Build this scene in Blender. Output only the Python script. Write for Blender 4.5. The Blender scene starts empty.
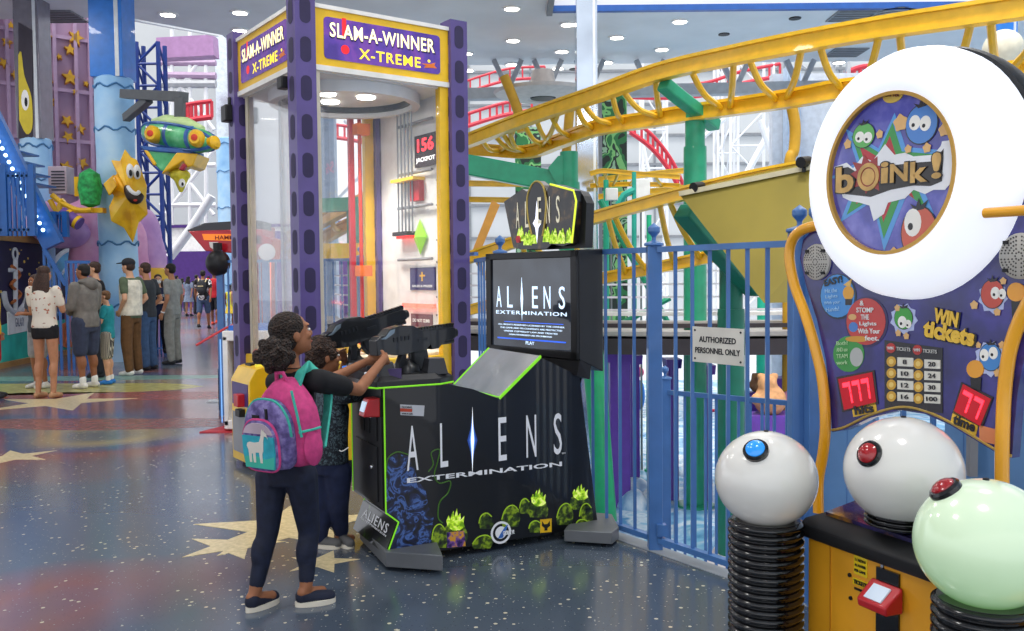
import bpy, math, random
from mathutils import Vector as V, Matrix
C = bpy.context.scene.collection
PI = math.pi
RND = random.Random(7)
# ---------------------------------------------------------------- camera measures
F_ = 900.; TH = math.atan(38.5/F_); RL = .01; CH = 1.5
_c, _s, _cr, _sr = math.cos(TH), math.sin(TH), math.cos(RL), math.sin(RL)
FW = V((0, _c, -_s)); _U0 = V((0, _s, _c)); _R0 = V((1, 0, 0))
CR = _R0*_cr - _U0*_sr; CU = _R0*_sr + _U0*_cr
def ray(px, py): return FW + CR*((px-512)/F_) + CU*((315.5-py)/F_)
def P(px, py, Y):
    d = ray(px, py); return V((0, 0, CH)) + d*(Y/d.y)
def G(px, py, z=0.):
    d = ray(px, py); return V((0, 0, CH)) + d*((z-CH)/d.z)
def on_plane(px, py, A, n):
    d = ray(px, py); A = V(A); n = V(n); o = V((0, 0, CH))
    return o + d*((A-o).dot(n)/d.dot(n))
# ---------------------------------------------------------------- materials
MATS = {}
def lin(c):
    if isinstance(c, str):
        c = tuple(int(c[i:i+2], 16)/255 for i in (0, 2, 4))
    return tuple((x/12.92 if x <= .04045 else ((x+.055)/1.055)**2.4) for x in c[:3]) + (1,)
def mat(hexc, rough=.5, metal=0., emit=0., noise=.06, scale=6., coat=0., trans=0., alpha=1., name=None, bump=0., ecol=None, ior=1.45):
    key = (hexc, rough, metal, emit, noise, scale, coat, trans, alpha, name, bump, ecol)
    if key in MATS: return MATS[key]
    m = bpy.data.materials.new(name or 'paint_'+hexc); m.use_nodes = True
    nt = m.node_tree; b = nt.nodes['Principled BSDF']
    col = lin(hexc)
    b.inputs['Base Color'].default_value = col
    b.inputs['Roughness'].default_value = rough; b.inputs['Metallic'].default_value = metal
    b.inputs['Coat Weight'].default_value = coat
    b.inputs['IOR'].default_value = ior
    b.inputs['Transmission Weight'].default_value = trans
    b.inputs['Alpha'].default_value = alpha
    if emit:
        b.inputs['Emission Color'].default_value = lin(ecol) if ecol else col
        b.inputs['Emission Strength'].default_value = emit
    if noise and not trans:
        tc = nt.nodes.new('ShaderNodeTexCoord'); no = nt.nodes.new('ShaderNodeTexNoise')
        no.inputs['Scale'].default_value = scale; no.inputs['Detail'].default_value = 3
        nt.links.new(tc.outputs['Object'], no.inputs['Vector'])
        rp = nt.nodes.new('ShaderNodeValToRGB')
        rp.color_ramp.elements[0].position = .3; rp.color_ramp.elements[1].position = .7
        rp.color_ramp.elements[0].color = tuple(x*(1-noise*1.6) for x in col[:3])+(1,)
        rp.color_ramp.elements[1].color = tuple(min(1, x*(1+noise*1.6)) for x in col[:3])+(1,)
        nt.links.new(no.outputs['Fac'], rp.inputs['Fac']); nt.links.new(rp.outputs['Color'], b.inputs['Base Color'])
        if bump:
            bp = nt.nodes.new('ShaderNodeBump'); bp.inputs['Strength'].default_value = bump; bp.inputs['Distance'].default_value = .02
            nt.links.new(no.outputs['Fac'], bp.inputs['Height']); nt.links.new(bp.outputs['Normal'], b.inputs['Normal'])
    MATS[key] = m
    return m
def ramp_mat(name, kind, scale, stops, rough=.5, coat=0., vscale=(1, 1, 1), detail=4, distort=0., bump=0., const=False, metal=0.):
    """colour from a noise / voronoi / wave texture through a ramp"""
    m = bpy.data.materials.new(name); m.use_nodes = True; nt = m.node_tree; b = nt.nodes['Principled BSDF']
    tc = nt.nodes.new('ShaderNodeTexCoord'); mp = nt.nodes.new('ShaderNodeMapping'); mp.inputs['Scale'].default_value = vscale
    nt.links.new(tc.outputs['Object'], mp.inputs['Vector'])
    if kind == 'voronoi':
        t = nt.nodes.new('ShaderNodeTexVoronoi'); out = t.outputs['Distance']
    elif kind == 'cells':
        t = nt.nodes.new('ShaderNodeTexVoronoi'); out = t.outputs['Color']
    elif kind == 'wave':
        t = nt.nodes.new('ShaderNodeTexWave'); out = t.outputs['Fac']; t.inputs['Distortion'].default_value = distort
    else:
        t = nt.nodes.new('ShaderNodeTexNoise'); out = t.outputs['Fac']; t.inputs['Detail'].default_value = detail; t.inputs['Distortion'].default_value = distort
    t.inputs['Scale'].default_value = scale
    nt.links.new(mp.outputs['Vector'], t.inputs['Vector'])
    r = nt.nodes.new('ShaderNodeValToRGB')
    if const: r.color_ramp.interpolation = 'CONSTANT'
    e = r.color_ramp.elements
    while len(e) < len(stops): e.new(.5)
    for i, (p, c) in enumerate(stops): e[i].position = p; e[i].color = lin(c)
    nt.links.new(out, r.inputs['Fac']); nt.links.new(r.outputs['Color'], b.inputs['Base Color'])
    b.inputs['Roughness'].default_value = rough; b.inputs['Coat Weight'].default_value = coat; b.inputs['Metallic'].default_value = metal
    if bump:
        bp = nt.nodes.new('ShaderNodeBump'); bp.inputs['Strength'].default_value = bump; bp.inputs['Distance'].default_value = .03
        nt.links.new(out, bp.inputs['Height']); nt.links.new(bp.outputs['Normal'], b.inputs['Normal'])
    return m
def glass(name, tint='ffffff', rough=.0, a=.12):
    """thin clear sheet: mostly see-through with a glossy face"""
    m = bpy.data.materials.new(name); m.use_nodes = True; nt = m.node_tree
    for n in list(nt.nodes): nt.nodes.remove(n)
    o = nt.nodes.new('ShaderNodeOutputMaterial'); mx = nt.nodes.new('ShaderNodeMixShader')
    t = nt.nodes.new('ShaderNodeBsdfTransparent'); g = nt.nodes.new('ShaderNodeBsdfGlossy')
    t.inputs['Color'].default_value = lin(tint); g.inputs['Roughness'].default_value = .03+rough
    f = nt.nodes.new('ShaderNodeFresnel'); f.inputs['IOR'].default_value = 1.45
    ad = nt.nodes.new('ShaderNodeMath'); ad.operation = 'MULTIPLY_ADD'; ad.inputs[1].default_value = .35; ad.inputs[2].default_value = a*.3
    nt.links.new(f.outputs[0], ad.inputs[0]); nt.links.new(ad.outputs[0], mx.inputs[0])
    nt.links.new(t.outputs[0], mx.inputs[1]); nt.links.new(g.outputs[0], mx.inputs[2]); nt.links.new(mx.outputs[0], o.inputs[0])
    return m
# ---------------------------------------------------------------- mesh collector
def basis(d):
    d = d.normalized(); a = V((0, 0, 1)) if abs(d.z) < .9 else V((1, 0, 0))
    x = d.cross(a).normalized(); return x, x.cross(d).normalized()
def frame(o, r, u, n=None):
    """matrix with local x=r, y=u, z=normal"""
    r = V(r).normalized(); u = V(u).normalized(); n = V(n).normalized() if n else r.cross(u).normalized(); o = V(o)
    return Matrix(((r.x, u.x, n.x, o.x), (r.y, u.y, n.y, o.y), (r.z, u.z, n.z, o.z), (0, 0, 0, 1)))
class MB:
    def __init__(s, m=None, M=None): s.v = []; s.f = []; s.fm = []; s.mats = []; s.M = M; s.cur = 0; s.use(m) if m else None
    def use(s, m):
        if m not in s.mats: s.mats.append(m)
        s.cur = s.mats.index(m); return s
    def add(s, vs, fs, M=None):
        b = len(s.v)
        for p in vs:
            p = V(p)
            if M is not None: p = M @ p
            if s.M is not None: p = s.M @ p
            s.v.append(p)
        for f in fs: s.f.append([b+i for i in f]); s.fm.append(s.cur)
        return s
    def box(s, a, b, M=None):
        x0, y0, z0 = a; x1, y1, z1 = b
        vs = [(x, y, z) for z in (z0, z1) for y in (y0, y1) for x in (x0, x1)]
        return s.add(vs, [(0, 2, 3, 1), (4, 5, 7, 6), (0, 1, 5, 4), (2, 6, 7, 3), (0, 4, 6, 2), (1, 3, 7, 5)], M)
    def cbox(s, c, d, M=None):
        return s.box([c[i]-d[i]/2 for i in range(3)], [c[i]+d[i]/2 for i in range(3)], M)
    def hexa(s, pts, M=None):
        """eight corners: four of one end, four of the other"""
        return s.add(pts, [(0, 3, 2, 1), (4, 5, 6, 7), (0, 1, 5, 4), (1, 2, 6, 5), (2, 3, 7, 6), (3, 0, 4, 7)], M)
    def beam(s, p, q, w, h, up=(0, 0, 1)):
        p = V(p); q = V(q); d = (q-p).normalized(); r = d.cross(V(up)).normalized(); u = r.cross(d).normalized()
        c = lambda o: [o-r*w/2-u*h/2, o+r*w/2-u*h/2, o+r*w/2+u*h/2, o-r*w/2+u*h/2]
        return s.hexa(c(p)+c(q))
    def sweep(s, pts, prof, up=(0, 0, 1)):
        """prof: list of (r, u) offsets, swept along pts"""
        pts = [V(p) for p in pts]; n = len(prof); vs = []; fs = []
        for i, p in enumerate(pts):
            d = (pts[min(i+1, len(pts)-1)]-pts[max(i-1, 0)]).normalized(); r = d.cross(V(up)).normalized(); u = r.cross(d).normalized()
            vs += [p+r*a+u*b for a, b in prof]
        for i in range(len(pts)-1):
            for j in range(n):
                k = (j+1) % n; fs.append((i*n+j, i*n+k, (i+1)*n+k, (i+1)*n+j))
        fs.append(tuple(range(n))[::-1]); fs.append(tuple((len(pts)-1)*n+j for j in range(n)))
        return s.add(vs, fs)
    def tube(s, pts, r, n=8, M=None, closed=False):
        pts = [V(p) for p in pts]; L = len(pts); rs = r if isinstance(r, (list, tuple)) else [r]*L; vs = []; fs = []; px = None
        for i, p in enumerate(pts):
            if closed: d = pts[(i+1) % L]-pts[i-1]
            else: d = pts[min(i+1, L-1)]-pts[max(i-1, 0)]
            d.normalize()
            if px is None: x, y = basis(d)
            else:
                x = (px-d*px.dot(d)).normalized(); y = x.cross(d).normalized()
            px = x
            vs += [p+(x*math.cos(2*PI*k/n)+y*math.sin(2*PI*k/n))*rs[i] for k in range(n)]
        for i in range(L if closed else L-1):
            j = (i+1) % L
            for k in range(n): q = (k+1) % n; fs.append((i*n+k, i*n+q, j*n+q, j*n+k))
        if not closed: fs.append(tuple(range(n))[::-1]); fs.append(tuple((L-1)*n+k for k in range(n)))
        return s.add(vs, fs, M)
    def lathe(s, prof, n=24, M=None, sx=1, sy=1):
        vs = []; fs = []
        for r, z in prof: vs += [(r*sx*math.cos(2*PI*k/n), r*sy*math.sin(2*PI*k/n), z) for k in range(n)]
        for i in range(len(prof)-1):
            for k in range(n): q = (k+1) % n; fs.append((i*n+k, i*n+q, (i+1)*n+q, (i+1)*n+k))
        if prof[0][0] > 1e-5: fs.append(tuple(range(n))[::-1])
        if prof[-1][0] > 1e-5: fs.append(tuple((len(prof)-1)*n+k for k in range(n)))
        return s.add(vs, fs, M)
    def ell(s, c, r, n=12, M=None, rot=None):
        """ellipsoid"""
        rx, ry, rz = (r, r, r) if isinstance(r, (int, float)) else r
        vs = []; fs = []; c = V(c); m = max(6, n//2+2)
        for i in range(m+1):
            t = PI*i/m
            for k in range(n):
                p = V((rx*math.sin(t)*math.cos(2*PI*k/n), ry*math.sin(t)*math.sin(2*PI*k/n), -rz*math.cos(t)))
                if rot is not None: p = rot @ p
                vs.append(c+p)
        for i in range(m):
            for k in range(n): q = (k+1) % n; fs.append((i*n+k, i*n+q, (i+1)*n+q, (i+1)*n+k))
        return s.add(vs, fs, M)
    def prism(s, poly, z0, z1, M=None):
        n = len(poly); vs = [(x, y, z0) for x, y in poly]+[(x, y, z1) for x, y in poly]
        a = sum(poly[i][0]*poly[(i+1) % n][1]-poly[(i+1) % n][0]*poly[i][1] for i in range(n))
        t = tuple(range(n)); fs = [t[::-1], tuple(n+i for i in t)]+[(i, (i+1) % n, n+(i+1) % n, n+i) for i in range(n)]
        if a < 0: fs = [f[::-1] for f in fs]
        return s.add(vs, fs, M)
    def ring(s, c, r0, r1, z0, z1, n=24, M=None, a0=0, a1=2*PI, sy=1):
        """flat annulus sector with thickness"""
        full = abs(a1-a0-2*PI) < 1e-6; k = n if full else n+1; vs = []; fs = []
        for i in range(k):
            a = a0+(a1-a0)*i/n; ca, sa = math.cos(a), math.sin(a)*sy
            vs += [(c[0]+r0*ca, c[1]+r0*sa, z0), (c[0]+r1*ca, c[1]+r1*sa, z0), (c[0]+r1*ca, c[1]+r1*sa, z1), (c[0]+r0*ca, c[1]+r0*sa, z1)]
        for i in range(n):
            b = i*4; d = ((i+1) % k)*4
            for j in range(4): l = (j+1) % 4; fs.append((b+j, d+j, d+l, b+l))
        if not full: fs.append((0, 1, 2, 3)); fs.append((k*4-1, k*4-2, k*4-3, k*4-4))
        return s.add(vs, fs, M)
    def build(s, name, parent=None, label=None, cat=None, group=None, kind=None, bev=0., ang=38, flat=False, origin=None):
        me = bpy.data.meshes.new(name)
        if parent is not None: off = ROOT[parent]
        elif origin is not None: off = V(origin)
        else:
            xs = [p.x for p in s.v]; ys = [p.y for p in s.v]; zs = [p.z for p in s.v]
            off = V(((min(xs)+max(xs))/2, (min(ys)+max(ys))/2, min(zs)))
        me.from_pydata([p-off for p in s.v], [], s.f)
        for m in s.mats: me.materials.append(m)
        me.polygons.foreach_set('material_index', s.fm)
        me.validate(); me.update()
        if not flat:
            me.polygons.foreach_set('use_smooth', [True]*len(me.polygons)); me.set_sharp_from_angle(angle=math.radians(ang))
        o = bpy.data.objects.new(name, me); C.objects.link(o)
        if parent is not None: o.parent = parent
        else: o.location = off
        ROOT[o] = off
        if bev:
            b = o.modifiers.new('b', 'BEVEL'); b.width = bev; b.segments = 2; b.limit_method = 'ANGLE'; b.angle_limit = math.radians(40)
        return tag(o, label, cat, group, kind)
ROOT = {}
def tag(o, label=None, cat=None, group=None, kind=None):
    if label: o['label'] = label
    if cat: o['category'] = cat
    if group: o['group'] = group
    if kind: o['kind'] = kind
    return o
def thing(name, loc, label, cat, group=None, kind=None):
    o = bpy.data.objects.new(name, None); C.objects.link(o); o.location = loc; o.empty_display_size = .1
    ROOT[o] = V(loc); return tag(o, label, cat, group, kind)
def kids(o): return [c for c in bpy.data.objects if c.parent == o]
def copy_tree(o, parent=None):
    c = o.copy(); C.objects.link(c); c.parent = parent; ROOT[c] = ROOT[o]
    for ch in kids(o): copy_tree(ch, c)
    return c
def struct(mb, name, **k): return mb.build(name, kind='structure', **k)
def text(parent, s, o, r, u, h, m, w=None, weight=0., shear=0., depth=.0015, name='lettering', lift=.001, align='CENTER', sp=1., lab=None):
    """solid letters on a surface: o centre, r right, u up; cap height h, fitted to width w"""
    cu = bpy.data.curves.new('t', 'FONT'); cu.body = s; cu.size = 1; cu.extrude = .5; cu.offset = weight; cu.shear = shear
    cu.align_x = 'LEFT'; cu.space_character = sp; cu.resolution_u = 3
    t = bpy.data.objects.new('t', cu); C.objects.link(t); bpy.context.view_layer.update()
    me = bpy.data.meshes.new_from_object(t.evaluated_get(bpy.context.evaluated_depsgraph_get()))
    bpy.data.objects.remove(t); bpy.data.curves.remove(cu)
    xs = [v.co.x for v in me.vertices]; ys = [v.co.y for v in me.vertices]
    if not xs: return None
    x0, x1 = min(xs), max(xs); y0, y1 = min(ys), max(ys)
    sy = h/(y1-y0); sx = (w/(x1-x0)) if w else sy
    Mx = frame(o, r, u)
    cx = (x0+x1)/2 if align == 'CENTER' else x0
    off = ROOT[parent]
    for v in me.vertices:
        v.co = (Mx @ V(((v.co.x-cx)*sx, (v.co.y-(y0+y1)/2)*sy, (v.co.z+.5)*depth+lift)))-off
    me.materials.clear(); me.materials.append(m); me.name = name
    ob = bpy.data.objects.new(name, me); C.objects.link(ob); ob.parent = parent; ROOT[ob] = off
    if lab: ob['label'] = lab
    return ob
def star_poly(n, R, r, rot=PI/2, cx=0, cy=0, sy=1, jit=0):
    out = []
    for i in range(2*n):
        q = (R if i % 2 == 0 else r)*(1+(RND.uniform(-jit, jit) if jit else 0)); a = rot+PI*i/n
        out.append((cx+q*math.cos(a), cy+q*math.sin(a)*sy))
    return out
def circ(r, n=24, cx=0, cy=0, sy=1): return [(cx+r*math.cos(2*PI*i/n), cy+r*sy*math.sin(2*PI*i/n)) for i in range(n)]
def catmull(pts, k=6):
    pts = [V(p) for p in pts]; out = []
    for i in range(len(pts)-1):
        p0 = pts[max(i-1, 0)]; p1 = pts[i]; p2 = pts[i+1]; p3 = pts[min(i+2, len(pts)-1)]
        for j in range(k):
            t = j/k
            out.append(.5*((2*p1)+(p2-p0)*t+(2*p0-5*p1+4*p2-p3)*t*t+(3*p1-p0-3*p2+p3)*t*t*t))
    return out+[pts[-1]]
def cat2(pts, k=6): return [(p.x, p.y) for p in catmull([V((a, b, 0)) for a, b in pts], k)]
def remesh(parts, voxel, name, m, parent, smooth=6, lab=None):
    """fuse overlapping volumes into one continuous skin"""
    me = bpy.data.meshes.new('r'); me.from_pydata([p for p in parts.v], [], parts.f); me.validate()
    o = bpy.data.objects.new('r', me); C.objects.link(o)
    r = o.modifiers.new('r', 'REMESH'); r.mode = 'VOXEL'; r.voxel_size = voxel; r.adaptivity = 0
    if smooth:
        q = o.modifiers.new('s', 'SMOOTH'); q.iterations = smooth; q.factor = .5
    bpy.context.view_layer.update()
    out = bpy.data.meshes.new_from_object(o.evaluated_get(bpy.context.evaluated_depsgraph_get()))
    bpy.data.objects.remove(o); bpy.data.meshes.remove(me)
    off = ROOT[parent]
    for v in out.vertices: v.co -= off
    out.materials.clear(); out.materials.append(m); out.polygons.foreach_set('use_smooth', [True]*len(out.polygons)); out.name = name
    ob = bpy.data.objects.new(name, out); C.objects.link(ob); ob.parent = parent; ROOT[ob] = off
    if lab: ob['label'] = lab
    return ob
EXPO = .5; WORLD = 1.0; LAMP = 60; RING_E = .75
# ================================================================ camera, world, light
cam = bpy.data.cameras.new('camera'); co = bpy.data.objects.new('camera', cam); C.objects.link(co)
cam.sensor_width = 36; cam.lens = 36*F_/1024; cam.clip_end = 300
M4 = Matrix(((CR.x, CU.x, -FW.x, 0), (CR.y, CU.y, -FW.y, 0), (CR.z, CU.z, -FW.z, CH), (0, 0, 0, 1)))
co.matrix_world = M4; bpy.context.scene.camera = co
S = bpy.context.scene
S.view_settings.view_transform = 'Standard'; S.view_settings.look = 'None'; S.view_settings.gamma = 1; S.view_settings.use_curve_mapping = False
S.view_settings.exposure = EXPO
w = bpy.data.worlds.new('world'); S.world = w; w.use_nodes = True
nt = w.node_tree; bg = nt.nodes['Background']
tc = nt.nodes.new('ShaderNodeTexCoord'); sp = nt.nodes.new('ShaderNodeSeparateXYZ'); rp = nt.nodes.new('ShaderNodeValToRGB')
nt.links.new(tc.outputs['Generated'], sp.inputs[0]); nt.links.new(sp.outputs['Z'], rp.inputs['Fac'])
rp.color_ramp.elements[0].position = .0; rp.color_ramp.elements[0].color = (.80, .84, .92, 1)
rp.color_ramp.elements[1].position = .5; rp.color_ramp.elements[1].color = (.97, .98, 1.0, 1)
nt.links.new(rp.outputs['Color'], bg.inputs['Color']); bg.inputs['Strength'].default_value = WORLD
def lamp(name, kind, loc, power, size=1., col=(1, 1, 1), to=None, sy=None):
    l = bpy.data.lights.new(name, kind); l.energy = power; l.color = col
    if kind == 'AREA':
        l.size = size
        if sy: l.shape = 'RECTANGLE'; l.size_y = sy
    if kind == 'SPOT': l.spot_size = 1.9; l.spot_blend = .6; l.shadow_soft_size = .15
    if kind == 'SUN': l.angle = size
    o = bpy.data.objects.new(name, l); C.objects.link(o); o.location = loc
    if to is not None: o.rotation_euler = (V(to)-V(loc)).to_track_quat('-Z', 'Y').to_euler()
    return o
lamp('daylight', 'SUN', (0, 0, 20), 2.2, .25, (1, .98, .94), to=(3, 6, 0))
# hall lighting rig: ceiling fixtures outside the frame light the near floor
for i, (x, y) in enumerate([(-4.5, 2.5), (.3, 1.2), (-2.0, 5.2), (-7, 8.5), (-4, 12.5), (2.5, 5.0), (-9, 14.5), (4.5, 9.5)]):
    lamp('ceiling_fixture', 'AREA', (x, y, 6.7), LAMP, .9, (1, .97, .92), to=(x, y, 0))
# ================================================================ palette
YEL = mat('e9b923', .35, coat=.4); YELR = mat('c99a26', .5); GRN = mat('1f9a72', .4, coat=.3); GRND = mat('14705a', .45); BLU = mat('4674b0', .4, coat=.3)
BLUD = mat('2a5fae', .4); PUR = mat('574884', .45, coat=.2); PURD = mat('2a2148', .6); YPANEL = mat('f0bf18', .4, coat=.3)
BLK = mat('101114', .45, noise=.1); BLKG = mat('0b0c0f', .22, coat=.5); RUB = mat('1a1a1c', .6); GRY = mat('8a8c90', .5); LGRY = mat('b9bcc0', .5)
WHT = mat('f2f1ee', .45); OFFW = mat('e6e1d6', .5); CHR = mat('d8dadd', .15, 1.); MIR = mat('c9d4e2', .12, .9, noise=.15, scale=.8); STEEL = mat('8e9196', .35, .8)
RED = mat('c3202a', .4, coat=.3); LIME = mat('7ed321', .5, emit=.35); ORG = mat('e8772a', .5); TEAL = mat('2fae9c', .6); PINK = mat('d8498c', .7)
# ================================================================ ground
def floor_mat():
    m = bpy.data.materials.new('terrazzo'); m.use_nodes = True; nt = m.node_tree; b = nt.nodes['Principled BSDF']; N = nt.nodes.new; L = nt.links.new
    tc = N('ShaderNodeTexCoord')
    n1 = N('ShaderNodeTexNoise'); n1.inputs['Scale'].default_value = .28; n1.inputs['Detail'].default_value = 1; L(tc.outputs['Object'], n1.inputs['Vector'])
    r1 = N('ShaderNodeValToRGB'); e = r1.color_ramp.elements
    e[0].position = .30; e[0].color = lin('5a6880'); e[1].position = .48; e[1].color = lin('626d7c')
    x = e.new(.55); x.color = lin('96605c'); x = e.new(.60); x.color = lin('566688'); x = e.new(.67); x.color = lin('a89a78'); x = e.new(.72); x.color = lin('636e7a')
    L(n1.outputs['Fac'], r1.inputs['Fac'])
    sx = N('ShaderNodeSeparateXYZ'); L(tc.outputs['Object'], sx.inputs[0])
    mr = N('ShaderNodeMapRange'); mr.inputs[1].default_value = -.5; mr.inputs[2].default_value = -3.; mr.inputs[3].default_value = 0; mr.inputs[4].default_value = 1
    L(sx.outputs['X'], mr.inputs[0])
    base = N('ShaderNodeMix'); base.data_type = 'RGBA'; base.inputs[6].default_value = lin('4a5562'); L(mr.outputs[0], base.inputs[0]); L(r1.outputs['Color'], base.inputs[7])
    prev = base.outputs[2]
    for sc, th, col in ((24, .22, 'cfc8ae'), (60, .2, '9ea39e'), (90, .2, '262d38')):
        v = N('ShaderNodeTexVoronoi'); v.inputs['Scale'].default_value = sc; v.inputs['Randomness'].default_value = 1; L(tc.outputs['Object'], v.inputs['Vector'])
        lt = N('ShaderNodeMath'); lt.operation = 'LESS_THAN'; lt.inputs[1].default_value = th; L(v.outputs['Distance'], lt.inputs[0])
        vs = N('ShaderNodeSeparateColor'); L(v.outputs['Color'], vs.inputs[0])
        gt = N('ShaderNodeMath'); gt.operation = 'GREATER_THAN'; gt.inputs[1].default_value = .8; L(vs.outputs[0], gt.inputs[0])
        mu = N('ShaderNodeMath'); mu.operation = 'MULTIPLY'; L(lt.outputs[0], mu.inputs[0]); L(gt.outputs[0], mu.inputs[1])
        mx = N('ShaderNodeMix'); mx.data_type = 'RGBA'; L(mu.outputs[0], mx.inputs[0]); L(prev, mx.inputs[6]); mx.inputs[7].default_value = lin(col); prev = mx.outputs[2]
    L(prev, b.inputs['Base Color'])
    n2 = N('ShaderNodeTexNoise'); n2.inputs['Scale'].default_value = 1.3; L(tc.outputs['Object'], n2.inputs['Vector'])
    mr2 = N('ShaderNodeMapRange'); mr2.inputs[3].default_value = .10; mr2.inputs[4].default_value = .24; L(n2.outputs['Fac'], mr2.inputs[0]); L(mr2.outputs[0], b.inputs['Roughness'])
    bp = N('ShaderNodeBump'); bp.inputs['Strength'].default_value = .06; bp.inputs['Distance'].default_value = .02; L(n2.outputs['Fac'], bp.inputs['Height']); L(bp.outputs['Normal'], b.inputs['Normal'])
    b.inputs['Specular IOR Level'].default_value = .75
    return m
TERR = floor_mat()
# fence line: (.772,4.882) running (.566,-.825)
FA = V((.772, 4.882, 0)); FD = V((.566, -.825, 0)).normalized()
fl = MB(TERR)
c0 = FA+FD*9; c1 = FA-FD*1.5; c2 = V((-.30, 7.65, 0)); c3 = V((-1.05, 9.35, 0)); c4 = V((-3.2, 9.9, 0))
fpoly = [(-30, -6), (c0.x, c0.y), (c1.x, c1.y), (c2.x, c2.y), (c3.x, c3.y), (c4.x, c4.y), (-4.2, 14), (-5.2, 24), (-6.5, 60), (-60, 60)]
fl.prism(fpoly, -.12, 0); struct(fl, 'floor', origin=(0, 0, 0))
kb = MB(mat('9aa0a6', .5))
for a, b in ((c0, c1), (c1, c2), (c2, c3), (c3, c4)): kb.beam(V((a.x, a.y, -.5)), V((b.x, b.y, -.5)), .10, 1.01)
struct(kb, 'trim_1')
pit = ramp_mat('pit_water_glints', 'noise', 1.1, [(.30, '4d8fc4'), (.46, '86bfe4'), (.56, 'd3e6f2'), (.66, '5f9fd0')], rough=.18, distort=1.5, bump=.5)  # pale ramp stop puts the water's white highlights into the colour
pf = MB(pit); pf.box((-8, -6, -2.2), (30, 30, -2.0)); struct(pf, 'floor_pit', origin=(0, 0, 0))
pc = MB(mat('c9c2c4', .5, noise=.08)); pc.prism([(1.5, 3), (1.75, 9.2), (3.0, 12.5), (9, 13), (9, 3)], -2.0, -1.94); struct(pc, 'floor_pit_walk')
# inlaid stars of the floor
STC = mat('dccba0', .25, noise=.1, scale=30)
stars = [(14, 457, .36, .9, 5), (232, 545, .30, .2, 5), (291, 527, .62, .5, 5), (60, 402, .9, .3, 5), (262, 568, .0, 0, 5)]
for i, (px, py, R, rot, n) in enumerate(stars):
    if not R: continue
    g = G(px, py); q = MB(STC); q.prism([(g.x+a, g.y+b) for a, b in star_poly(n, R, R*.38, rot)], 0, .0015+.0007*i); struct(q, 'trim_%d' % (i+2))
g = G(322, 562); q = MB(STC); q.prism([(g.x+a, g.y+b) for a, b in star_poly(5, .2, .08, .2)], 0, .0015); struct(q, 'trim_9')
bands = [(20, 388, 2.6, .5, 'b9b36a'), (60, 378, 3.0, .25, '7fa59a'), (150, 395, 2.4, .3, '9a5a55'), (110, 423, 1.6, .28, '8d5f5c')]
for i, (px, py, rx, ry, c) in enumerate(bands):
    g = G(px, py); q = MB(mat(c, .25, noise=.15, scale=9)); q.prism(cat2([(g.x+rx*math.cos(t*PI/4)*(1+.2*math.sin(t*3)), g.y+ry*math.sin(t*PI/4)*(1.3+.4*math.cos(t*2))) for t in range(8)]+[(g.x+rx, g.y)], 4)[:-1], 0, .001); struct(q, 'trim_%d' % (10+i))
# ================================================================ ceiling, downlights, vents
CZ = 7.0
CEIL = mat('e8e7e8', .8, noise=.03, scale=1.)
ce = MB(CEIL)
a_, b_ = G(125, 17, CZ), G(222, 35, CZ); ce.prism([(-30, -6), (.9, -6), (.9, 23.6), (b_.x, 23.6), (b_.x, b_.y), (a_.x, a_.y), (-14, 19.2), (-30, 19.2)], CZ, CZ+.35); ce.box((.9, 19.0, CZ), (30, 23.6, CZ+.35)); ce.box((9.9, -6, CZ), (30, 19.0, CZ+.35)); ce.box((.9, -6, CZ), (9.9, 6.0, CZ+.35))
struct(ce, 'ceiling', origin=(0, 0, CZ))
tr = MB(BLUD); tr.box((.86, 18.86, CZ-.02), (9.9, 19.0, CZ+.10)); tr.use(GRY); tr.box((.78, 6, CZ-.08), (.9, 19.0, CZ+.3)); struct(tr, 'trim_20')
LITE = mat('fff8ea', .5, emit=9.0, noise=0)
dl = [(168, 14), (240, 12), (512, 8), (513, 40), (512, 64), (568, 24), (562, 51), (558, 68), (466, 53), (468, 70), (617, 37), (607, 62), (588, 73), (680, 21), (662, 49), (650, 67), (764, 47), (702, 60), (826, 32), (839, 62), (896, 55), (240, 30)]
proto = None
for px, py in dl:
    g = G(px, py, CZ)
    if proto is None:
        proto = thing('downlight', (0, 0, 0), 'round recessed downlight in the grey ceiling', 'ceiling light', 'recessed downlights in the ceiling')
        MB(WHT).ring((0, 0), .15, .2, -.03, -.001, 20).build('trim_ring', proto)
        q = MB(LITE); q.lathe([(.0, -.018), (.15, -.018), (.15, -.001)], 18); q.build('lens', proto)
        o = proto
    else: o = copy_tree(proto)
    o.location = g
vt = thing('ceiling_vent', G(890, 15, CZ), 'round slotted air vent in the ceiling at upper right', 'vent')
q = MB(mat('9a9b9e', .6)); b_ = ROOT[vt]
for k in range(4): q.ring((b_.x, b_.y), .12+.13*k, .20+.13*k, CZ-.05+.01*k, CZ-.001, 24)
q.build('louvre', vt)
q = MB(BLK); q.ring((b_.x, b_.y), .0, .6, CZ-.012, CZ-.0005, 24); q.build('backing', vt)
for k, (px, py, lab) in enumerate([(852, 15, 'square grey ceiling panel beside the round vent'), (846, 52, 'square grey ceiling panel far below the round vent'), (60, 16, 'square grey ceiling panel above the purple wall')]):
    g = G(px, py, CZ); t = thing('ceiling_panel', g, lab, 'ceiling panel')
    MB(mat('85868a', .6)).box((g.x-.42, g.y-.42, CZ-.03), (g.x+.42, g.y+.42, CZ-.001)).build('plate', t)
    q = MB(mat('6b6c70', .6))
    for j in range(5): q.box((g.x-.38, g.y-.34+j*.17-.02, CZ-.04), (g.x+.38, g.y-.34+j*.17+.02, CZ-.03))
    q.build('louvre', t)
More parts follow.
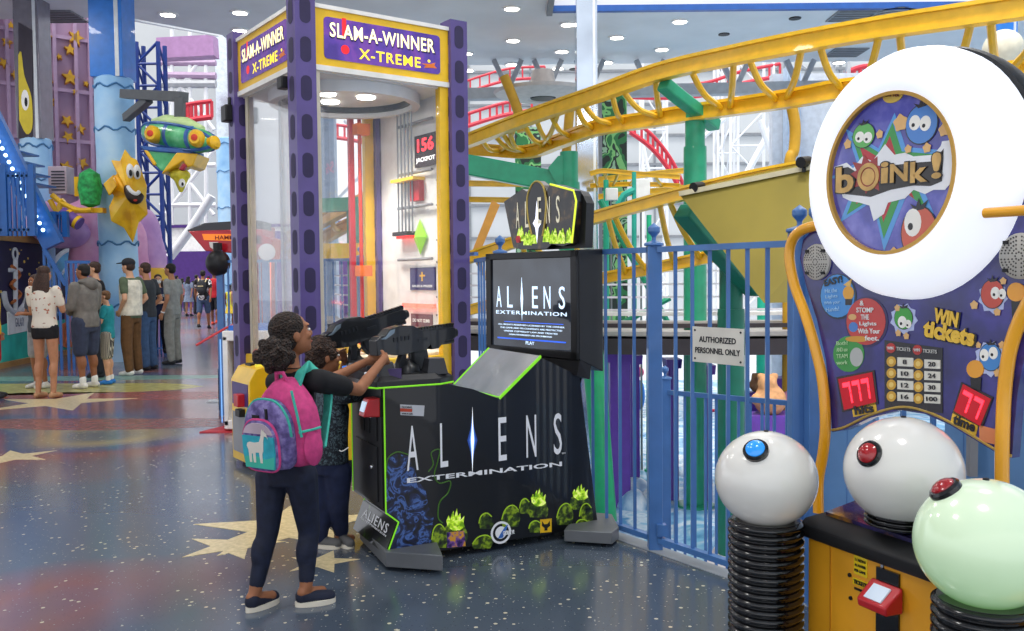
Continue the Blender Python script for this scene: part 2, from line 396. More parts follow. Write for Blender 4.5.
for k, (px, py) in enumerate([(724, 34), (795, 18), (574, 69), (843, 42)]):
    g = G(px, py, CZ); MB(BLK).lathe([(.13, -.02), (.13, 0)], 14, Matrix.Translation(g)).build('ceiling_speaker', None, 'small dark round speaker in the ceiling', 'speaker', 'dark ceiling speakers')
# ================================================================ blue fence
def fence_post(parent, p, z0, z1, w=.07, name='post'):
    q = MB(BLU); q.cbox((p.x, p.y, (z0+z1)/2), (w, w, z1-z0)); q.lathe([(w*.72, 0), (w*.72, .015), (.012, .03), (.012, .05), (.034, .075), (.034, .1), (.0, .125)], 12, Matrix.Translation((p.x, p.y, z1)))
    return q.build(name, parent, bev=.004)
def fence_run(parent, a, b, zb, zt, pitch=.125, r=.009, rail=.035, skip=0.):
    d = (b-a); L = d.length; u = d/L; n = int(L/pitch)
    for z in (zb, zt):
        q = MB(BLU); q.beam(V((a.x, a.y, z)), V((b.x, b.y, z)), .04, .03); q.build('rail', parent)
    for k in range(1, n+1):
        p = a+u*(L*k/(n+1)); q = MB(BLU); q.cbox((p.x, p.y, (zb+zt)/2), (r*2, r*2, zt-zb)); q.build('baluster', parent)
zt = 1.64
f = thing('metal_fence', V((.772, 4.882, 0)), 'tall blue metal bar fence with ball finials behind the sign and the shooting game', 'fence')
FB = FA+FD*.93
fence_post(f, FA, .0, zt+.02, .075)
fence_run(f, FA+FD*.04, FB-FD*.04, .06, zt)
fence_run(f, c1, FA-FD*.04, .06, zt, .13)
fence_post(f, c1, 0, zt+.02)
fence_run(f, c2, c1, .06, zt, .2)
q = MB(BLU); q.cbox(((FA+FD*.05).x, (FA+FD*.05).y, .12), (.05, .05, .06)); q.build('hinge', f)
f = thing('metal_fence', V((-1.05, 9.3, 0)), 'blue metal bar fence seen through the glass of the tall prize machine', 'fence')
for t in (0, .25, .5, .75, 1): fence_post(f, c3+(c4-c3)*t, 0, 1.72)
fence_run(f, c3, c4, .06, 1.7, .10); fence_run(f, c2, c3, .06, 1.7, .2)
f = thing('metal_gate', FB, 'blue sheet metal gate panels behind the round white ball game', 'gate')
for k, (s0, w) in enumerate(((.0, .085), (.09, .085))): fence_post(f, FB+FD*(.02+s0), .0, zt+.05, w)
gp = FB+FD*.30; 
fence_run(f, FB+FD*.15, FB+FD*2.6, .06, 1.55, .13)
q = MB(mat('5c88bb', .45, coat=.2)); q.beam(V(((FB+FD*.16).x, (FB+FD*.16).y, .55)), V(((FB+FD*.42).x, (FB+FD*.42).y, .55)), .02, 1.0); q.beam(V(((FB+FD*.72).x, (FB+FD*.72).y, .52)), V(((FB+FD*2.3).x, (FB+FD*2.3).y, .52)), .02, 1.0); q.build('panel', f)
lp = on_plane(972, 455, FB+V((-.04, -.03, 0)), (FD.y, -FD.x, 0)); q = MB(GRY); q.cbox(lp, (.03, .03, .16)); q.build('latch', f)
# sign on the fence
nrm = V((FD.y, -FD.x, 0)); nrm = nrm if nrm.y < 0 else -nrm
sa = FA+nrm*.03
cs = [on_plane(x, y, sa, nrm) for x, y in ((693, 361), (744, 366), (745, 330), (693, 326))]
ctr = sum(cs, V())/4; rr = ((cs[1]-cs[0])+(cs[2]-cs[3])).normalized(); uu = V((0, 0, 1)); rr.z = 0; rr.normalize()
w_ = (cs[1]-cs[0]).length; h_ = (cs[3]-cs[0]).length
Fm = frame(ctr, rr, uu)
sg = thing('fence_sign', ctr, 'off white rectangular sign wired to the blue fence', 'sign')
q = MB(mat('d9d6cc', .45), Fm); q.box((-w_/2, -h_/2, 0), (w_/2, h_/2, .005)); q.build('plate', sg)
q = MB(BLK, Fm)
for x in (-1, 1):
    for y in (-1, 1): q.lathe([(.006, .005), (.005, .008)], 8, Matrix.Translation((x*(w_/2-.018), y*(h_/2-.018), 0)))
q.build('screw', sg)
fo = Fm.translation+Fm.to_3x3()@V((0, 0, .005))
text(sg, 'AUTHORIZED', fo+uu*.028, rr, uu, .030, mat('23262b', .6), w=w_*.72, weight=.02)
text(sg, 'PERSONNEL ONLY', fo-uu*.028, rr, uu, .030, mat('23262b', .6), w=w_*.88, weight=.02)

# ================================================================ BALL GAME
BU = V((.414, -.91, 0)).normalized(); BN = V((-BU.y, BU.x, 0)); BN = BN if BN.x < 0 else -BN   # right along panel, towards the player
BO = V((1.138, 2.575, 0)); ZU = V((0, 0, 1))
bg_ = thing('ball_stomp_game', BO, 'ball stomping ticket game with big round white light ring and three white balls', 'arcade game')
def bp(px, py, off=0.):
    p = on_plane(px, py, BO+BN*off, BN)-BO; return (p.dot(BU), p.z)
BM = frame(BO, BU, ZU, BN)
PNL = ramp_mat('night_blue_print', 'noise', 7, [(.3, '1c1a50'), (.5, '2b2a78'), (.62, '3a3590'), (.72, '241f62')], rough=.25, coat=.6)
outl = [(803, 240), (800, 258), (806, 285), (817, 320), (826, 360), (830, 400), (832, 432), (845, 430), (870, 418), (900, 410), (925, 414), (950, 425), (975, 440), (1000, 455), (1012, 458), (1014, 430), (1018, 390), (1026, 350), (1042, 310), (1058, 270), (1062, 230), (1040, 190), (900, 180), (826, 215)]
pp = [bp(*a) for a in outl]
q = MB(PNL, BM); q.prism(pp, -.03, 0); panel = q.build('back_panel', bg_)
# gold line around the panel foot
ft = [bp(*a) for a in ((832, 430), (845, 427), (870, 415), (900, 407), (925, 411), (950, 422), (975, 437), (1000, 452), (1012, 456))]
q = MB(mat('b99a4a', .35), BM); q.tube([V((a, b, .001)) for a, b in cat2(ft)], .004, 6); q.build('gold_line', bg_)
# bent yellow side tubes, running down into the base
YT = mat('f0a91c', .3, coat=.6)
lt_ = [bp(*a) for a in ((822, 512), (822, 480), (827, 450), (829, 420), (826, 380), (818, 345), (808, 312), (798, 285), (793, 258), (796, 240), (806, 230), (822, 225))]
rt_ = [bp(*a) for a in ((1006, 490), (1006, 460), (1007, 420), (1009, 385), (1014, 350), (1024, 320), (1040, 290), (1056, 262), (1064, 240), (1058, 220), (1040, 208))]
for pts, lab in ((lt_, None), (rt_, None)):
    q = MB(YT, BM); q.tube([V((a, b, .015)) for a, b in cat2(pts)], .0175, 12); q.build('side_tube', bg_)
rtop = bp(1015, 214); q = MB(YT, BM); q.tube([V((rtop[0]-.0, rtop[1], .11)), V((rtop[0]+.12, rtop[1]-.0, .10))], .013, 10); q.build('ring_bracket', bg_)
# dark backing behind the ring, ring lamp, art disc
rc = bp(886.5, 173.5, .10); RC = V((rc[0], rc[1]))
rw = (bp(830, 172, .10)[0]-bp(961, 172, .10)[0]); RA = .222
RINGL = mat('c9cdd6', .3, emit=RING_E, noise=0)
MR = BM @ Matrix.Translation((rc[0]+.0, rc[1], 0))
q = MB(RINGL, MR)
q.lathe([(.336, -.06), (.350, -.03), (.354, .0), (.348, .04), (.330, .075), (.300, .100), (.266, .112), (.24, .110), (RA+.004, .10), (RA+.002, .085)], 64)
q.build('light_ring', bg_)
q = MB(BLK, MR); q.lathe([(.352, -.11), (.358, -.07), (.354, -.05), (.34, -.05)], 64); q.build('ring_backing', bg_)
q = MB(mat('c79b4a', .3, metal=.3), MR); q.ring((0, 0), RA-.006, RA+.004, .088, .104, 64); q.build('gold_rim', bg_)
ART = ramp_mat('space_print', 'noise', 9, [(.3, '2d2f8a'), (.5, '4a4cb0'), (.66, '7a78cf'), (.75, '3c3c9c')], rough=.12, coat=.8)
q = MB(ART, MR); q.lathe([(RA, .07), (RA, .09), (.0, .0901)], 48); art = q.build('art_disc', bg_)
def apx(px, py):
    """pixel on the art disc -> ring local x, y"""
    p = on_plane(px, py, BO+BN*.09, BN)-BO; return (p.dot(BU)-rc[0], p.z-rc[1])
def dec(poly, m, z0, z1, MM=MR, parent=None, name='print', **k):
    q = MB(m, MM); q.prism(poly, z0, z1); return q.build(name, parent or art, flat=True, **k)
Z = lambda x, y: (820+x*.2852, 80+y*.2852)     # coordinates read off a close look at the disc
def A_(pts): return [apx(*Z(*p)) for p in pts]
PR = lambda h: mat(h, .25, noise=.04, coat=.4)
ST = [('5a9fe0', 1.0), ('3a9a4c', .84), ('b8303a', .62)]
stp = [(262, 115), (300, 235), (470, 250), (345, 340), (400, 470), (305, 400), (225, 600), (185, 425), (70, 500), (130, 345), (30, 345), (130, 290), (90, 170), (205, 240)]
cxs, cys = 220, 330
for i, (h, k) in enumerate(ST):
    dec(A_([(cxs+(a-cxs)*k, cys+(b-cys)*k) for a, b in stp]), PR(h), .0902, .0906+i*.0004, name='star_burst')
pl = [(52, 305), (95, 290), (118, 310), (150, 268), (185, 285), (230, 225), (262, 262), (300, 255), (330, 268), (400, 262), (425, 232), (430, 215), (482, 208), (470, 350), (440, 385), (400, 385), (370, 400), (330, 385), (300, 415), (240, 430), (225, 470), (190, 495), (175, 440), (140, 430), (110, 425), (82, 412)]
dec(A_(pl), PR('eceef2'), .0916, .092, name='white_burst')
pl2 = [(62, 312), (100, 305), (125, 320), (160, 300), (250, 300), (330, 290), (400, 285), (432, 245), (436, 240), (430, 355), (390, 372), (330, 370), (250, 385), (180, 410), (90, 400)]
dec(A_(pl2), PR('2a2625'), .092, .0924, name='dark_burst')
dec(A_([(172+70*a, 330+70*b) for a, b in star_poly(9, 1.0, .62, .3)]), PR('9a3030'), .0924, .0928, name='red_burst')
GOLD = mat('c9a365', .3, metal=.35, noise=.15, scale=20)
MRR = MR.to_3x3(); mo = MR.translation
def at_art(px, py, z): a, b = apx(*Z(px, py)); return MR @ V((a, b, z))
def art_text(s, px, py, h, wpx, m, tilt=0., **k):
    a = apx(*Z(px-wpx/2, py+tilt*wpx/2)); b = apx(*Z(px+wpx/2, py-tilt*wpx/2)); r = V((b[0]-a[0], b[1]-a[1], 0)); w = r.length; r.normalize()
    u = V((-r.y, r.x, 0)); hh = abs(apx(*Z(px, py-h/2))[1]-apx(*Z(px, py+h/2))[1])
    return text(art, s, at_art(px, py, .0928), MRR@r, MRR@u, hh, m, w=w, **k)
OUTK = PR('141214')
for s, px, py, h, wpx in (('b', 92, 350, 92, 62), ('i', 232, 325, 74, 26), ('N', 282, 325, 66, 62), ('k', 352, 322, 74, 60), ('!', 414, 300, 92, 34)):
    art_text(s, px, py, h+8, wpx+10, OUTK, tilt=.12, weight=.05, name='letter_shadow')
    art_text(s, px, py, h, wpx, GOLD, tilt=.12, weight=.03, depth=.003, name='letter')
a, b = apx(*Z(172, 340)); q = MB(GOLD, MR); q.ring((a, b), .028, .040, .0928, .0948, 24); q.ring((a, b), .0, .024, .0928, .094, 24); q.build('letter', art)
# three round cheering ball figures
def blob(px, py, rx, ry, h, eyes, MM=None, cvt=None, parent=None, z=.0928, hair=True, hands=()):
    cvt = cvt or (lambda x, y: apx(*Z(x, y))); MM = MM or MR; parent = parent or art
    c_ = cvt(px, py); e = cvt(px+rx, py); g = cvt(px, py-ry); a = abs(e[0]-c_[0]); b = abs(g[1]-c_[1])
    q = MB(PR('2a2a30'), MM); q.prism([(c_[0]+1.06*a*math.cos(t*PI/12), c_[1]+1.06*b*math.sin(t*PI/12)) for t in range(24)], z-.001, z-.0002)
    q.use(PR(h)); q.prism([(c_[0]+a*math.cos(t*PI/12), c_[1]+b*math.sin(t*PI/12)) for t in range(24)], z-.0004, z+.0004); fg = q.build('ball_figure', parent, flat=True)
    q = MB(PR('f4f2ea'), MM)
    for ex, ey, er in eyes:
        t_ = cvt(ex, ey); q.prism([(t_[0]+er*a*math.cos(t*PI/8), t_[1]+er*b*1.1*math.sin(t*PI/8)) for t in range(16)], z+.0004, z+.0008)
        q.use(PR('16161a')); q.prism([(t_[0]-er*a*.25+er*.3*a*math.cos(t*PI/5), t_[1]-er*b*.3+er*.3*b*math.sin(t*PI/5)) for t in range(10)], z+.0008, z+.0012); q.use(PR('f4f2ea'))
    q.build('eyes', fg, flat=True) if parent is not art or True else None
    if hair:
        q = MB(PR('1c1c26'), MM); q.prism([(c_[0]+x*a, c_[1]+b*(y)) for x, y in ((-.2, .85), (-.5, 1.15), (-.15, 1.02), (0, 1.35), (.12, 1.05), (.55, 1.25), (.3, .9))], z+.0002, z+.0007); q.build('hair', fg, flat=True)
    for hx, hy, hr in hands:
        q = MB(PR('e3b472'), MM)
        t_ = cvt(hx, hy); k = star_poly(5, hr*.9, hr*.7, .4)
        q.prism([(t_[0]+u, t_[1]+v) for u, v in cat2(k+[k[0]], 3)[:-1]], z, z+.0008)
        q.build('hand', fg, flat=True)
blob(155, 195, 38, 42, '5fb35a', [(142, 200, .42), (170, 202, .42)], hands=[(100, 225, .017), (212, 190, .015)])
blob(358, 155, 56, 68, '4d86cf', [(335, 150, .36), (372, 152, .36)], hands=[(285, 150, .028), (438, 175, .02), (378, 238, .016), (312, 242, .014)])
blob(348, 535, 62, 90, 'd0604a', [(328, 500, .5)], hands=[(262, 605, .018), (392, 560, .018)])
q = MB(PR('d9b646'), MR)
a, b = apx(*Z(258, 52)); q.prism([(a+.036*math.cos(t*PI/12), b+.022*math.sin(t*PI/12)) for t in range(24)], .0905, .0925); q.build('badge', art, flat=True)
art_text('BAY TEK', 258, 52, 13, 50, PR('7a1f1f'), weight=.02)
# ---- printed panel furniture
def pd(poly_px, m, z=.001, name='print', parent=None, **k): return dec([bp(*a) for a in poly_px], m, 0, z, BM, parent or panel, name, **k)
def pcirc(px, py, rx, ry, n=24): return [(px+rx*math.cos(2*PI*i/n), py+ry*math.sin(2*PI*i/n)) for i in range(n)]
def ptext(s, px, py, h, wpx, m, tilt=0., z=.0015, **k):
    a = bp(px-wpx/2, py+tilt*wpx/2); b = bp(px+wpx/2, py-tilt*wpx/2); r = V((b[0]-a[0], b[1]-a[1], 0)); w = r.length; r.normalize(); u = V((-r.y, r.x, 0))
    c_ = bp(px, py); hh = abs(bp(px, py-h/2)[1]-bp(px, py+h/2)[1]); R3 = BM.to_3x3()
    return text(panel, s, BM@V((c_[0], c_[1], z)), R3@r, R3@u, hh, m, w=w, **k)
SPK = mat('b9b6ae', .5)
for px, py, rx, ry in ((818, 262, 15, 19), (1022, 256, 15, 20)):
    t_ = bp(px, py); r_ = .058; q = MB(SPK, BM); q.lathe([(r_, 0), (r_, .008), (r_*.9, .012), (0, .012)], 28, Matrix.Translation((t_[0], t_[1], 0))); sp_ = q.build('speaker_grille', bg_)
    q = MB(mat('4c4a48', .7), BM)
    for i in range(5):
        for j in range(8*(i+1)):
            if (j*4 % (8*(i+1))) < (i > 0): continue
            an = 2*PI*j/(8*(i+1)); q.prism(circ(.0026, 6, t_[0]+.0098*(i+1)*math.cos(an), t_[1]+.0098*(i+1)*math.sin(an)), .012, .0125)
    q.build('holes', sp_, flat=True)
    q = MB(BLK, BM)
    for i in range(4):
        an = PI/4+i*PI/2; q.cbox((t_[0]+.05*math.cos(an), t_[1]+.05*math.sin(an), .012), (.014, .009, .008))
    q.build('clip', sp_)
WT = PR('eef0ee'); YT2 = PR('f0c23a')
pd(pcirc(838.5, 296.5, 18.5, 23), PR('16243c'), .0012); pd(pcirc(838, 296, 17, 21.5), PR('3f8fd6'), .002, 'disc_print')
ptext('EASY!', 834, 281, 7, 18, PR('101014'), .25, .0025, weight=.03)
for i, (s, w) in enumerate((('Hit the', 12), ('Lights', 12), ('With your', 16), ('Hands!', 13))): ptext(s, 832+i*.5, 290.5+i*6.2, 4.2, w, PR('a9d6f5'), .1, .0025)
pd(pcirc(849, 293, 5.5, 7), PR('e5a42c'), .003); pd([(844, 285), (852, 279), (851, 287)], PR('e8b95a'), .0031); pd([(846, 299), (853, 299), (852, 305), (846, 305)], PR('18181c'), .0031)
pd(pcirc(867, 322, 21.5, 25.5), PR('2c2456'), .0014); pd(pcirc(866.5, 321.5, 19.5, 23.5), PR('c6403c'), .0024, 'disc_print')
for i, (s, w, x) in enumerate((('&', 4, 863), ('STOMP', 17, 866), ('THE', 8, 866), ('Lights', 17, 869), ('With Your', 22, 870), ('feet.', 14, 873))): ptext(s, x, 303+i*7, 5, w, WT, 0, .003, weight=.01)
pd(pcirc(854, 327, 4.5, 5), PR('4a7fc8'), .003); pd(pcirc(858, 339, 12, 3), PR('d69a32'), .003); pd(pcirc(853, 317, 4, 3), PR('e0b070'), .0028)
pd(pcirc(849, 354, 15.5, 18), PR('3b9a45'), .0015, 'disc_print'); pd(pcirc(857, 357, 6.5, 9.5), PR('b9bcb8'), .0025)
for i, s in enumerate(('Both!', 'AND use', 'TEAM', 'work')): ptext(s, 843, 343+i*6.5, 4, 11, PR('bfe6b0'), .05, .0025)
cv = lambda x, y: bp(x, y)
def glow(px, py, r):
    dec([bp(px+r*1.0*a, py+r*1.15*b) for a, b in star_poly(9, 1.0, .82, .1)], PR('b9c4ec'), 0, .0008, BM, panel, 'glow_print')
glow(904, 319, 14); blob(904, 318, 9, 11, '3aa23c', [(903, 322, .5), (909, 324, .35)], BM, cv, panel, .0025, True, [(898, 308, .012), (899, 333, .012), (907, 336, .012)])
glow(993, 297, 15); blob(993, 294, 11.5, 14, 'c94a38', [(996, 293, .4), (1003, 294, .34)], BM, cv, panel, .0025, True, [(975, 305, .014), (1004, 281, .011), (998, 312, .012)])
glow(990, 359, 16); blob(991, 357, 11, 13.5, '3f86cc', [(985, 355, .42), (994, 353, .42)], BM, cv, panel, .0025, True, [(1003, 345, .012), (979, 345, .01), (998, 373, .012)])
for x, y, r in ((1017, 292, 9), (976, 369, 8.5)):
    pd(pcirc(x, y, r, r*1.05), PR('e8a030'), .004); pd([(x-5, y+r), (x+6, y+r), (x+5, y+r+22 if x > 1000 else y+r+14), (x-4, y+r+18 if x > 1000 else y+r+14)], PR('17171b'), .003)
ptext('WIN', 947.5, 318, 17, 26, PR('141018'), -.22, .0012, weight=.07); ptext('WIN', 947, 317.5, 15, 24, YT2, -.22, .003, weight=.05)
ptext('tickets', 950, 333, 20, 54, PR('141018'), -.2, .0012, weight=.07); ptext('tickets', 949.5, 332.5, 18, 51, YT2, -.2, .003, weight=.05)
# ticket table
pd([(885, 340), (943, 348), (943, 413), (885, 409)], PR('26262c'), .002, 'table_print')
for cx_ in (891.5, 918):
    pd(pcirc(cx_, 348+(cx_-891)*.07, 4.6, 5), PR('b8302c'), .003)
    ptext('WIN', cx_, 348+(cx_-891)*.07, 3, 6, WT, 0, .0035); ptext('TICKETS', cx_+13, 349+(cx_-891)*.08, 3.6, 14, PR('d9d9d4'), -.08, .0032)
for i in range(4):
    for j, (cx_, cw) in enumerate(((892, 0), (919, 0))):
        y = 361.5+i*11.6+j*2.2
        pd([(cx_+6, y-4.4), (cx_+22, y-3.6), (cx_+22, y+5.2), (cx_+6, y+4.4)], PR('e4e2d6'), .003); pd(pcirc(cx_, y, 4.7, 5.2), PR('d6a437'), .0032); pd(pcirc(cx_, y, 2.4, 2.7), PR('f0d070'), .0036)
        ptext([['8', '10', '12', '16'], ['20', '24', '30', '100']][j][i], cx_+14, y+.4, 4.6, 4 if (j == 0 and i == 0) else (11 if (i == 3 and j) else 7.5), PR('26262a'), -.04, .0034, weight=.02)
# red digit displays
LEDB = mat('b01020', .3, emit=.25, noise=0); LEDS = mat('ff2a3c', .3, emit=2.2, noise=0)
SEG = {'7': 'abc', '0': 'abcdef'}
def digits(corners, s, name, lab):
    """corners TL TR BR BL in pixels; seven-segment digits inside"""
    pd([(corners[0][0]-2, corners[0][1]-2), (corners[1][0]+2, corners[1][1]-2), (corners[2][0]+2, corners[2][1]+2), (corners[3][0]-2, corners[3][1]+2)], PR('2b2026'), .003)
    d = pd(corners, LEDB, .0042, name, bg_, label=lab); TL, TR_, BR, BL = [V((a, b, 0)) for a, b in corners]
    def uv(u, v): p = TL.lerp(TR_, u).lerp(BL.lerp(BR, u), v); return (p.x, p.y)
    q = MB(LEDS, BM); n = len(s)
    for i, ch in enumerate(s):
        x0 = .10+i*.82/n; x1 = x0+.82/n*.78; xm = (x1-x0)*.2
        R_ = {'a': (x0, x1, .16, .30), 'b': (x1-xm, x1, .30, .50), 'c': (x1-xm, x1, .53, .84), 'f': (x0, x0+xm, .30, .5), 'g': (x0, x1, .46, .56), 'e': (x0, x0+xm, .53, .84), 'd': (x0, x1, .74, .86)}
        for k in SEG[ch] if ch in SEG else 'abcfg': 
            a, b, c_, d_ = R_[k]; q.prism([bp(*uv(*t)) for t in ((a, c_), (b, c_), (b, d_), (a, d_))], .0042, .0052)
    q.build('digits', d, flat=True)
digits([(839, 379), (873, 372), (877, 402), (845, 410)], '777', 'hits_display', 'red lit three digit hits display')
digits([(964, 384), (992, 399), (981, 426), (955, 411)], '77', 'time_display', 'red lit two digit time display')
pd([(852, 405), (876, 400), (877, 412), (854, 417)], YT2, .003); ptext('hits', 865, 409, 9, 19, PR('17151a'), .16, .0035, weight=.04)
pd([(954, 410), (979, 423), (976, 436), (951, 423)], YT2, .003); ptext('time', 965.5, 423, 10, 22, PR('17151a'), -.42, .0035, weight=.04)
pd([(980, 425), (999, 430), (999, 445), (980, 441)], PR('e08a5a'), .003)
# ---- cabinet under the panel
CO = V((.926, 2.19, 0)); CM = frame(CO, BU, ZU, BN)
YCAB = mat('eda524', .4, coat=.35, noise=.05)
q = MB(YCAB, CM); q.box((-.285, .06, -.42), (.62, .78, 0)); cab = q.build('cabinet', bg_, bev=.006)
q = MB(mat('c9871a', .5), CM); q.box((-.20, .05, .0), (-.197, .79, .003)); q.box((.145, .05, 0), (.149, .79, .003)); q.build('seam', cab)
q = MB(RUB, CM); q.prism([(-.05, .775), (.015, .78), (.022, .79), (.022, .815), (.0, .83), (-.05, .835), (-.42, .86), (-.42, .775)], -.295, .64, Matrix(((0, 0, 1, 0), (0, 1, 0, 0), (1, 0, 0, 0), (0, 0, 0, 1)))); q.build('bumper_top', bg_, bev=.004)
DK = ramp_mat('deck_print', 'noise', 8, [(.35, '9a6a28'), (.45, '2a2348'), (.6, '3a3570'), (.68, '9a8ac0')], rough=.2, coat=.6)
q = MB(DK, CM); q.hexa([(-.27, .835, -.05), (.62, .835, -.05), (.62, .90, -.42), (-.27, .90, -.42), (-.27, .845, -.05), (.62, .845, -.05), (.62, .91, -.42), (-.27, .91, -.42)]); q.build('deck', bg_)
def cp(px, py, off=0.):
    p = on_plane(px, py, CO+BN*off, BN)-CO; return (p.dot(BU), p.z)
q = MB(BLKG, CM); a = cp(889, 570); b = cp(902, 631); q.box((a[0]-.035, b[1]-.2, 0), (a[0]+.035, a[1]-.0, .006)); q.build('reader_plate', cab)
a = cp(889, 594); q = MB(RED, CM); q.hexa([(a[0]-.05, a[1]-.034, .006), (a[0]+.05, a[1]-.034, .006), (a[0]+.05, a[1]+.03, .006), (a[0]-.05, a[1]+.03, .006), (a[0]-.045, a[1]-.034, .058), (a[0]+.045, a[1]-.034, .058), (a[0]+.045, a[1]-.012, .062), (a[0]-.045, a[1]-.012, .062)]); rd = q.build('card_reader', bg_, bev=.005, label='red card reader with small grey screen')
q = MB(mat('b9c6d6', .2, emit=.25), CM); q.hexa([(a[0]-.026, a[1]-.007, .055), (a[0]+.026, a[1]-.007, .055), (a[0]+.026, a[1]+.02, .02), (a[0]-.026, a[1]+.02, .02), (a[0]-.026, a[1]-.004, .058), (a[0]+.026, a[1]-.004, .058), (a[0]+.026, a[1]+.0235, .023), (a[0]-.026, a[1]+.0235, .023)]); q.build('screen', rd)
a = cp(861, 568); q = MB(PR('f3d21e'), CM); q.box((a[0]-.022, a[1]-.020, .0), (a[0]+.022, a[1]+.030, .002)); stk = q.build('sticker', cab)
for i, s in enumerate(('2 CREDITS', 'ALL PLAYERS', 'PER GAME')): text(cab, s, CM@V((a[0], a[1]+.019-.014*i, .002)), BU, ZU, .007, BLK, w=.036)
a = cp(861, 582); q = MB(PR('f3d21e'), CM); q.box((a[0]-.026, a[1]-.012, .0), (a[0]+.026, a[1]+.006, .002)); q.build('sticker', cab)
text(cab, 'TICKETS', CM@V((a[0], a[1]-.003, .002)), BU, ZU, .011, BLK, w=.042, weight=.03)
for px, py in ((850, 575), (851, 598), (883, 566)):
    a = cp(px, py); q = MB(CHR if px > 880 else BLK, CM); q.lathe([(.006, 0), (.005, .004)], 8, Matrix.Translation((a[0], a[1], 0))); q.build('bolt', cab)
a = cp(860, 590); q = MB(BLK, CM); q.box((a[0]-.018, a[1]-.003, .0), (a[0]+.018, a[1]+.003, .002)); q.build('ticket_slot', cab)
# ---- bellows columns and balls
BALL = mat('e9e7e0', .18, coat=.6, noise=.02)
# the far right ball is lit green from inside its lower half
BALLG = bpy.data.materials.new('green_lit_ball'); BALLG.use_nodes = True; nt = BALLG.node_tree; bs = nt.nodes['Principled BSDF']
tc = nt.nodes.new('ShaderNodeTexCoord'); sx = nt.nodes.new('ShaderNodeSeparateXYZ'); r = nt.nodes.new('ShaderNodeValToRGB'); nt.links.new(tc.outputs['Object'], sx.inputs[0])
mr = nt.nodes.new('ShaderNodeMapRange'); nt.links.new(sx.outputs['Z'], mr.inputs[0]); mr.inputs[1].default_value = .80; mr.inputs[2].default_value = 1.08
nt.links.new(mr.outputs[0], r.inputs['Fac']); r.color_ramp.elements[0].color = lin('7fe060'); r.color_ramp.elements[1].color = lin('dff0d8')
bs.inputs['Base Color'].default_value = lin('d4e6c8'); nt.links.new(r.outputs['Color'], bs.inputs['Emission Color']); bs.inputs['Emission Strength'].default_value = .18; bs.inputs['Roughness'].default_value = .18; bs.inputs['Coat Weight'].default_value = .6
def bellows(c_, r_, z0, z1, n, name='bellows'):
    prof = [(r_*.9, z0)]; st = (z1-z0)/n
    for i in range(n):
        z = z0+st*i; prof += [(r_*.90, z+st*.08), (r_, z+st*.3), (r_*1.01, z+st*.5), (r_, z+st*.7), (r_*.90, z+st*.92)]
    prof.append((r_*.9, z1)); q = MB(BLKG); q.lathe(prof, 36, Matrix.Translation((c_.x, c_.y, 0))); return q.build(name, bg_, ang=60)
def dome_btn(c_, R, to, m, name):
    d = (V(to)-c_).normalized(); x, y = basis(d); Mx = frame(c_+d*(R*.972), x, y, d)
    q = MB(BLKG, Mx); q.lathe([(.034, -.01), (.034, .004), (.030, .009), (.026, .009)], 24); b_ = q.build('button_rim', bg_)
    q = MB(m, Mx); q.lathe([(.027, .004), (.025, .012), (.017, .018), (.007, .021), (0, .0215)], 24); return q.build(name, bg_)
for c_, R, zb, m, sc in ((V((.695, 2.457, .938)), .138, .815, BALL, 1), (V((.99, 2.268, .998)), .144, .885, BALL, 1), (V((.975, 1.841, .94)), .139, .812, BALLG, 1)):
    q = MB(m); q.lathe([(R*math.sin(PI*i/32), -R*.95*math.cos(PI*i/32)) for i in range(33)], 48, Matrix.Translation(c_)); bl = q.build('ball', bg_)
    q = MB(BLK); q.lathe([(.007, 0), (.006, .004), (0, .005)], 10, Matrix.Translation(c_+V((.0, 0, R*.945)))); q.build('cap_screw', bl)
    q = MB(PR('8a8780')); 
    bellows(c_, .102 if R < .141 else .092, .02 if R < .141 else .86, zb+.012, 36 if R < .141 else 3)
def btn_dir(c_, R, px, py):
    """surface point of the ball that is seen at a pixel"""
    d = ray(px, py); o = V((0, 0, CH)); oc = o-c_; A = d.dot(d); B = 2*oc.dot(d); Cc = oc.dot(oc)-R*R; D = max(0, B*B-4*A*Cc); t = (-B-math.sqrt(D))/(2*A); return o+d*t
c_ = V((.695, 2.457, .94)); dome_btn(c_, .140, btn_dir(c_, .140, 755.5, 449.5), mat('1f8fe8', .2, coat=.8, emit=.25), 'blue_button')
c_ = V((.99, 2.268, .998)); dome_btn(c_, .144, btn_dir(c_, .144, 868.5, 453.5), mat('a8141c', .2, coat=.8), 'red_button')
c_ = V((.975, 1.841, .94)); dome_btn(c_, .139, btn_dir(c_, .139, 944, 488), mat('a8141c', .2, coat=.8), 'red_button')
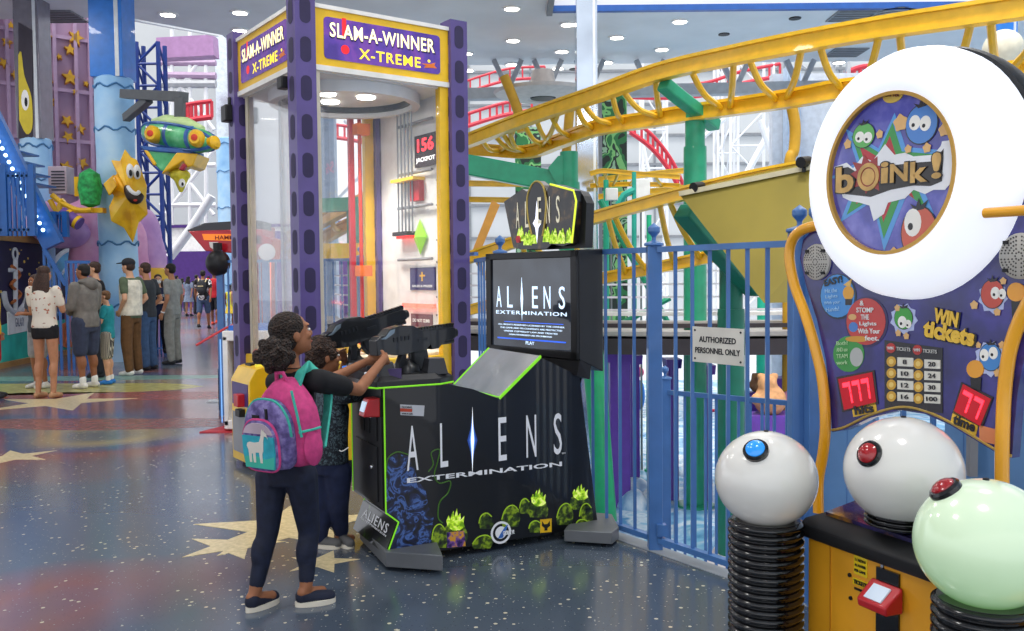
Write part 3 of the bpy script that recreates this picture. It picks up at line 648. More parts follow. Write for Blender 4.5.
# ================================================================ TALL PRIZE MACHINE
SP = {'near': V((-1.545, 6.765, 0)), 'right': V((-.46, 7.55, 0)), 'left': V((-2.33, 7.85, 0)), 'back': V((-1.245, 8.635, 0))}
sw = thing('prize_tower_game', (SP['near']+SP['back'])/2, 'tall purple and yellow glass prize tower game with a lit sign', 'arcade game')
ex = (SP['right']-SP['near']).normalized(); ey = (SP['left']-SP['near']).normalized()
LX = (SP['right']-SP['near']).length; LY = (SP['left']-SP['near']).length
def PW(x, y, z=0.): return SP['near']+ex*x+ey*y+V((0, 0, z))
SM = Matrix(((ex.x, ey.x, 0, SP['near'].x), (ex.y, ey.y, 0, SP['near'].y), (0, 0, 1, 0), (0, 0, 0, 1)))
def rrect(w, h, r, cx=0, cy=0, n=5):
    out = []
    for sx_, sy_, a0 in ((1, 1, 0), (-1, 1, PI/2), (-1, -1, PI), (1, -1, 1.5*PI)):
        for i in range(n+1): a = a0+PI/2*i/n; out.append((cx+sx_*(w/2-r)+r*math.cos(a), cy+sy_*(h/2-r)+r*math.sin(a)))
    return out
PH = 3.61; PT = .16
def sw_post(x, y, name='post'):
    q = MB(PUR, SM); q.box((x-PT/2, y-PT/2, .02), (x+PT/2, y+PT/2, PH))
    q.use(PURD)
    for k in range(12):
        z = .36+k*.283
        MF = Matrix(((1, 0, 0, x), (0, 0, -1, y-PT/2+.004), (0, 1, 0, z), (0, 0, 0, 1))); q.prism(rrect(.085, .185, .04), 0, .006, MF)
        MF = Matrix(((0, 0, -1, x-PT/2+.004), (-1, 0, 0, y), (0, 1, 0, z), (0, 0, 0, 1))); q.prism(rrect(.085, .185, .04), 0, .006, MF)
    return q.build('post', sw)
for x, y in ((0, 0), (LX, 0), (0, LY), (LX, LY)): sw_post(x, y)
# marquee boards between posts on every side
ZB, ZTOP = 3.10, 3.52
def board(p0, p1, nrm, txt=True):
    p0 = PW(*p0); p1 = PW(*p1); r = (p1-p0).normalized(); W = (p1-p0).length; c_ = (p0+p1)/2; n = r.cross(V((0, 0, 1)))
    Mx = frame(c_+V((0, 0, (ZB+ZTOP)/2)), r, (0, 0, 1), n); Hh = ZTOP-ZB
    q = MB(YPANEL, Mx); q.box((-W/2, -Hh/2, -.06), (W/2, Hh/2, .02)); b = q.build('marquee', sw)
    q = MB(mat('e9e6df', .4), Mx); q.box((-W/2, Hh/2, -.07), (W/2, Hh/2+.03, .035)); q.box((-W/2, -Hh/2-.04, -.07), (W/2, -Hh/2, .03)); q.build('marquee_trim', b)
    if not txt: return
    PB = ramp_mat('sign_print', 'noise', 5, [(.3, '3d2a7a'), (.45, '59399c'), (.55, '7a3f9c'), (.68, '4a2f8c')], rough=.25, coat=.5)
    q = MB(PB, Mx); q.prism(rrect(W*.86, Hh*.74, .03), .02, .026); pl_ = q.build('sign_plate', b)
    nt = PB.node_tree; bb = nt.nodes['Principled BSDF']; bb.inputs['Emission Color'].default_value = lin('5a3a9a'); bb.inputs['Emission Strength'].default_value = .22
    CRM = mat('fff0b8', .4, emit=.75, noise=0); YE = mat('ffe23a', .4, emit=.6, noise=0)
    R3 = Mx.to_3x3(); pt = lambda x, y, z=.026: Mx@V((x, y, z))
    text(b, 'SLAM-A-WINNER', pt(.0, .06), r, (0, 0, 1), .125, PR('2a1a50'), w=W*.79, weight=.03, sp=1.08, lift=.001)
    text(b, 'SLAM-A-WINNER', pt(-.004, .064), r, (0, 0, 1), .108, CRM, w=W*.775, weight=.015, sp=1.08, lift=.003)
    text(b, 'X-TREME', pt(.05, -.085), r, (0, 0, 1), .08, YE, w=W*.46, weight=.012, sp=1.12, lift=.002)
    q = MB(mat('e3202a', .4, emit=.4), Mx); q.box((-W*.305, .02, .026), (-W*.275, .165, .0265)); q.prism(circ(.035, 20, -W*.285, -.07), .026, .0275); q.build('exclamation', b)
    q = MB(ORG, Mx); q.prism([(a+W*.34, c-.10) for a, c in ((-.07, .012), (.02, .02), (.06, .035), (.05, .01), (.075, -.01), (.02, -.012), (-.05, -.02), (-.03, 0))], .026, .028); q.use(YE); q.prism(circ(.012, 12, W*.34, -.06), .026, .028); q.build('emblem', b)
board((PT/2, -.02), (LX-PT/2, -.02), None); board((-.02, LY-PT/2), (-.02, PT/2), None)
board((LX+.02, PT/2), (LX+.02, LY-PT/2), None, False); board((LX-PT/2, LY+.02), (PT/2, LY+.02), None, False)
# canopy with round opening ring and two downlights
CAN = mat('cfd0d2', .5)
q = MB(CAN, SM); q.box((.0, .0, 3.05), (LX, LY, 3.09)); q.build('canopy', sw)
MC = SM@Matrix.Translation((LX/2, LY/2, 0))
q = MB(mat('24242a', .4), MC); q.ring((0, 0), .535, .56, 3.0, 3.05, 40); q.use(CAN); q.ring((0, 0), .56, .63, 2.96, 3.05, 40); q.build('canopy_ring', sw)
for x, y in ((-.17, .0), (.17, -.05), (0, .3)):
    lp_ = MC@V((x, y, 3.0)); lamp('canopy_spot', 'SPOT', lp_, 45, col=(1, .97, .92), to=lp_-V((0, 0, 1)))
    q = MB(mat('fffdf4', .4, emit=7, noise=0), MC); q.lathe([(.0, 3.035), (.075, 3.035), (.08, 3.05)], 18, Matrix.Translation((x, y, 0))); q.build('spot_lens', sw)
q = MB(BLK, SM); q.box((-.14, LY-.03, 2.86), (-.04, LY+.10, 3.0)); q.box((-.1, LY+.0, 3.0), (-.06, LY+.04, 3.07)); q.build('flood_lamp', sw, bev=.01)
q = MB(BLK, SM); q.box((-.12, .10, 2.93), (-.04, .2, 3.02)); q.build('flood_lamp', sw, bev=.01)
# yellow and cream door frames
q = MB(YPANEL, SM); q.box((LX-.16, -.03, .85), (LX-.08, .04, 3.06)); q.build('frame_bar', sw)
q = MB(YPANEL, SM); q.box((LX-.17, LY-.03, .85), (LX-.08, LY+.03, 3.06)); q.build('frame_bar', sw)
q = MB(mat('cfc6b0', .5), SM); q.box((.08, -.03, .85), (.13, .04, 3.06)); q.build('frame_bar', sw)
q = MB(mat('cfc6b0', .5), SM); q.box((.0, LY-.18, .85), (.05, LY-.12, 3.06)); q.build('frame_bar', sw)
GL = glass('clear_sheet'); GL2 = glass('clear_tube', 'fafbfc', .02, .15)
q = MB(GL, SM); q.box((.13, 0, .86), (LX-.16, .006, 3.05)); q.build('front_glass', sw)
q = MB(GL, SM); q.box((0, .08, .86), (.006, LY-.18, 3.05)); q.build('side_glass', sw)
q = MB(GL, SM); q.box((.1, LY-.006, .86), (LX-.17, LY, 3.05)); q.build('rear_glass', sw)
# round acrylic drum with riveted seam
q = MB(GL2, MC); q.ring((0, 0), .545, .55, .9, 3.0, 40, a0=PI*.62, a1=PI*1.28); q.build('acrylic_drum', sw)
q = MB(mat('b9bec8', .3, .4), MC); 
for a in (PI*.66, PI*.93, PI*1.2): q.box((-.01, -.006, .9), (.01, .006, 3.0), Matrix.Translation((.552*math.cos(a), .552*math.sin(a), 0))@Matrix.Rotation(a+PI/2, 4, 'Z'))
q.build('drum_seam', sw)
q = MB(mat('c23a2c', .35), SM); q.tube([(LX-.28, LY-.14, .9), (LX-.28, LY-.14, 3.0)], .018, 10); q.build('red_rail', sw); 
q = MB(mat('a6303a', .35, emit=.1), SM); q.box((LX-.36, LY-.09, .9), (LX-.31, LY-.05, 3.0)); q.build('red_strip', sw)
q = MB(ORG, SM); q.box((LX-.33, LY-.2, 2.82), (LX-.2, LY-.1, 2.92)); q.box((LX-.33, LY-.2, 1.52), (LX-.2, LY-.1, 1.62)); q.build('rail_clamp', sw)
# white inner wall with its fittings on the right-rear side
q = MB(mat('e8e8e6', .4), SM); q.box((LX-.03, .08, .86), (LX, LY-.08, 3.05)); iw = q.build('inner_wall', sw)
def wl(px, py):
    A = PW(LX-.031, 0); p = on_plane(px, py, A, ex)-SP['near']; return (p.dot(ey), p.z)
def wbox(px0, py0, px1, py1, m, t=.02, name='fitting', parent=None):
    a = wl(px0, (py0+py1)/2); b = wl(px1, (py0+py1)/2); z0 = wl((px0+px1)/2, py1)[1]; z1 = wl((px0+px1)/2, py0)[1]
    q = MB(m, SM); q.box((LX-.031-t, min(a[0], b[0]), z0), (LX-.031, max(a[0], b[0]), z1)); return q.build(name, parent or iw), ((a[0]+b[0])/2, (z0+z1)/2, abs(a[0]-b[0]), z1-z0)
def wtext(s, b, h, m, t, w=None, dz=0., par=None): text(par or iw, s, SM@V((LX-.032-t, b[0], b[1]+dz)), -ey, (0, 0, 1), h, m, w=w, weight=.02)
o1, b1 = wbox(417.5, 134, 440, 166, mat('2b1014', .4), .03, 'score_display')
LEDT = mat('ff3038', .4, emit=2.0, noise=0)
wtext('156', b1, b1[3]*.42, LEDT, .03, b1[2]*.72, b1[3]*.18, o1); wtext('JACKPOT', b1, b1[3]*.18, mat('ffffff', .4, emit=.8, noise=0), .03, b1[2]*.85, -b1[3]*.3, o1)
q = MB(STEEL, SM)
for k in range(5):
    a = wl(404+k*3.5, 190); z1 = wl(404+k*3.5, 95)[1]; z0 = wl(404+k*3.5, 233)[1]; q.tube([(LX-.09, a[0], z0), (LX-.09, a[0], z1)], .008, 8)
q.build('slam_rods', iw)
for y in (122, 170, 207, 258):
    q = MB(GRY, SM); a = wl(402, y+ (2 if y > 200 else 6)); b = wl(436, y-4 if y < 200 else y); q.tube([(LX-.07, a[0], a[1]), (LX-.07, b[0], a[1])], .014, 8); q.build('cross_bar', iw)
wbox(402, 179, 425, 182, YPANEL, .12, 'yellow_shelf'); wbox(415, 180, 424, 201, mat('b8202a', .4), .05, 'red_flag')
wbox(402, 236, 417, 238.5, mat('ff2018', .4, emit=1.2), .06, 'red_tips'); wbox(402, 232, 416, 236, BLK, .1, 'rod_feet')
a = wl(422, 237); cvy = wl(429, 237)[0]; h2 = (wl(422, 219)[1]-wl(422, 255)[1])/2
q = MB(mat('8fd02a', .4, emit=.15), SM); w2 = abs(cvy-a[0])
q.add([(LX-.05, a[0], a[1]+h2), (LX-.05, a[0]-w2, a[1]), (LX-.05, a[0], a[1]-h2), (LX-.05, a[0]+w2, a[1]), (LX-.09, a[0], a[1]), (LX-.031, a[0], a[1])], [(0, 1, 4), (1, 2, 4), (2, 3, 4), (3, 0, 4), (1, 0, 5), (2, 1, 5), (3, 2, 5), (0, 3, 5)]); q.build('green_diamond', iw, flat=True)
o2, b2 = wbox(411, 267.5, 436, 290, mat('37346a', .4), .01, 'instruction_card')
wtext('SALES & PRIZES', b2, .02, WT, .01, b2[2]*.8, -b2[3]*.32, o2)
q = MB(YPANEL, SM); q.box((LX-.045, b2[0]-.05, b2[1]+.02), (LX-.041, b2[0]+.04, b2[1]+.035)); q.box((LX-.045, b2[0]-.01, b2[1]-.02), (LX-.041, b2[0]+.01, b2[1]+.06)); q.build('print', o2)
wbox(405, 303.5, 436, 307.5, mat('ff5040', .4, emit=2.5), .03, 'neon_tube')
o3, b3 = wbox(412, 314, 433, 327, mat('6a3238', .5), .01, 'notice'); wtext('DO NOT CLIMB', b3, .03, WT, .01, b3[2]*.8, 0, o3)
for y in (120, 180, 205, 240, 262, 297, 315, 335):
    a = wl(437, y); q = MB(GRY, SM); q.ell((LX-.034, a[0], a[1]), .008, 8); q.build('screw', iw)
# lower cabinet
q = MB(YPANEL, SM); q.box((-.03, -.03, .09), (LX+.03, LY+.03, .86)); lc = q.build('lower_cabinet', sw, bev=.008)
q = MB(BLK, SM); q.box((.0, .0, 0), (LX, LY, .09)); q.build('plinth', sw)
q = MB(mat('e6dcc0', .5), SM); q.box((.05, .05, .86), (LX-.04, LY-.05, .88)); q.build('play_deck', sw)
q = MB(mat('e7b82a', .4), MC)
for k in range(16):
    a = k*PI/8; q.ell((.36*math.cos(a), .36*math.sin(a), .93), (.08, .08, .05), 10)
pz = q.build('prize_cups', sw)
q = MB(RED, MC); q.lathe([(.12, .88), (.12, .98), (.08, 1.02), (0, 1.03)], 20); q.build('centre_hub', sw)
# player pedestal on the left face
a = PW(-.31, LY*.42); 
q = MB(YPANEL, SM); q.prism([(0, .05), (.26, .05), (.26, .70), (.20, .80), (0, .84)], 0, .42, Matrix(((-1, 0, 0, -.03), (0, 0, 1, LY*.34), (0, 1, 0, 0), (0, 0, 0, 1)))); pd_ = q.build('player_pedestal', sw, bev=.006)
q = MB(mat('4a3a7c', .4), SM); q.box((-.295, LY*.34+.03, .5), (-.289, LY*.34+.39, .68)); q.use(mat('8f9196', .4)); q.box((-.295, LY*.34+.03, .12), (-.289, LY*.34+.39, .44)); q.build('front_plate', pd_)
q = MB(RED, SM); q.box((-.35, LY*.34+.10, .50), (-.29, LY*.34+.20, .60)); q.use(BLK); q.box((-.34, LY*.34+.1, .42), (-.29, LY*.34+.2, .48)); q.build('card_reader', pd_, bev=.006, label='red card reader')
q = MB(mat('f4ea4a', .4, emit=.2), SM); q.lathe([(.045, 0), (.045, .03), (.03, .04), (0, .042)], 16, Matrix.Translation((-.15, LY*.34+.12, .80))); q.use(BLK); q.cbox((-.15, LY*.34+.28, .815), (.1, .12, .02)); q.build('push_button', pd_)
q = MB(RED, SM); q.lathe([(.05, 0), (.06, .03), (.04, .05), (0, .055)], 16, Matrix.Translation((-.0, LY*.75, .86))); q.build('side_button', sw)
# ================================================================ SHOOTING GAME CABINET
AA = V((-.66, 4.59, 0)); Aa = V((.89, .456, 0)).normalized(); An = V((Aa.y, -Aa.x, 0)); Ab = -An     # side plane, its outward normal, across the cabinet
ax = V((.78, .62, 0)).normalized(); Sb = V((-.62, .78, 0)).normalized()                                  # screen normal axis, far side
al = thing('shooting_game_cabinet', AA+Aa*.5+Ab*.3, 'black two gun shooting game cabinet with tilted screen and lime edging', 'arcade game')
AM = frame(AA, Aa, (0, 0, 1), An)
def sp_(px, py):
    p = on_plane(px, py, AA, An)-AA; return (p.dot(Aa), p.z)
ABLK = mat('0e0f13', .3, coat=.5, noise=.1)
prof = [(0.0, .944), (0, .292), (.068, .235), (.0, .07), (.06, .05), (1.29, .045), (1.17, .93), (.92, 1.05), (.66, .835), (.50, .90), (.36, .935)]
# body: near outline on the side plane, far outline across the cabinet and widening to the rear
def far(sx, z): 
    w = .56+.14*max(0, min(1, sx/1.2)); p = AA+Aa*sx+V((0, 0, z)); return p+Ab*w
n = len(prof); near = [AA+Aa*a+V((0, 0, b)) for a, b in prof]; fa = [far(a, b) for a, b in prof]
q = MB(ABLK); q.add(near+fa, [tuple(range(n)), tuple(range(2*n-1, n-1, -1))]+[(i, n+i, n+(i+1) % n, (i+1) % n) for i in range(n)])
body = q.build('body', al, flat=True)
# lime edge moulding following the visible outline
q = MB(LIME); edge = lambda pts: q.tube([AM@V((a, b, .001)) for a, b in pts], .0045, 6)
edge([(0, .292), (0, .944)]); edge([(.068, .235), (.0, .07)]); edge([(.66, .835), (.92, 1.05)]); edge([(0, .292), (.068, .235)])
q.tube([far(0, .292), far(0, .944)], .0045, 6); q.tube([far(.068, .235), far(0, .07)], .0045, 6); q.build('edge_moulding', al, label='lime green edge moulding')
# steel feet with wedge toes
def foot(pts, z0, z1, name='stabiliser_foot'):
    q = MB(mat('6f7276', .45, .4)); q.prism(pts, z0, z1); f_ = q.build(name, al, bev=.004)
    return f_
g = lambda px, py: (G(px, py).x, G(px, py).y)
fo_ = foot([g(386, 571), g(443, 575), g(437, 560), g(400, 545), g(366, 536), g(360, 543)], .02, .10)
foot([g(564, 545), g(612, 548), g(619, 542), g(612, 528), g(580, 525)], .02, .085)
q = MB(BLK)
for px, py in ((424, 573), (372, 552), (604, 544)):
    p = G(px, py); q.tube([(p.x-.015, p.y+.03, .022), (p.x+.015, p.y+.03, .022)], .022, 10)
q.build('caster', al)
# kick panel with its own lettering
kp = [AA+Aa*.064+An*-.005+V((0, 0, .232)), far(.064, .232)+An*.0, far(-.004, .07), AA+Aa*-.004+V((0, 0, .07))]
kr = (kp[0]-kp[1]).normalized(); ku = (kp[0]-kp[3]).normalized(); kn = kr.cross(ku)
kc = sum(kp, V())/4
GFX = ramp_mat('glow_egg_print', 'noise', 16, [(.5, '07080a'), (.6, '0c1206'), (.7, '3a5a10'), (.8, 'a8d020')], rough=.3, coat=.5)
q = MB(GFX, frame(kc, kr, ku)); kw = (kp[0]-kp[1]).length; kh = (kp[0]-kp[3]).length; q.box((-kw*.49, -kh*.48, .001), (kw*.49, kh*.48, .005)); kk = q.build('kick_panel', al)
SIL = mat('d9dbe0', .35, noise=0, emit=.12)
text(al, 'ALIENS', kc+ku*kh*.18+kn*.005, kr, ku, .05, SIL, w=kw*.72, sp=1.2); text(al, 'EXTERMINATION', kc-ku*kh*.02+kn*.005, kr, ku, .010, SIL, w=kw*.75)
# front coin door column
cf = AA+V((0, 0, .62))+Ab*.28; FM = frame(cf, -Ab, (0, 0, 1), -Aa)
q = MB(mat('1a1b1f', .4), FM); q.box((-.25, -.31, 0), (.25, .31, .006)); q.box((-.19, -.29, .006), (.19, .0, .014)); q.box((-.19, .03, .006), (.19, .2, .014)); cd = q.build('coin_door', al)
q = MB(CHR, FM); q.lathe([(.012, .014), (.01, .022)], 12, Matrix.Translation((.1, -.12, 0))); q.lathe([(.012, .014), (.01, .022)], 12, Matrix.Translation((.1, .15, 0))); q.use(BLK)
for k in range(2): q.box((-.06+k*.09, .06, .014), (.0+k*.09, .15, .02))
q.build('lock', cd)
cr_ = P(370, 407, 4.62); q = MB(RED, Matrix.Translation(cr_)@Matrix.Rotation(math.atan2(Aa.y, Aa.x), 4, 'Z')); q.hexa([(-.05, -.045, -.045), (.04, -.045, -.05), (.04, .045, -.05), (-.05, .045, -.045), (-.02, -.045, .045), (.04, -.045, .05), (.04, .045, .05), (-.02, .045, .045)]); rd = q.build('card_reader', al, bev=.006, label='red card reader with small lit screen')
q = MB(mat('bcd4ea', .2, emit=.4), Matrix.Translation(cr_)@Matrix.Rotation(math.atan2(Aa.y, Aa.x), 4, 'Z')); q.hexa([(-.047, -.03, -.02), (-.04, -.03, -.02), (-.04, .03, -.02), (-.047, .03, -.02), (-.032, -.03, .03), (-.02, -.03, .03), (-.02, .03, .03), (-.032, .03, .03)]); q.build('screen', rd)
q = MB(BLK); q.beam(cr_+Aa*.03, cr_+Aa*.12, .08, .1); q.build('reader_mount', rd)
# side artwork
R3 = AM.to_3x3()
def stext(s, x0, y0, x1, y1, x2, y2, m, **k):
    """letter box: (x0,y0) bottom left, (x1,y1) bottom right, (x2,y2) top left pixels"""
    a, b, t = sp_(x0, y0), sp_(x1, y1), sp_(x2, y2); r = V((b[0]-a[0], b[1]-a[1], 0)); w = r.length; r.normalize(); h = t[1]-a[1]
    c_ = ((a[0]+b[0])/2, (a[1]+b[1])/2+h/2); return text(al, s, AM@V((c_[0], c_[1], .001)), R3@r, V((0, 0, 1)), h, m, w=w, **k)
def cz(x, y): return 340+x*.3802, 350+y*.3802
for s, x0, y0, x1, y1, x2, y2 in (('A', 176, 318, 206, 315, 178, 200), ('L', 264, 309, 284, 306, 264, 193), ('E', 417, 292, 438, 289, 417, 178), ('N', 490, 283, 516, 280, 490, 172), ('S', 562, 276, 583, 273, 562, 167)):
    stext(s, *cz(x0, y0), *cz(x1, y1), *cz(x2, y2), SIL, weight=.0, name='letter')
stext('EXTERMINATION', *cz(176, 350), *cz(583, 305), *cz(176, 337), SIL, weight=.02, name='lettering')
stext('TM', *cz(582, 274), *cz(592, 273), *cz(582, 270), SIL)
# the blue-white flare that stands for the I
def spt(x, y): return sp_(*cz(x, y))
def sd(pts, m, z0, z1, name='print', parent=None, **k):
    q = MB(m, AM); q.prism(pts, z0, z1); return q.build(name, parent or body, flat=True, **k)
fl_ = lambda wx, h0, h1: [spt(348+wx*a, b) for a, b in ((0, h0), (.35, h0+(h1-h0)*.25), (1, (h0+h1)/2), (.35, h0+(h1-h0)*.75), (0, h1), (-.35, h0+(h1-h0)*.75), (-1, (h0+h1)/2), (-.35, h0+(h1-h0)*.25))]
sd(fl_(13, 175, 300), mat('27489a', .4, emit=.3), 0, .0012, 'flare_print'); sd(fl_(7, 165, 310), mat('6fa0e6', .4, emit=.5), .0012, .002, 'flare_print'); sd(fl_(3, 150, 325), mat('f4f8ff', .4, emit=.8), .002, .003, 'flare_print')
# plain dark blue abstract swirl, lime outline trailing off it
SW = ramp_mat('blue_swirl_print', 'noise', 9, [(.38, '080a12'), (.5, '16244e'), (.57, '4f74bc'), (.63, '141f40'), (.72, '0a0d16')], rough=.3, coat=.5, distort=2.5)
sw_o = [(128, 285), (150, 272), (178, 280), (195, 310), (205, 345), (225, 370), (232, 410), (246, 440), (240, 480), (250, 530), (215, 538), (160, 545), (128, 545), (150, 455), (122, 425), (122, 330)]
sd([spt(*a) for a in sw_o], SW, 0, .001, 'swirl_print')
LG = mat('3c6a1a', .4, emit=.1)
q = MB(LG, AM)
for pts in ([(232, 320), (245, 300), (240, 270), (262, 262), (256, 295), (248, 330), (262, 350), (290, 345), (284, 375), (262, 400), (258, 440), (270, 455)], [(122, 320), (126, 285), (150, 268), (180, 275)]):
    q.tube([V((a, b, .001)) for a, b in cat2([spt(*p) for p in pts], 5)], .0035, 5)
q.build('lime_outline', body)
# row of glowing green pods
PODM = ramp_mat('pod_print', 'noise', 28, [(.35, '0c1004'), (.5, '3c5410'), (.62, '9ab820'), (.72, '4e6a14')], rough=.35, coat=.4)
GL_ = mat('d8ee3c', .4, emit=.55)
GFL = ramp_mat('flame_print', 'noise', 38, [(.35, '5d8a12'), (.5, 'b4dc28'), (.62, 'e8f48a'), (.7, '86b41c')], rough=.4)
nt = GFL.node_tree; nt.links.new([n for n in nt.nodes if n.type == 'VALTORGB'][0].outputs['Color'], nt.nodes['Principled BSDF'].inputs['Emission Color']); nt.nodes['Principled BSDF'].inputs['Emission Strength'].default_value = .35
def pod(x, y, w, h, tilt, flame=False):
    pts = [(x+w*a+tilt*b*h, y-h*b) for a, b in ((-.5, 0), (-.62, .35), (-.5, .75), (-.25, .98), (.1, 1.02), (.42, .8), (.58, .4), (.5, 0))]
    sd([spt(*p) for p in cat2(pts, 3)], PODM, 0, .0016, 'pod_print')
    if flame:
        fp = [(x-w*.40, y-h*.80), (x-w*.46, y-h*1.05), (x-w*.34, y-h*1.3), (x-w*.27, y-h*1.08), (x-w*.20, y-h*1.35), (x-w*.10, y-h*1.5), (x-w*.08, y-h*1.2), (x+w*.06, y-h*1.62), (x+w*.1, y-h*1.25), (x+w*.22, y-h*1.4), (x+w*.26, y-h*1.1), (x+w*.42, y-h*1.28), (x+w*.38, y-h*.95), (x+w*.44, y-h*.78), (x+w*.2, y-h*.62), (x-w*.15, y-h*.6)]
        sd([spt(*p) for p in fp], GFL, .0016, .0022, 'pod_glow')
    else:
        q = MB(mat('8fb41c', .4, emit=.2), AM); q.tube([V((a, b, .0015)) for a, b in cat2([spt(*p) for p in pts[1:6]], 3)], .0035, 5); q.build('pod_rim', body)
for a in ((262, 520, 34, 60, 0), (304, 510, 54, 58, 0, True), (372, 522, 44, 34, .3), (385, 470, 32, 40, 0), (448, 465, 40, 55, .1), (487, 430, 24, 38, 0), (522, 440, 44, 48, 0, True), (515, 480, 30, 30, 0), (590, 460, 36, 55, .1), (632, 420, 46, 42, 0, True), (648, 455, 30, 50, 0), (638, 470, 30, 24, 0)): pod(*a)
# logo marks
c_ = spt(423, 480)
q = MB(SIL, AM); q.ring(c_, .050, .062, 0, .003, 28); q.prism(circ(.034, 20, *c_), 0, .003); q.build('round_badge', body, flat=True)
q = MB(mat('3a6fc0', .4), AM); q.prism([(c_[0]+a, c_[1]+b) for a, b in ((-.02, -.03), (.0, .0), (.03, .035), (.045, .04), (.01, -.03))], .003, .0036); q.build('round_badge', body, flat=True)
stext('GLOBAL VR', *cz(428, 487), *cz(458, 483), *cz(428, 476), mat('f0f2f4', .4), weight=.02, depth=.004)
yb = [spt(*a) for a in ((526, 446), (556, 443), (556, 478), (526, 481))]; sd(yb, YPANEL, 0, .003, 'yellow_badge')
yb = [spt(*a) for a in ((531, 450), (537, 458), (545, 457), (551, 449), (552, 462), (545, 468), (545, 474), (537, 475), (537, 468), (530, 462))]; sd(yb, BLK, .003, .0036, 'bull_mark')
yb = [spt(*a) for a in ((280, 480), (326, 475), (330, 515), (282, 520))]; sd(yb, ramp_mat('patch_print', 'noise', 30, [(.4, '2b1c5a'), (.52, '7a4aa0'), (.6, 'e0a030')], rough=.4), .0016, .003, 'purple_badge')
lb = [spt(*a) for a in ((158, 143), (222, 146), (220, 174), (159, 171))]; sd(lb, mat('c9cbd0', .4), 0, .002, 'label_plate'); sd([spt(*a) for a in ((158, 153), (190, 155), (189, 163), (158, 162))], mat('c2482c', .5), .002, .0026, 'label_stripe')
stext('GLOBAL', *cz(162, 152), *cz(190, 153), *cz(162, 147), BLK, depth=.003); stext('www.vr.com', *cz(162, 169), *cz(190, 170), *cz(162, 165), BLK, depth=.003)
# console with gun pedestals
CG = mat('17181c', .38, coat=.2, noise=.12)
def console_pt(s, w, z): return AA+Aa*s+Ab*w+V((0, 0, z))
cpoly = [(-.05, -.035), (.30, -.035), (.40, .03), (.42, .60), (.30, .66), (-.06, .63), (-.09, .55), (-.09, .04)]
q = MB(CG); K = len(cpoly); lo = [console_pt(a, b, .945) for a, b in cpoly]; md = [console_pt(a, b, .975) for a, b in cpoly]; hi = [console_pt(.16+(a-.16)*.86, .3+(b-.3)*.9, 1.0) for a, b in cpoly]
q.add(lo+md+hi, [tuple(range(K))[::-1], tuple(2*K+i for i in range(K))]+[(i, (i+1) % K, K+(i+1) % K, K+i) for i in range(K)]+[(K+i, K+(i+1) % K, 2*K+(i+1) % K, 2*K+i) for i in range(K)]); cn = q.build('console', al, flat=True, bev=.004)
q = MB(LIME); q.tube([console_pt(a, b, .944) for a, b in cpoly[:3]], .005, 6); q.tube([console_pt(*cpoly[-1], .944), console_pt(*cpoly[0], .944)], .005, 6); q.build('console_moulding', al, label='lime green moulding round the console')
# raised blocks and switches on the console
for s, w, ds, dw, h in ((.02, .05, .10, .10, .075), (.30, .05, .12, .10, .08), (.02, .27, .10, .12, .04), (.30, .28, .10, .14, .045), (.02, .5, .1, .1, .045), (.3, .5, .1, .1, .045)):
    q = MB(mat('202228', .35, coat=.3)); c_ = console_pt(s, w, 0); a = [c_+Aa*i*ds/2+Ab*j*dw/2+V((0, 0, .99)) for i, j in ((-1, -1), (1, -1), (1, 1), (-1, 1))]; b = [c_+Aa*i*ds*.36+Ab*j*dw*.36+V((0, 0, .995+h)) for i, j in ((-1, -1), (1, -1), (1, 1), (-1, 1))]; q.hexa(a+b); q.build('console_block', cn, bev=.003)
q = MB(mat('3a2a5a', .3, emit=.1)); q.cbox(console_pt(.06, .0, 1.0), (.07, .02, .07)); q.build('purple_decal', cn)
for (s, w), m in (((-.04, .05), mat('2f7fe0', .3, emit=.5)), ((-.04, .15), mat('d8dce4', .3, emit=.3)), ((-.04, .55), mat('2f7fe0', .3, emit=.5)), ((.2, .13), mat('c0402c', .3, emit=.3))):
    p = console_pt(s, w, .995); q = MB(m); q.lathe([(.015, 0), (.015, .01), (.01, .014), (0, .015)], 14, Matrix.Translation(p)); q.build('push_button', cn)
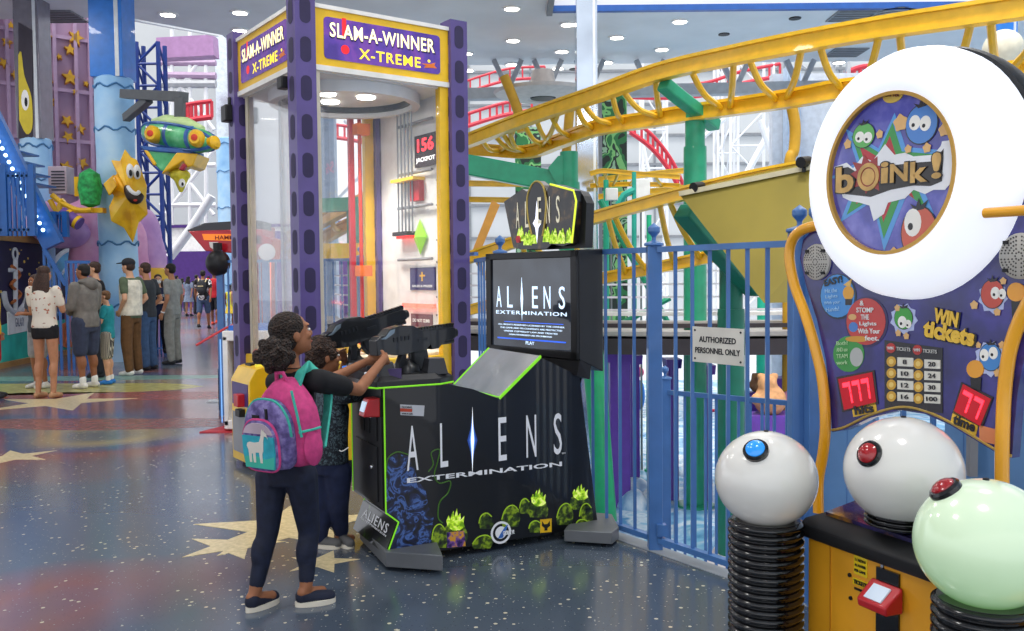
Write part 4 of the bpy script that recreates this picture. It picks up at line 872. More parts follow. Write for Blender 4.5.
# ---- the two guns: built once, lengthwise along +x, sights up
def build_gun(parent, M):
    GM = mat('121317', .32, coat=.3, noise=.12); GD = mat('1c1e23', .4); GS = mat('8f97a0', .25, .6)
    def pr(poly, w, m=GM, name='gun_body', par=parent, x0=0): q = MB(m, M); q.prism([(a, b) for a, b in poly], -w/2+x0, w/2+x0, Matrix(((1, 0, 0, 0), (0, 0, -1, 0), (0, 1, 0, 0), (0, 0, 0, 1)))); return q.build(name, par, bev=.003, flat=True)
    b_ = pr([(-.27, -.02), (-.27, .045), (-.24, .06), (-.20, .062), (-.16, .088), (-.06, .098), (.03, .09), (.10, .062), (.17, .06), (.17, -.005), (.12, -.03), (.0, -.03), (-.06, -.035), (-.12, -.03), (-.2, -.02)], .062, name='receiver')
    pr([(-.24, .05), (-.20, .058), (-.16, .083), (-.12, .086), (-.13, .068), (-.2, .045)], .066, mat('7f8f9c', .25, .5), 'side_flash', b_)
    pr([(-.06, -.03), (-.02, -.03), (-.045, -.10), (-.075, -.125), (-.10, -.115), (-.085, -.07)], .034, GD, 'pistol_grip')
    q = MB(GM, M); q.tube([(-.03, 0, -.035), (-.03, 0, -.06), (.0, 0, -.068), (.025, 0, -.055), (.025, 0, -.03)], .005, 6); q.build('trigger_guard', parent)
    q = MB(GD, M); q.tube([(-.012, 0, -.035), (-.018, 0, -.05), (-.01, 0, -.06)], .004, 6); q.build('trigger', parent)
    pr([(.03, -.02), (.14, -.02), (.15, -.06), (.13, -.12), (.10, -.125), (.06, -.105), (.03, -.07)], .05, GD, 'magazine')
    pr([(.17, -.0), (.17, .058), (.38, .058), (.40, .05), (.40, .008), (.36, .0), (.30, .0), (.24, -.03), (.18, -.03)], .055, GM, 'fore_end')
    q = MB(GS, M); q.tube([(.30, 0, .028), (.40, 0, .028)], .014, 12); q.use(GM); q.tube([(.385, 0, .028), (.43, 0, .028)], .021, 12); q.tube([(.24, 0, -.008), (.40, 0, -.008)], .012, 10); q.build('barrel', parent)
    q = MB(GM, M); q.box((.09, -.012, .056), (.40, .012, .066))
    for k in range(13): q.box((.095+k*.0245, -.014, .066), (.108+k*.0245, .014, .076))
    q.build('top_rail', parent)
    q = MB(GD, M)
    for k in range(5): q.box((-.14+k*.03, -.034, .03), (-.125+k*.03, .034, .05))
    q.box((.06, -.034, .015), (.14, .034, .028)); q.build('side_vents', b_)
def gun(piv, yaw, pitch, base, lab, scale=.92):
    g_ = thing('mounted_gun', base, lab, 'toy gun', None)
    M = Matrix.Translation(piv)@Matrix.Rotation(yaw, 4, 'Z')@Matrix.Rotation(-pitch, 4, 'Y')@Matrix.Diagonal((scale*.95, scale*1.1, scale*1.3, 1))
    build_gun(g_, M)
    q = MB(mat('17181c', .35)); q.tube([base, V((piv.x, piv.y, piv.z-.08))], .018, 12); q.lathe([(.07, 0), (.06, .03), (.03, .05), (.02, .06)], 16, Matrix.Translation(base)); q.build('pedestal', g_)
    return g_
GP1 = P(407, 346, 4.80); GP2 = P(357, 336, 5.12)
gun(GP1, math.atan2(.76, .65), .05, V((GP1.x, GP1.y, 1.0)), 'black toy rifle on the near mount, gripped by the girl in black t-shirt')
gun(GP2, math.atan2(.70, .72), .22, V((GP2.x, GP2.y, 1.0)), 'black toy rifle on the far mount with its muzzle tilted up')
# ramp between console and screen
rb0, rb1 = console_pt(.66, .0, .838), console_pt(.92, -.0, 1.053); rf0, rf1 = far(.66, .838), far(.92, 1.053)
q = MB(mat('a9aeb2', .18, .35, coat=.6)); off = V((0, 0, .006)); q.hexa([rb0, rb1, rf1, rf0, rb0+off, rb1+off, rf1+off, rf0+off]); q.build('glare_panel', al)
q = MB(LIME); q.tube([rb0+off, rb1+off], .006, 6); q.tube([rf0+off, rf1+off], .006, 6); q.tube([rb0+off, rf0+off], .004, 6); q.build('panel_edge', al)
# monitor housing
m0 = P(578.5, 250, 5.06); m1 = P(576, 360, 5.06)    # near edge top / bottom
zt_, zb_ = m0.z, m1.z; nE = V((m0.x, m0.y, 0)); W_ = .845
def mp_(u, z, d=0.): return nE+Sb*(W_*u)+ax*d+V((0, 0, z))
HB = mat('121318', .4, noise=.1)
q = MB(HB); q.hexa([mp_(0, zb_, 0), mp_(1, zb_, 0), mp_(1, zt_, 0), mp_(0, zt_, 0), mp_(0, zb_-.08, .19), mp_(1, zb_-.08, .19), mp_(1, zt_+.01, .19), mp_(0, zt_+.01, .19)])
q.hexa([mp_(0.1, zb_-.075, .12), mp_(.9, zb_-.075, .12), mp_(.9, zt_-.05, .19), mp_(.1, zt_-.05, .19), mp_(.2, .80, .14), mp_(.8, .80, .14), mp_(.8, 1.5, .20), mp_(.2, 1.5, .20)]); mon = q.build('monitor_housing', al, flat=True, bev=.006)
MMx = frame(mp_(.5, (zb_+zt_)/2), -Sb, (0, 0, 1), -ax); mh = (zt_-zb_)/2; mw = W_/2
q = MB(mat('0a0a0d', .35), MMx)
for a, b in (((-mw, -mh, 0), (mw, -mh+.045, .02)), ((-mw, mh-.04, 0), (mw, mh, .02)), ((-mw, -mh, 0), (-mw+.05, mh, .02)), ((mw-.05, -mh, 0), (mw, mh, .02))): q.box(a, b)
q.build('bezel', mon, bev=.004)
SCM = bpy.data.materials.new('lit_screen'); SCM.use_nodes = True; nt = SCM.node_tree; b = nt.nodes['Principled BSDF']; b.inputs['Base Color'].default_value = lin('0a0c14'); b.inputs['Roughness'].default_value = .08; b.inputs['Coat Weight'].default_value = 1
tc = nt.nodes.new('ShaderNodeTexCoord'); no = nt.nodes.new('ShaderNodeTexNoise'); no.inputs['Scale'].default_value = 3.5; r = nt.nodes.new('ShaderNodeValToRGB'); r.color_ramp.elements[0].position = .35; r.color_ramp.elements[0].color = lin('14161f'); r.color_ramp.elements[1].position = .75; r.color_ramp.elements[1].color = lin('4a5564')
nt.links.new(tc.outputs['Object'], no.inputs['Vector']); nt.links.new(no.outputs['Fac'], r.inputs['Fac']); nt.links.new(r.outputs['Color'], b.inputs['Emission Color']); b.inputs['Emission Strength'].default_value = .4
q = MB(SCM, MMx); q.box((-mw+.05, -mh+.045, 0), (mw-.05, mh-.04, .008)); scr = q.build('screen', mon)
SCT = mat('cfe6ff', .3, emit=.75, noise=0); SCB = mat('2f5fe0', .3, emit=.8, noise=0)
mt = lambda x, y: MMx@V((x, y, .008)); mr_ = -Sb
for i, (s, x) in enumerate((('A', -.30), ('L', -.19), ('E', .05), ('N', .16), ('S', .29))): text(scr, s, mt(x, .04), mr_, (0, 0, 1), .13, SCT, w=.052 if s != 'N' else .06, name='letter')
q = MB(SCT, MMx); q.prism([(-.075+a, .03+b) for a, b in ((0, .13), (.012, 0), (0, -.13), (-.012, 0))], .008, .0095); q.build('flare', scr)
text(scr, 'EXTERMINATION', mt(0, -.055), mr_, (0, 0, 1), .022, SCT, w=.66, sp=1.15, weight=.01)
for i in range(4): text(scr, ['ALL RIGHTS RESERVED LICENSED BY THE OWNER', 'THE GAME AND ITS CONTENTS ARE PROTECTED', 'UNDER COPYRIGHT LAW AND TREATIES', 'UNAUTHORIZED USE PROHIBITED'][i], mt(.0, -.13-.02*i), mr_, (0, 0, 1), .009, SCT, w=(.62, .58, .5, .4)[i])
q = MB(SCB, MMx); q.box((-.32, -.22, .008), (.32, -.212, .009)); q.box((-.25, -.115, .008), (.3, -.111, .009)); q.build('blue_bar', scr); text(scr, 'PLAY', mt(0, -.235), mr_, (0, 0, 1), .02, SCT, w=.08)
q = MB(HB, MMx); q.hexa([(-mw*.55, -mh-.005, 0), (mw*1.0, -mh-.005, 0), (mw*.95, -mh-.09, .0), (-mw*.5, -mh-.09, 0), (-mw*.55, -mh-.005, -.1), (mw*1.0, -mh-.005, -.1), (mw*.95, -mh-.12, -.1), (-mw*.5, -mh-.12, -.1)]); q.build('speaker_skirt', mon)
# header topper
def tp(px, py): 
    p = on_plane(px, py, mp_(.5, 0, .02), ax); c0_ = MMx.inverted()@p; return (c0_.x, c0_.y)
tz = lambda x, y: (440+x*.317, 160+y*.317)
top_ = [(210, 132), (268, 92), (283, 100), (300, 72), (318, 66), (336, 80), (345, 100), (355, 76), (432, 97), (438, 130), (424, 262), (395, 272), (360, 265), (345, 280), (262, 282), (240, 276), (236, 262)]
Mt = MMx; tpl = [tp(*tz(*a)) for a in top_]
TPM = ramp_mat('header_print', 'noise', 14, [(.42, '08070a'), (.55, '2a201a'), (.64, '5a4220'), (.74, '14100c')], rough=.3, coat=.6)
q = MB(TPM, Mt); q.prism(tpl, -.05, .0); hd = q.build('header', al, flat=True)
q = MB(HB, Mt); q.prism([tp(*tz(*a)) for a in ((262, 230), (262, 284), (445, 276), (450, 135), (440, 112), (432, 99), (355, 76))], -.11, -.05); q.build('header_box', al, flat=True)
q = MB(mat('d8e83a', .4, emit=.5), Mt); q.tube([V((*tp(*tz(*a)), .0)) for a in ((356, 77), (430, 97), (438, 130), (424, 262))], .006, 6); q.build('header_edge', hd, label='yellow green glowing edge')
eg = cat2([tp(*tz(*a)) for a in ((300, 235), (288, 180), (286, 120), (300, 80), (318, 68), (336, 84), (345, 130), (342, 190), (334, 240))], 4)
q = MB(mat('b8a050', .3, .4), Mt); q.tube([V((a, b, .006)) for a, b in eg], .006, 6); q.build('oval_rim', hd)
q = MB(mat('14121a', .3, coat=.5), Mt); q.prism(eg, .0, .006); q.build('oval_plate', hd, flat=True)
fp = [tp(*tz(*a)) for a in ((316, 130), (321, 185), (330, 200), (321, 215), (317, 262), (312, 215), (304, 200), (312, 185))]; q = MB(mat('e6eaff', .4, emit=.7), Mt); q.prism(fp, .006, .008); q.build('flare', hd, flat=True)
GT = mat('d6d0b8', .35, emit=.25)
for s, x, y in (('A', 254, 175), ('L', 283, 172), ('E', 326, 160), ('N', 350, 158), ('S', 381, 156)):
    a = tp(*tz(x, y)); text(hd, s, Mt@V((a[0], a[1], .009 if 286 < x < 345 else .001)), mr_, (0, 0, 1), .155, GT, w=.032, name='letter')
for k, (x, y, w) in enumerate(((262, 232, 22), (285, 245, 26), (305, 240, 18), (345, 235, 22), (368, 240, 24), (392, 240, 22), (415, 238, 18))):
    a = [tp(*tz(x+w*i, y+30*j)) for i, j in ((-.5, .8), (-.4, 0), (-.15, -.6), (0, -.2), (.2, -.8), (.45, 0), (.5, .8))]; q = MB(GFL, Mt); q.prism(a, 0, .004+.0004*k); q.build('pod_glow', hd, flat=True)
a = tp(*tz(257, 250)); q = MB(RED, Mt); q.prism(circ(.024, 6, *a), 0, .008); q.build('red_mark', hd, flat=True)
# ================================================================ PEOPLE
SK_L = mat('d9a583', .55, noise=.05, scale=20); SK_M = mat('b98260', .55, noise=.05, scale=20); SK_D = mat('9a6444', .55, noise=.05, scale=20); SK_B = mat('7a4b33', .55, noise=.05, scale=20)
HB1 = mat('3a241a', .6, noise=.3, scale=60); HB2 = mat('17120f', .6, noise=.3, scale=60); HB3 = mat('6a4a2c', .6, noise=.3, scale=60)
EYW = mat('f2efe8', .3, noise=0); EYD = mat('1d120d', .2, noise=0); LIP = mat('a0574c', .5, noise=0)
def cap(q, p, r0, q1, r1, n=10):
    """round ended tapering limb"""
    p = V(p); q1 = V(q1); d = q1-p; L = d.length
    if L < 1e-5: q.ell(p, r0, n); return
    d /= L; pts = []; rs = []
    for i in range(5): a = PI/2*i/4; pts.append(p-d*r0*math.cos(a)); rs.append(max(r0*math.sin(a), 1e-4))
    for i in range(5): a = PI/2*i/4; pts.append(q1+d*r1*math.sin(a)); rs.append(max(r1*math.cos(a), 1e-4))
    q.tube(pts, rs, n)
def loft(q, secs, X, Y, n=16):
    """secs: centre, rx, ry"""
    vs = []; fs = []; K = len(secs)
    for c_, rx, ry in secs: vs += [V(c_)+X*(rx*math.cos(2*PI*k/n))+Y*(ry*math.sin(2*PI*k/n)) for k in range(n)]
    for i in range(K-1):
        for k in range(n): m = (k+1) % n; fs.append((i*n+k, i*n+m, (i+1)*n+m, (i+1)*n+k))
    fs.append(tuple(range(n))[::-1]); fs.append(tuple((K-1)*n+k for k in range(n))); q.add(vs, fs)
def hand(q, wrist, d, palmn, size=1., curl=.5, side=1):
    """palm with four unequal bent fingers and a thumb off its side. d: along the hand, palmn: out of the palm"""
    d = V(d).normalized(); pn = (V(palmn)-d*V(palmn).dot(d)).normalized(); s_ = d.cross(pn).normalized()*side
    w = V(wrist); s = size
    cap(q, w, .024*s, w+d*.03*s, .026*s, 8); 
    for j in (-1, 0, 1): cap(q, w+d*.02*s+s_*j*.016*s, .015*s, w+d*.075*s+s_*j*.022*s, .013*s, 8)
    for j, L in enumerate((.068, .078, .072, .055)):
        o = w+d*.08*s+s_*(.031-.0205*j)*s; a1 = curl*1.0; p1 = o+(d*math.cos(a1*.6)+pn*math.sin(a1*.6))*L*.45*s
        p2 = p1+(d*math.cos(a1*1.5)+pn*math.sin(a1*1.5))*L*.32*s; p3 = p2+(d*math.cos(a1*2.3)+pn*math.sin(a1*2.3))*L*.25*s
        cap(q, o, .0098*s, p1, .009*s, 7); cap(q, p1, .009*s, p2, .0082*s, 7); cap(q, p2, .0082*s, p3, .0072*s, 7)
    o = w+d*.03*s+s_*.026*s; p1 = o+(d*.75+s_*.75+pn*.3).normalized()*.036*s; p2 = p1+(d*.9+s_*.15+pn*.5).normalized()*.030*s
    cap(q, o, .013*s, p1, .011*s, 7); cap(q, p1, .011*s, p2, .0088*s, 7)
def head_basis(f, up=(0, 0, 1)):
    f = V(f).normalized(); r = f.cross(V(up)).normalized(); return r, f, r.cross(f).normalized()
def head_vol(q, c_, B, s=1.):
    r, f, u = B; R3_ = Matrix((r, f, u)).transposed(); c_ = V(c_); pt = lambda x, y, z: c_+(r*x+f*y+u*z)*s
    E_ = lambda p, rr: q.ell(p, tuple(a*s for a in rr), 14, rot=R3_)
    E_(pt(0, -.012, .022), (.073, .092, .088)); E_(pt(0, .02, -.035), (.058, .066, .072)); E_(pt(0, .058, -.082), (.026, .024, .02))
    E_(pt(0, .086, -.022), (.011, .018, .014)); cap(q, pt(0, .078, .012), .008*s, pt(0, .095, -.016), .011*s, 8)
    E_(pt(.035, .062, -.02), (.022, .02, .018)); E_(pt(-.035, .062, -.02), (.022, .02, .018)); E_(pt(0, .072, .03), (.05, .018, .012))
    E_(pt(0, .075, -.052), (.024, .014, .007)); E_(pt(0, .073, -.062), (.021, .013, .007))
    for sx_ in (-1, 1): E_(pt(.074*sx_, -.008, -.008), (.009, .018, .028))
def face_bits(par, c_, B, s=1., mask=None):
    r, f, u = B; R3_ = Matrix((r, f, u)).transposed(); c_ = V(c_); pt = lambda x, y, z: c_+(r*x+f*y+u*z)*s
    for sx_ in (-1, 1):
        q = MB(EYW); q.ell(pt(.029*sx_, .076, .006), tuple(a*s for a in (.0125, .008, .0075)), 10, rot=R3_); q.use(EYD); q.ell(pt(.029*sx_, .0815, .006), tuple(a*s for a in (.0058, .0042, .0062)), 8, rot=R3_); q.build('eye', par)
        q = MB(HB2); q.tube([pt(.013*sx_, .083, .026), pt(.029*sx_, .082, .031), pt(.046*sx_, .070, .026)], .0032*s, 5); q.build('eyebrow', par)
    if not mask:
        q = MB(LIP); q.tube([pt(-.021, .078, -.056), pt(-.008, .0875, -.054), pt(.008, .0875, -.054), pt(.021, .078, -.056)], .0035*s, 6); q.build('mouth', par)
    else:
        q = MB(mask); q.ell(pt(0, .066, -.045), tuple(a*s for a in (.055, .04, .042)), 14, rot=R3_); q.build('face_mask', par)
def hair_vol(q, c_, B, style, s=1.):
    r, f, u = B; R3_ = Matrix((r, f, u)).transposed(); c_ = V(c_); pt = lambda x, y, z: c_+(r*x+f*y+u*z)*s
    E_ = lambda p, rr: q.ell(p, tuple(a*s for a in rr), 14, rot=R3_)
    E_(pt(0, -.022, .045), (.081, .09, .075)); E_(pt(0, -.04, .0), (.078, .068, .07))
    if style == 'curly':
        for k in range(26):
            a = RND.uniform(0, 2*PI); b = RND.uniform(-.1, 1.3); E_(pt(.075*math.cos(a)*math.cos(b), -.03+.085*math.sin(a)*math.cos(b)-.012, .03+.085*math.sin(b)), (.028, .028, .028))
    if style == 'long':
        E_(pt(0, -.05, -.06), (.085, .05, .1)); loft(q, [(pt(0, -.05, -.0), .09*s, .06*s), (pt(0, -.08, -.12), .12*s, .055*s), (pt(.0, -.10, -.25), .125*s, .045*s), (pt(.01, -.11, -.38), .08*s, .03*s)], r, f)
    if style == 'bun': E_(pt(0, -.09, .09), (.045, .045, .04))
    if style == 'tail': E_(pt(0, -.12, .02), (.03, .05, .04)); cap(q, pt(0, -.14, .0), .03*s, pt(0, -.15, -.16), .012*s)
def person(label, px, py, h, yaw, skin, top, bottom, shoes, hair=HB1, style='short', sleeve='short', legs='trousers', arms='hang', hat=None, fat=1., voxel=.012, stride=.0, group=None, face=True, mask=None, hy=0., topfn=None, hem=.86, extras=None, loc=None, sock=None, hp=0.):
    loc = loc or G(px, py); k = h/1.75; c_, s_ = math.cos(yaw), math.sin(yaw)
    W = lambda x, y, z: V((loc.x+(x*c_-y*s_)*k, loc.y+(x*s_+y*c_)*k, loc.z+z*k))
    X = V((c_, s_, 0)); Y = V((-s_, c_, 0)); root = thing('person', loc, label, 'person', group)
    J = {}
    for sd_, nm in ((-1, 'L'), (1, 'R')):
        st = stride*sd_
        J['hip'+nm] = (.09*sd_*fat, 0, .93); J['knee'+nm] = (.105*sd_, .02+st*.5, .50); J['ank'+nm] = (.11*sd_, -.02+st, .085+ (.05 if st < -.1 else 0)); J['sho'+nm] = (.185*sd_*(.5+.5*fat), -.01, 1.43)
        J['elb'+nm], J['wri'+nm] = {'hang': ((.245*sd_, -.04, 1.14), (.25*sd_, .05, .90)), 'front': ((.235*sd_, .03, 1.15), (.09*sd_, .24, 1.16)), 'phone': ((.225*sd_, .06, 1.16), (.08*sd_, .27, 1.28)), 'cross': ((.23*sd_, .06, 1.17), (-.05*sd_, .20, 1.18)), 'hips': ((.32*sd_, -.06, 1.18), (.2*sd_, .03, 1.0)), 'swing': ((.25*sd_, -.1*sd_, 1.15), (.25*sd_, -.02+.16*-sd_, .93)), 'pocket': ((.26*sd_, -.08, 1.16), (.18*sd_, .07, .98))}[arms]
    w = {a: W(*b) for a, b in J.items()}; hc = W(0, .035+hp*.3, 1.64); fy = yaw+hy; B = head_basis((-math.sin(fy), math.cos(fy), -hp))
    q = MB()
    tors = [(.88, .14, .10), (.96, .16, .112), (1.08, .135, .10), (1.22, .148, .112), (1.34, .16, .112), (1.42, .135, .095), (1.47, .075, .07)]
    loft(q, [(W(0, 0, z), a*k*fat, b*k*fat) for z, a, b in tors], X, Y)
    cap(q, W(0, -.005, 1.44), .058*k, W(0, .015, 1.55), .052*k); head_vol(q, hc, B, k)
    for nm in 'LR':
        sd_ = -1 if nm == 'L' else 1
        cap(q, w['sho'+nm], .052*k, w['elb'+nm], .038*k); cap(q, w['elb'+nm], .038*k, w['wri'+nm], .026*k)
        d = w['wri'+nm]-w['elb'+nm]; inn = (W(0, .1, 1.0)-w['wri'+nm]) if arms != 'hang' else -X*sd_
        hand(q, w['wri'+nm], d, inn, k*1.0, .5, sd_ if arms != 'hang' else sd_)
        cap(q, w['hip'+nm], .085*k*fat, w['knee'+nm], .056*k*fat); cap(q, w['knee'+nm], .054*k*fat, w['ank'+nm], .036*k); m_ = (w['knee'+nm]+w['ank'+nm])/2+V((0, 0, .08*k))-Y*.015*k; q.ell(m_, (.052*k*fat, .052*k*fat, .11*k), 10)
        a = w['ank'+nm]; cap(q, a-Y*.03*k-V((0, 0, .03*k)), .032*k, a+Y*.13*k-V((0, 0, .05*k)), .028*k)
    body = remesh(q, voxel*k, 'body', skin, root, 4)
    if face: face_bits(body, hc, B, k, mask)
    # hair
    q = MB(); hair_vol(q, hc, B, style, k); remesh(q, .010*k, 'hair', hair, root, 3)
    # top
    q = MB(); f2 = fat
    hemz = hem; sec = [(z, a+.018, b+.018) for z, a, b in tors if z > hemz+.02]; z0 = [(hemz, (.155 if legs != 'x' else .15)+.02, .125)]
    loft(q, [(W(0, 0, z), a*k*f2, b*k*f2) for z, a, b in z0+sec], X, Y)
    for nm in 'LR':
        e = w['elb'+nm]; s0 = w['sho'+nm]; wr = w['wri'+nm]
        if sleeve == 'long': cap(q, s0, .066*k*fat, e, .055*k*fat); cap(q, e, .054*k*fat, e.lerp(wr, .93), .042*k)
        elif sleeve == 'short': cap(q, s0, .064*k, s0.lerp(e, .62), .058*k)
        else: cap(q, s0.lerp(W(0, 0, 1.43), .25), .055*k, s0.lerp(W(0, 0, 1.43), .1), .055*k)
    remesh(q, .013*k, 'jacket' if sleeve == 'long' else 'shirt', top, root, 3)
    # bottom
    q = MB(); loft(q, [(W(0, 0, .80), .15*k*fat, .105*k*fat), (W(0, 0, .90), .17*k*fat, .125*k*fat), (W(0, 0, 1.0), .16*k*fat, .12*k*fat)], X, Y)
    for nm in 'LR':
        hp_, kn, an = w['hip'+nm], w['knee'+nm], w['ank'+nm]
        if legs == 'trousers': cap(q, hp_, .098*k*fat, kn, .086*k*fat); cap(q, kn, .085*k*fat, an+V((0, 0, .015*k)), .066*k)
        elif legs == 'leggings': cap(q, hp_, .092*k*fat, kn, .072*k*fat); cap(q, kn, .078*k*fat, an+V((0, 0, .03*k)), .048*k)
        elif legs == 'shorts': cap(q, hp_, .105*k*fat, hp_.lerp(kn, .92), .085*k*fat)
        elif legs == 'hot': cap(q, hp_, .098*k*fat, hp_.lerp(kn, .22), .09*k*fat)
        elif legs == 'skirt': pass
    if legs == 'skirt': loft(q, [(W(0, 0, .62), .24*k, .2*k), (W(0, 0, .95), .16*k, .12*k)], X, Y)
    remesh(q, .013*k, 'skirt' if legs == 'skirt' else ('shorts' if legs in ('shorts', 'hot') else 'trousers'), bottom, root, 3)
    for nm in 'LR':
        a = w['ank'+nm]; q = MB(); z = lambda dz: V((0, 0, dz*k))
        cap(q, a-Y*.035*k-z(.04), .042*k, a+Y*.06*k-z(.045), .042*k); cap(q, a+Y*.06*k-z(.045), .042*k, a+Y*.15*k-z(.055), .034*k); 
        if sock != 'sandal': cap(q, a-z(.03), .045*k, a-z(.005), .045*k)
        # flat sole
        for i, v in enumerate(q.v): q.v[i].z = max(v.z, a.z-.083*k)
        sh = remesh(q, .011*k, 'shoe', shoes, root, 2)
        if sock and sock != 'sandal': q = MB(sock); cap(q, a, .044*k, a+z(.06), .044*k); q.build('sock', root)
    if hat:
        r, f, u = B; q = MB(hat); R3_ = Matrix((r, f, u)).transposed(); q.ell(hc+u*.06*k-f*.012*k, (.09*k, .104*k, .075*k), 16, rot=R3_)
        q.hexa([hc+(r*a+f*b+u*c)*k for a, b, c in ((-.06, .06, .055), (.06, .06, .055), (.05, .16, .045), (-.05, .16, .045), (-.06, .06, .068), (.06, .06, .068), (.05, .16, .055), (-.05, .16, .055))]); q.build('cap', root)
    if extras: extras(root, W, X, Y, k, w)
    return root
R_ = math.radians
FLOR = ramp_mat('floral_cloth', 'cells', 38, [(0, 'e6ddcc'), (.72, 'e6ddcc'), (.78, 'b9775c'), (.86, '8a4a3a'), (.9, 'e6ddcc')], rough=.8, const=True)
PLAID = ramp_mat('plaid_cloth', 'wave', 12, [(.2, '4a4640'), (.4, 'd8d2c0'), (.7, 'c9c2ae'), (.85, '6a655a')], rough=.8)
JRS = ramp_mat('jersey_cloth', 'noise', 7, [(.42, '1c1d22'), (.5, 'e6e6e6'), (.6, '2a2b30'), (.7, 'c0c0c4')], rough=.8, const=True)
cl = lambda h, r=.8: mat(h, r, noise=.12, scale=14)
def phone(root, W, X, Y, k, w): q = MB(BLK); q.cbox((0, 0, 0), (.08, .01, .15), Matrix.Translation(W(0, .32, 1.31))); q.build('phone', root)
def vest(root, W, X, Y, k, w):
    q = MB(); loft(q, [(W(0, 0, z), a*k*1.02, b*k*1.02) for z, a, b in ((.9, .185, .15), (1.08, .18, .145), (1.22, .185, .15), (1.36, .19, .15), (1.44, .15, .125))], X, Y); remesh(q, .014*k, 'sweater_vest', cl('e6e0cf'), root, 2)
def hood(root, W, X, Y, k, w):
    q = MB(); q.ell(W(0, -.09, 1.47), (.12*k, .10*k, .10*k), 12); q.ell(W(0, -.03, 1.5), (.12*k, .12*k, .05*k), 12); remesh(q, .014*k, 'hood', cl('76726c'), root, 3)
    q = MB(); cap(q, W(-.12, .16, 1.08), .06*k, W(.12, .16, 1.08), .06*k); remesh(q, .014*k, 'front_pocket', cl('706c66'), root, 3)
def pack(col, col2):
    def fn(root, W, X, Y, k, w):
        q = MB(); q.ell(W(0, -.2, 1.25), (.15*k, .10*k, .22*k), 14); q.ell(W(0, -.27, 1.16), (.11*k, .06*k, .12*k), 12); b = remesh(q, .014*k, 'backpack', cl(col), root, 3)
        q = MB(cl(col2))
        for sd_ in (-1, 1): q.tube([W(.1*sd_, -.13, 1.4), W(.11*sd_, -.02, 1.5), W(.12*sd_, .12, 1.4), W(.13*sd_, .11, 1.2), W(.14*sd_, -.05, 1.1)], .016*k, 6)
        q.cbox((0, 0, 0), (.16*k, .02*k, .03*k), Matrix.Translation(W(0, -.30, 1.28))); q.build('strap', root)
    return fn
def watch(root, W, X, Y, k, w):
    q = MB(WHT); p = w['wriL']; d = (w['elbL']-p).normalized(); q.tube([p+d*.01, p+d*.03], .034*k, 10); q.build('wristband', root)
def print_(s, h): 
    def fn(root, W, X, Y, k, w): text(root, s, W(0, .125, 1.3), -X, (0, 0, 1), .05, cl(h), w=.2)
    return fn
person('woman seen from behind in cream floral blouse, black shorts and long brown hair', 47, 398, 1.70, R_(-8), SK_M, FLOR, cl('15151a'), cl('b58a66'), HB1, 'long', 'short', 'hot', 'phone', hem=.93, sock='sandal', extras=phone, face=False)
person('stout man in grey hooded sweatshirt, navy shorts and white trainers in the queue', 88, 388, 1.74, R_(72), SK_D, cl('7c7872'), cl('39425a'), cl('e9e6e0'), HB2, 'short', 'long', 'shorts', 'front', fat=1.18, extras=hood, sock=WHT, hy=.2)
person('child in teal t-shirt and plaid shorts with bright blue shoes, arms crossed', 109, 384, 1.36, R_(100), SK_L, cl('1f8f98'), PLAID, cl('2f7fd0'), HB3, 'short', 'short', 'shorts', 'cross', sock=WHT, hy=.1)
person('dark haired man in black clothes standing behind the grey hooded sweatshirt', 99, 377, 1.80, R_(110), SK_L, cl('1b1c22'), cl('23242c'), cl('2a2a2e'), HB1, 'short', 'short', 'trousers', 'pocket')
person('man in black cap, cream sweater vest over olive t-shirt and brown trousers', 133, 375, 1.84, R_(78), SK_L, cl('5c6b52'), cl('6b4a2a'), cl('ece8e0'), HB1, 'short', 'short', 'trousers', 'pocket', hat=cl('23242a'), extras=vest)
person('man in charcoal t-shirt and blue jeans behind the cream sweater vest', 149, 370, 1.80, R_(80), SK_M, cl('34383e'), cl('3c587e'), cl('23242a'), HB1, 'short', 'short', 'trousers', 'pocket')
person('man in light grey t-shirt and grey trousers with a white wristband, near the corridor', 174, 364, 1.80, R_(82), SK_M, cl('9a9c98'), cl('8f8f88'), cl('2d2d30'), HB2, 'short', 'short', 'trousers', 'hang', extras=watch)
person('girl in navy t-shirt and black leggings wearing a white face mask', 160, 356, 1.62, R_(205), SK_L, cl('1d2440'), cl('15151a'), cl('1d1d22'), HB1, 'long', 'short', 'leggings', 'front', mask=WHT, stride=.12, extras=print_('VANS', 'e8e8e8'))
person('person in yellow t-shirt and red shorts cut off by the left edge of the photo', -7, 398, 1.66, R_(-70), SK_M, cl('e3c92e'), cl('b3202a'), cl('2d2d30'), HB1, 'long', 'short', 'shorts', 'hang')
person('person in grey shorts and white shoes mostly hidden behind the floral blouse', 40, 388, 1.60, R_(150), SK_D, cl('4a4e58'), cl('9a9a9c'), cl('e6e4de'), HB1, 'short', 'short', 'shorts', 'front')
person('man in black and white jersey and jeans walking away with a dark backpack', 204, 329, 1.80, R_(5), SK_D, JRS, cl('3f5576'), cl('1b1b1f'), HB2, 'short', 'short', 'shorts', 'swing', extras=pack('2a2b30', 'd9c79a'), voxel=.016, stride=.16, face=False)
person('person in red t-shirt and black shorts walking away down the corridor', 215, 325, 1.84, R_(0), SK_B, cl('c22430'), cl('1c1c22'), cl('c9402c'), HB2, 'short', 'short', 'shorts', 'swing', voxel=.016, stride=-.14, face=False)
person('child in yellow dress with a high bun beside the red t-shirt', 231, 329, 1.34, R_(-25), SK_B, cl('d8d23a'), cl('e0c23a'), cl('1c1c22'), HB2, 'bun', 'none', 'skirt', 'hang', voxel=.016, face=False)
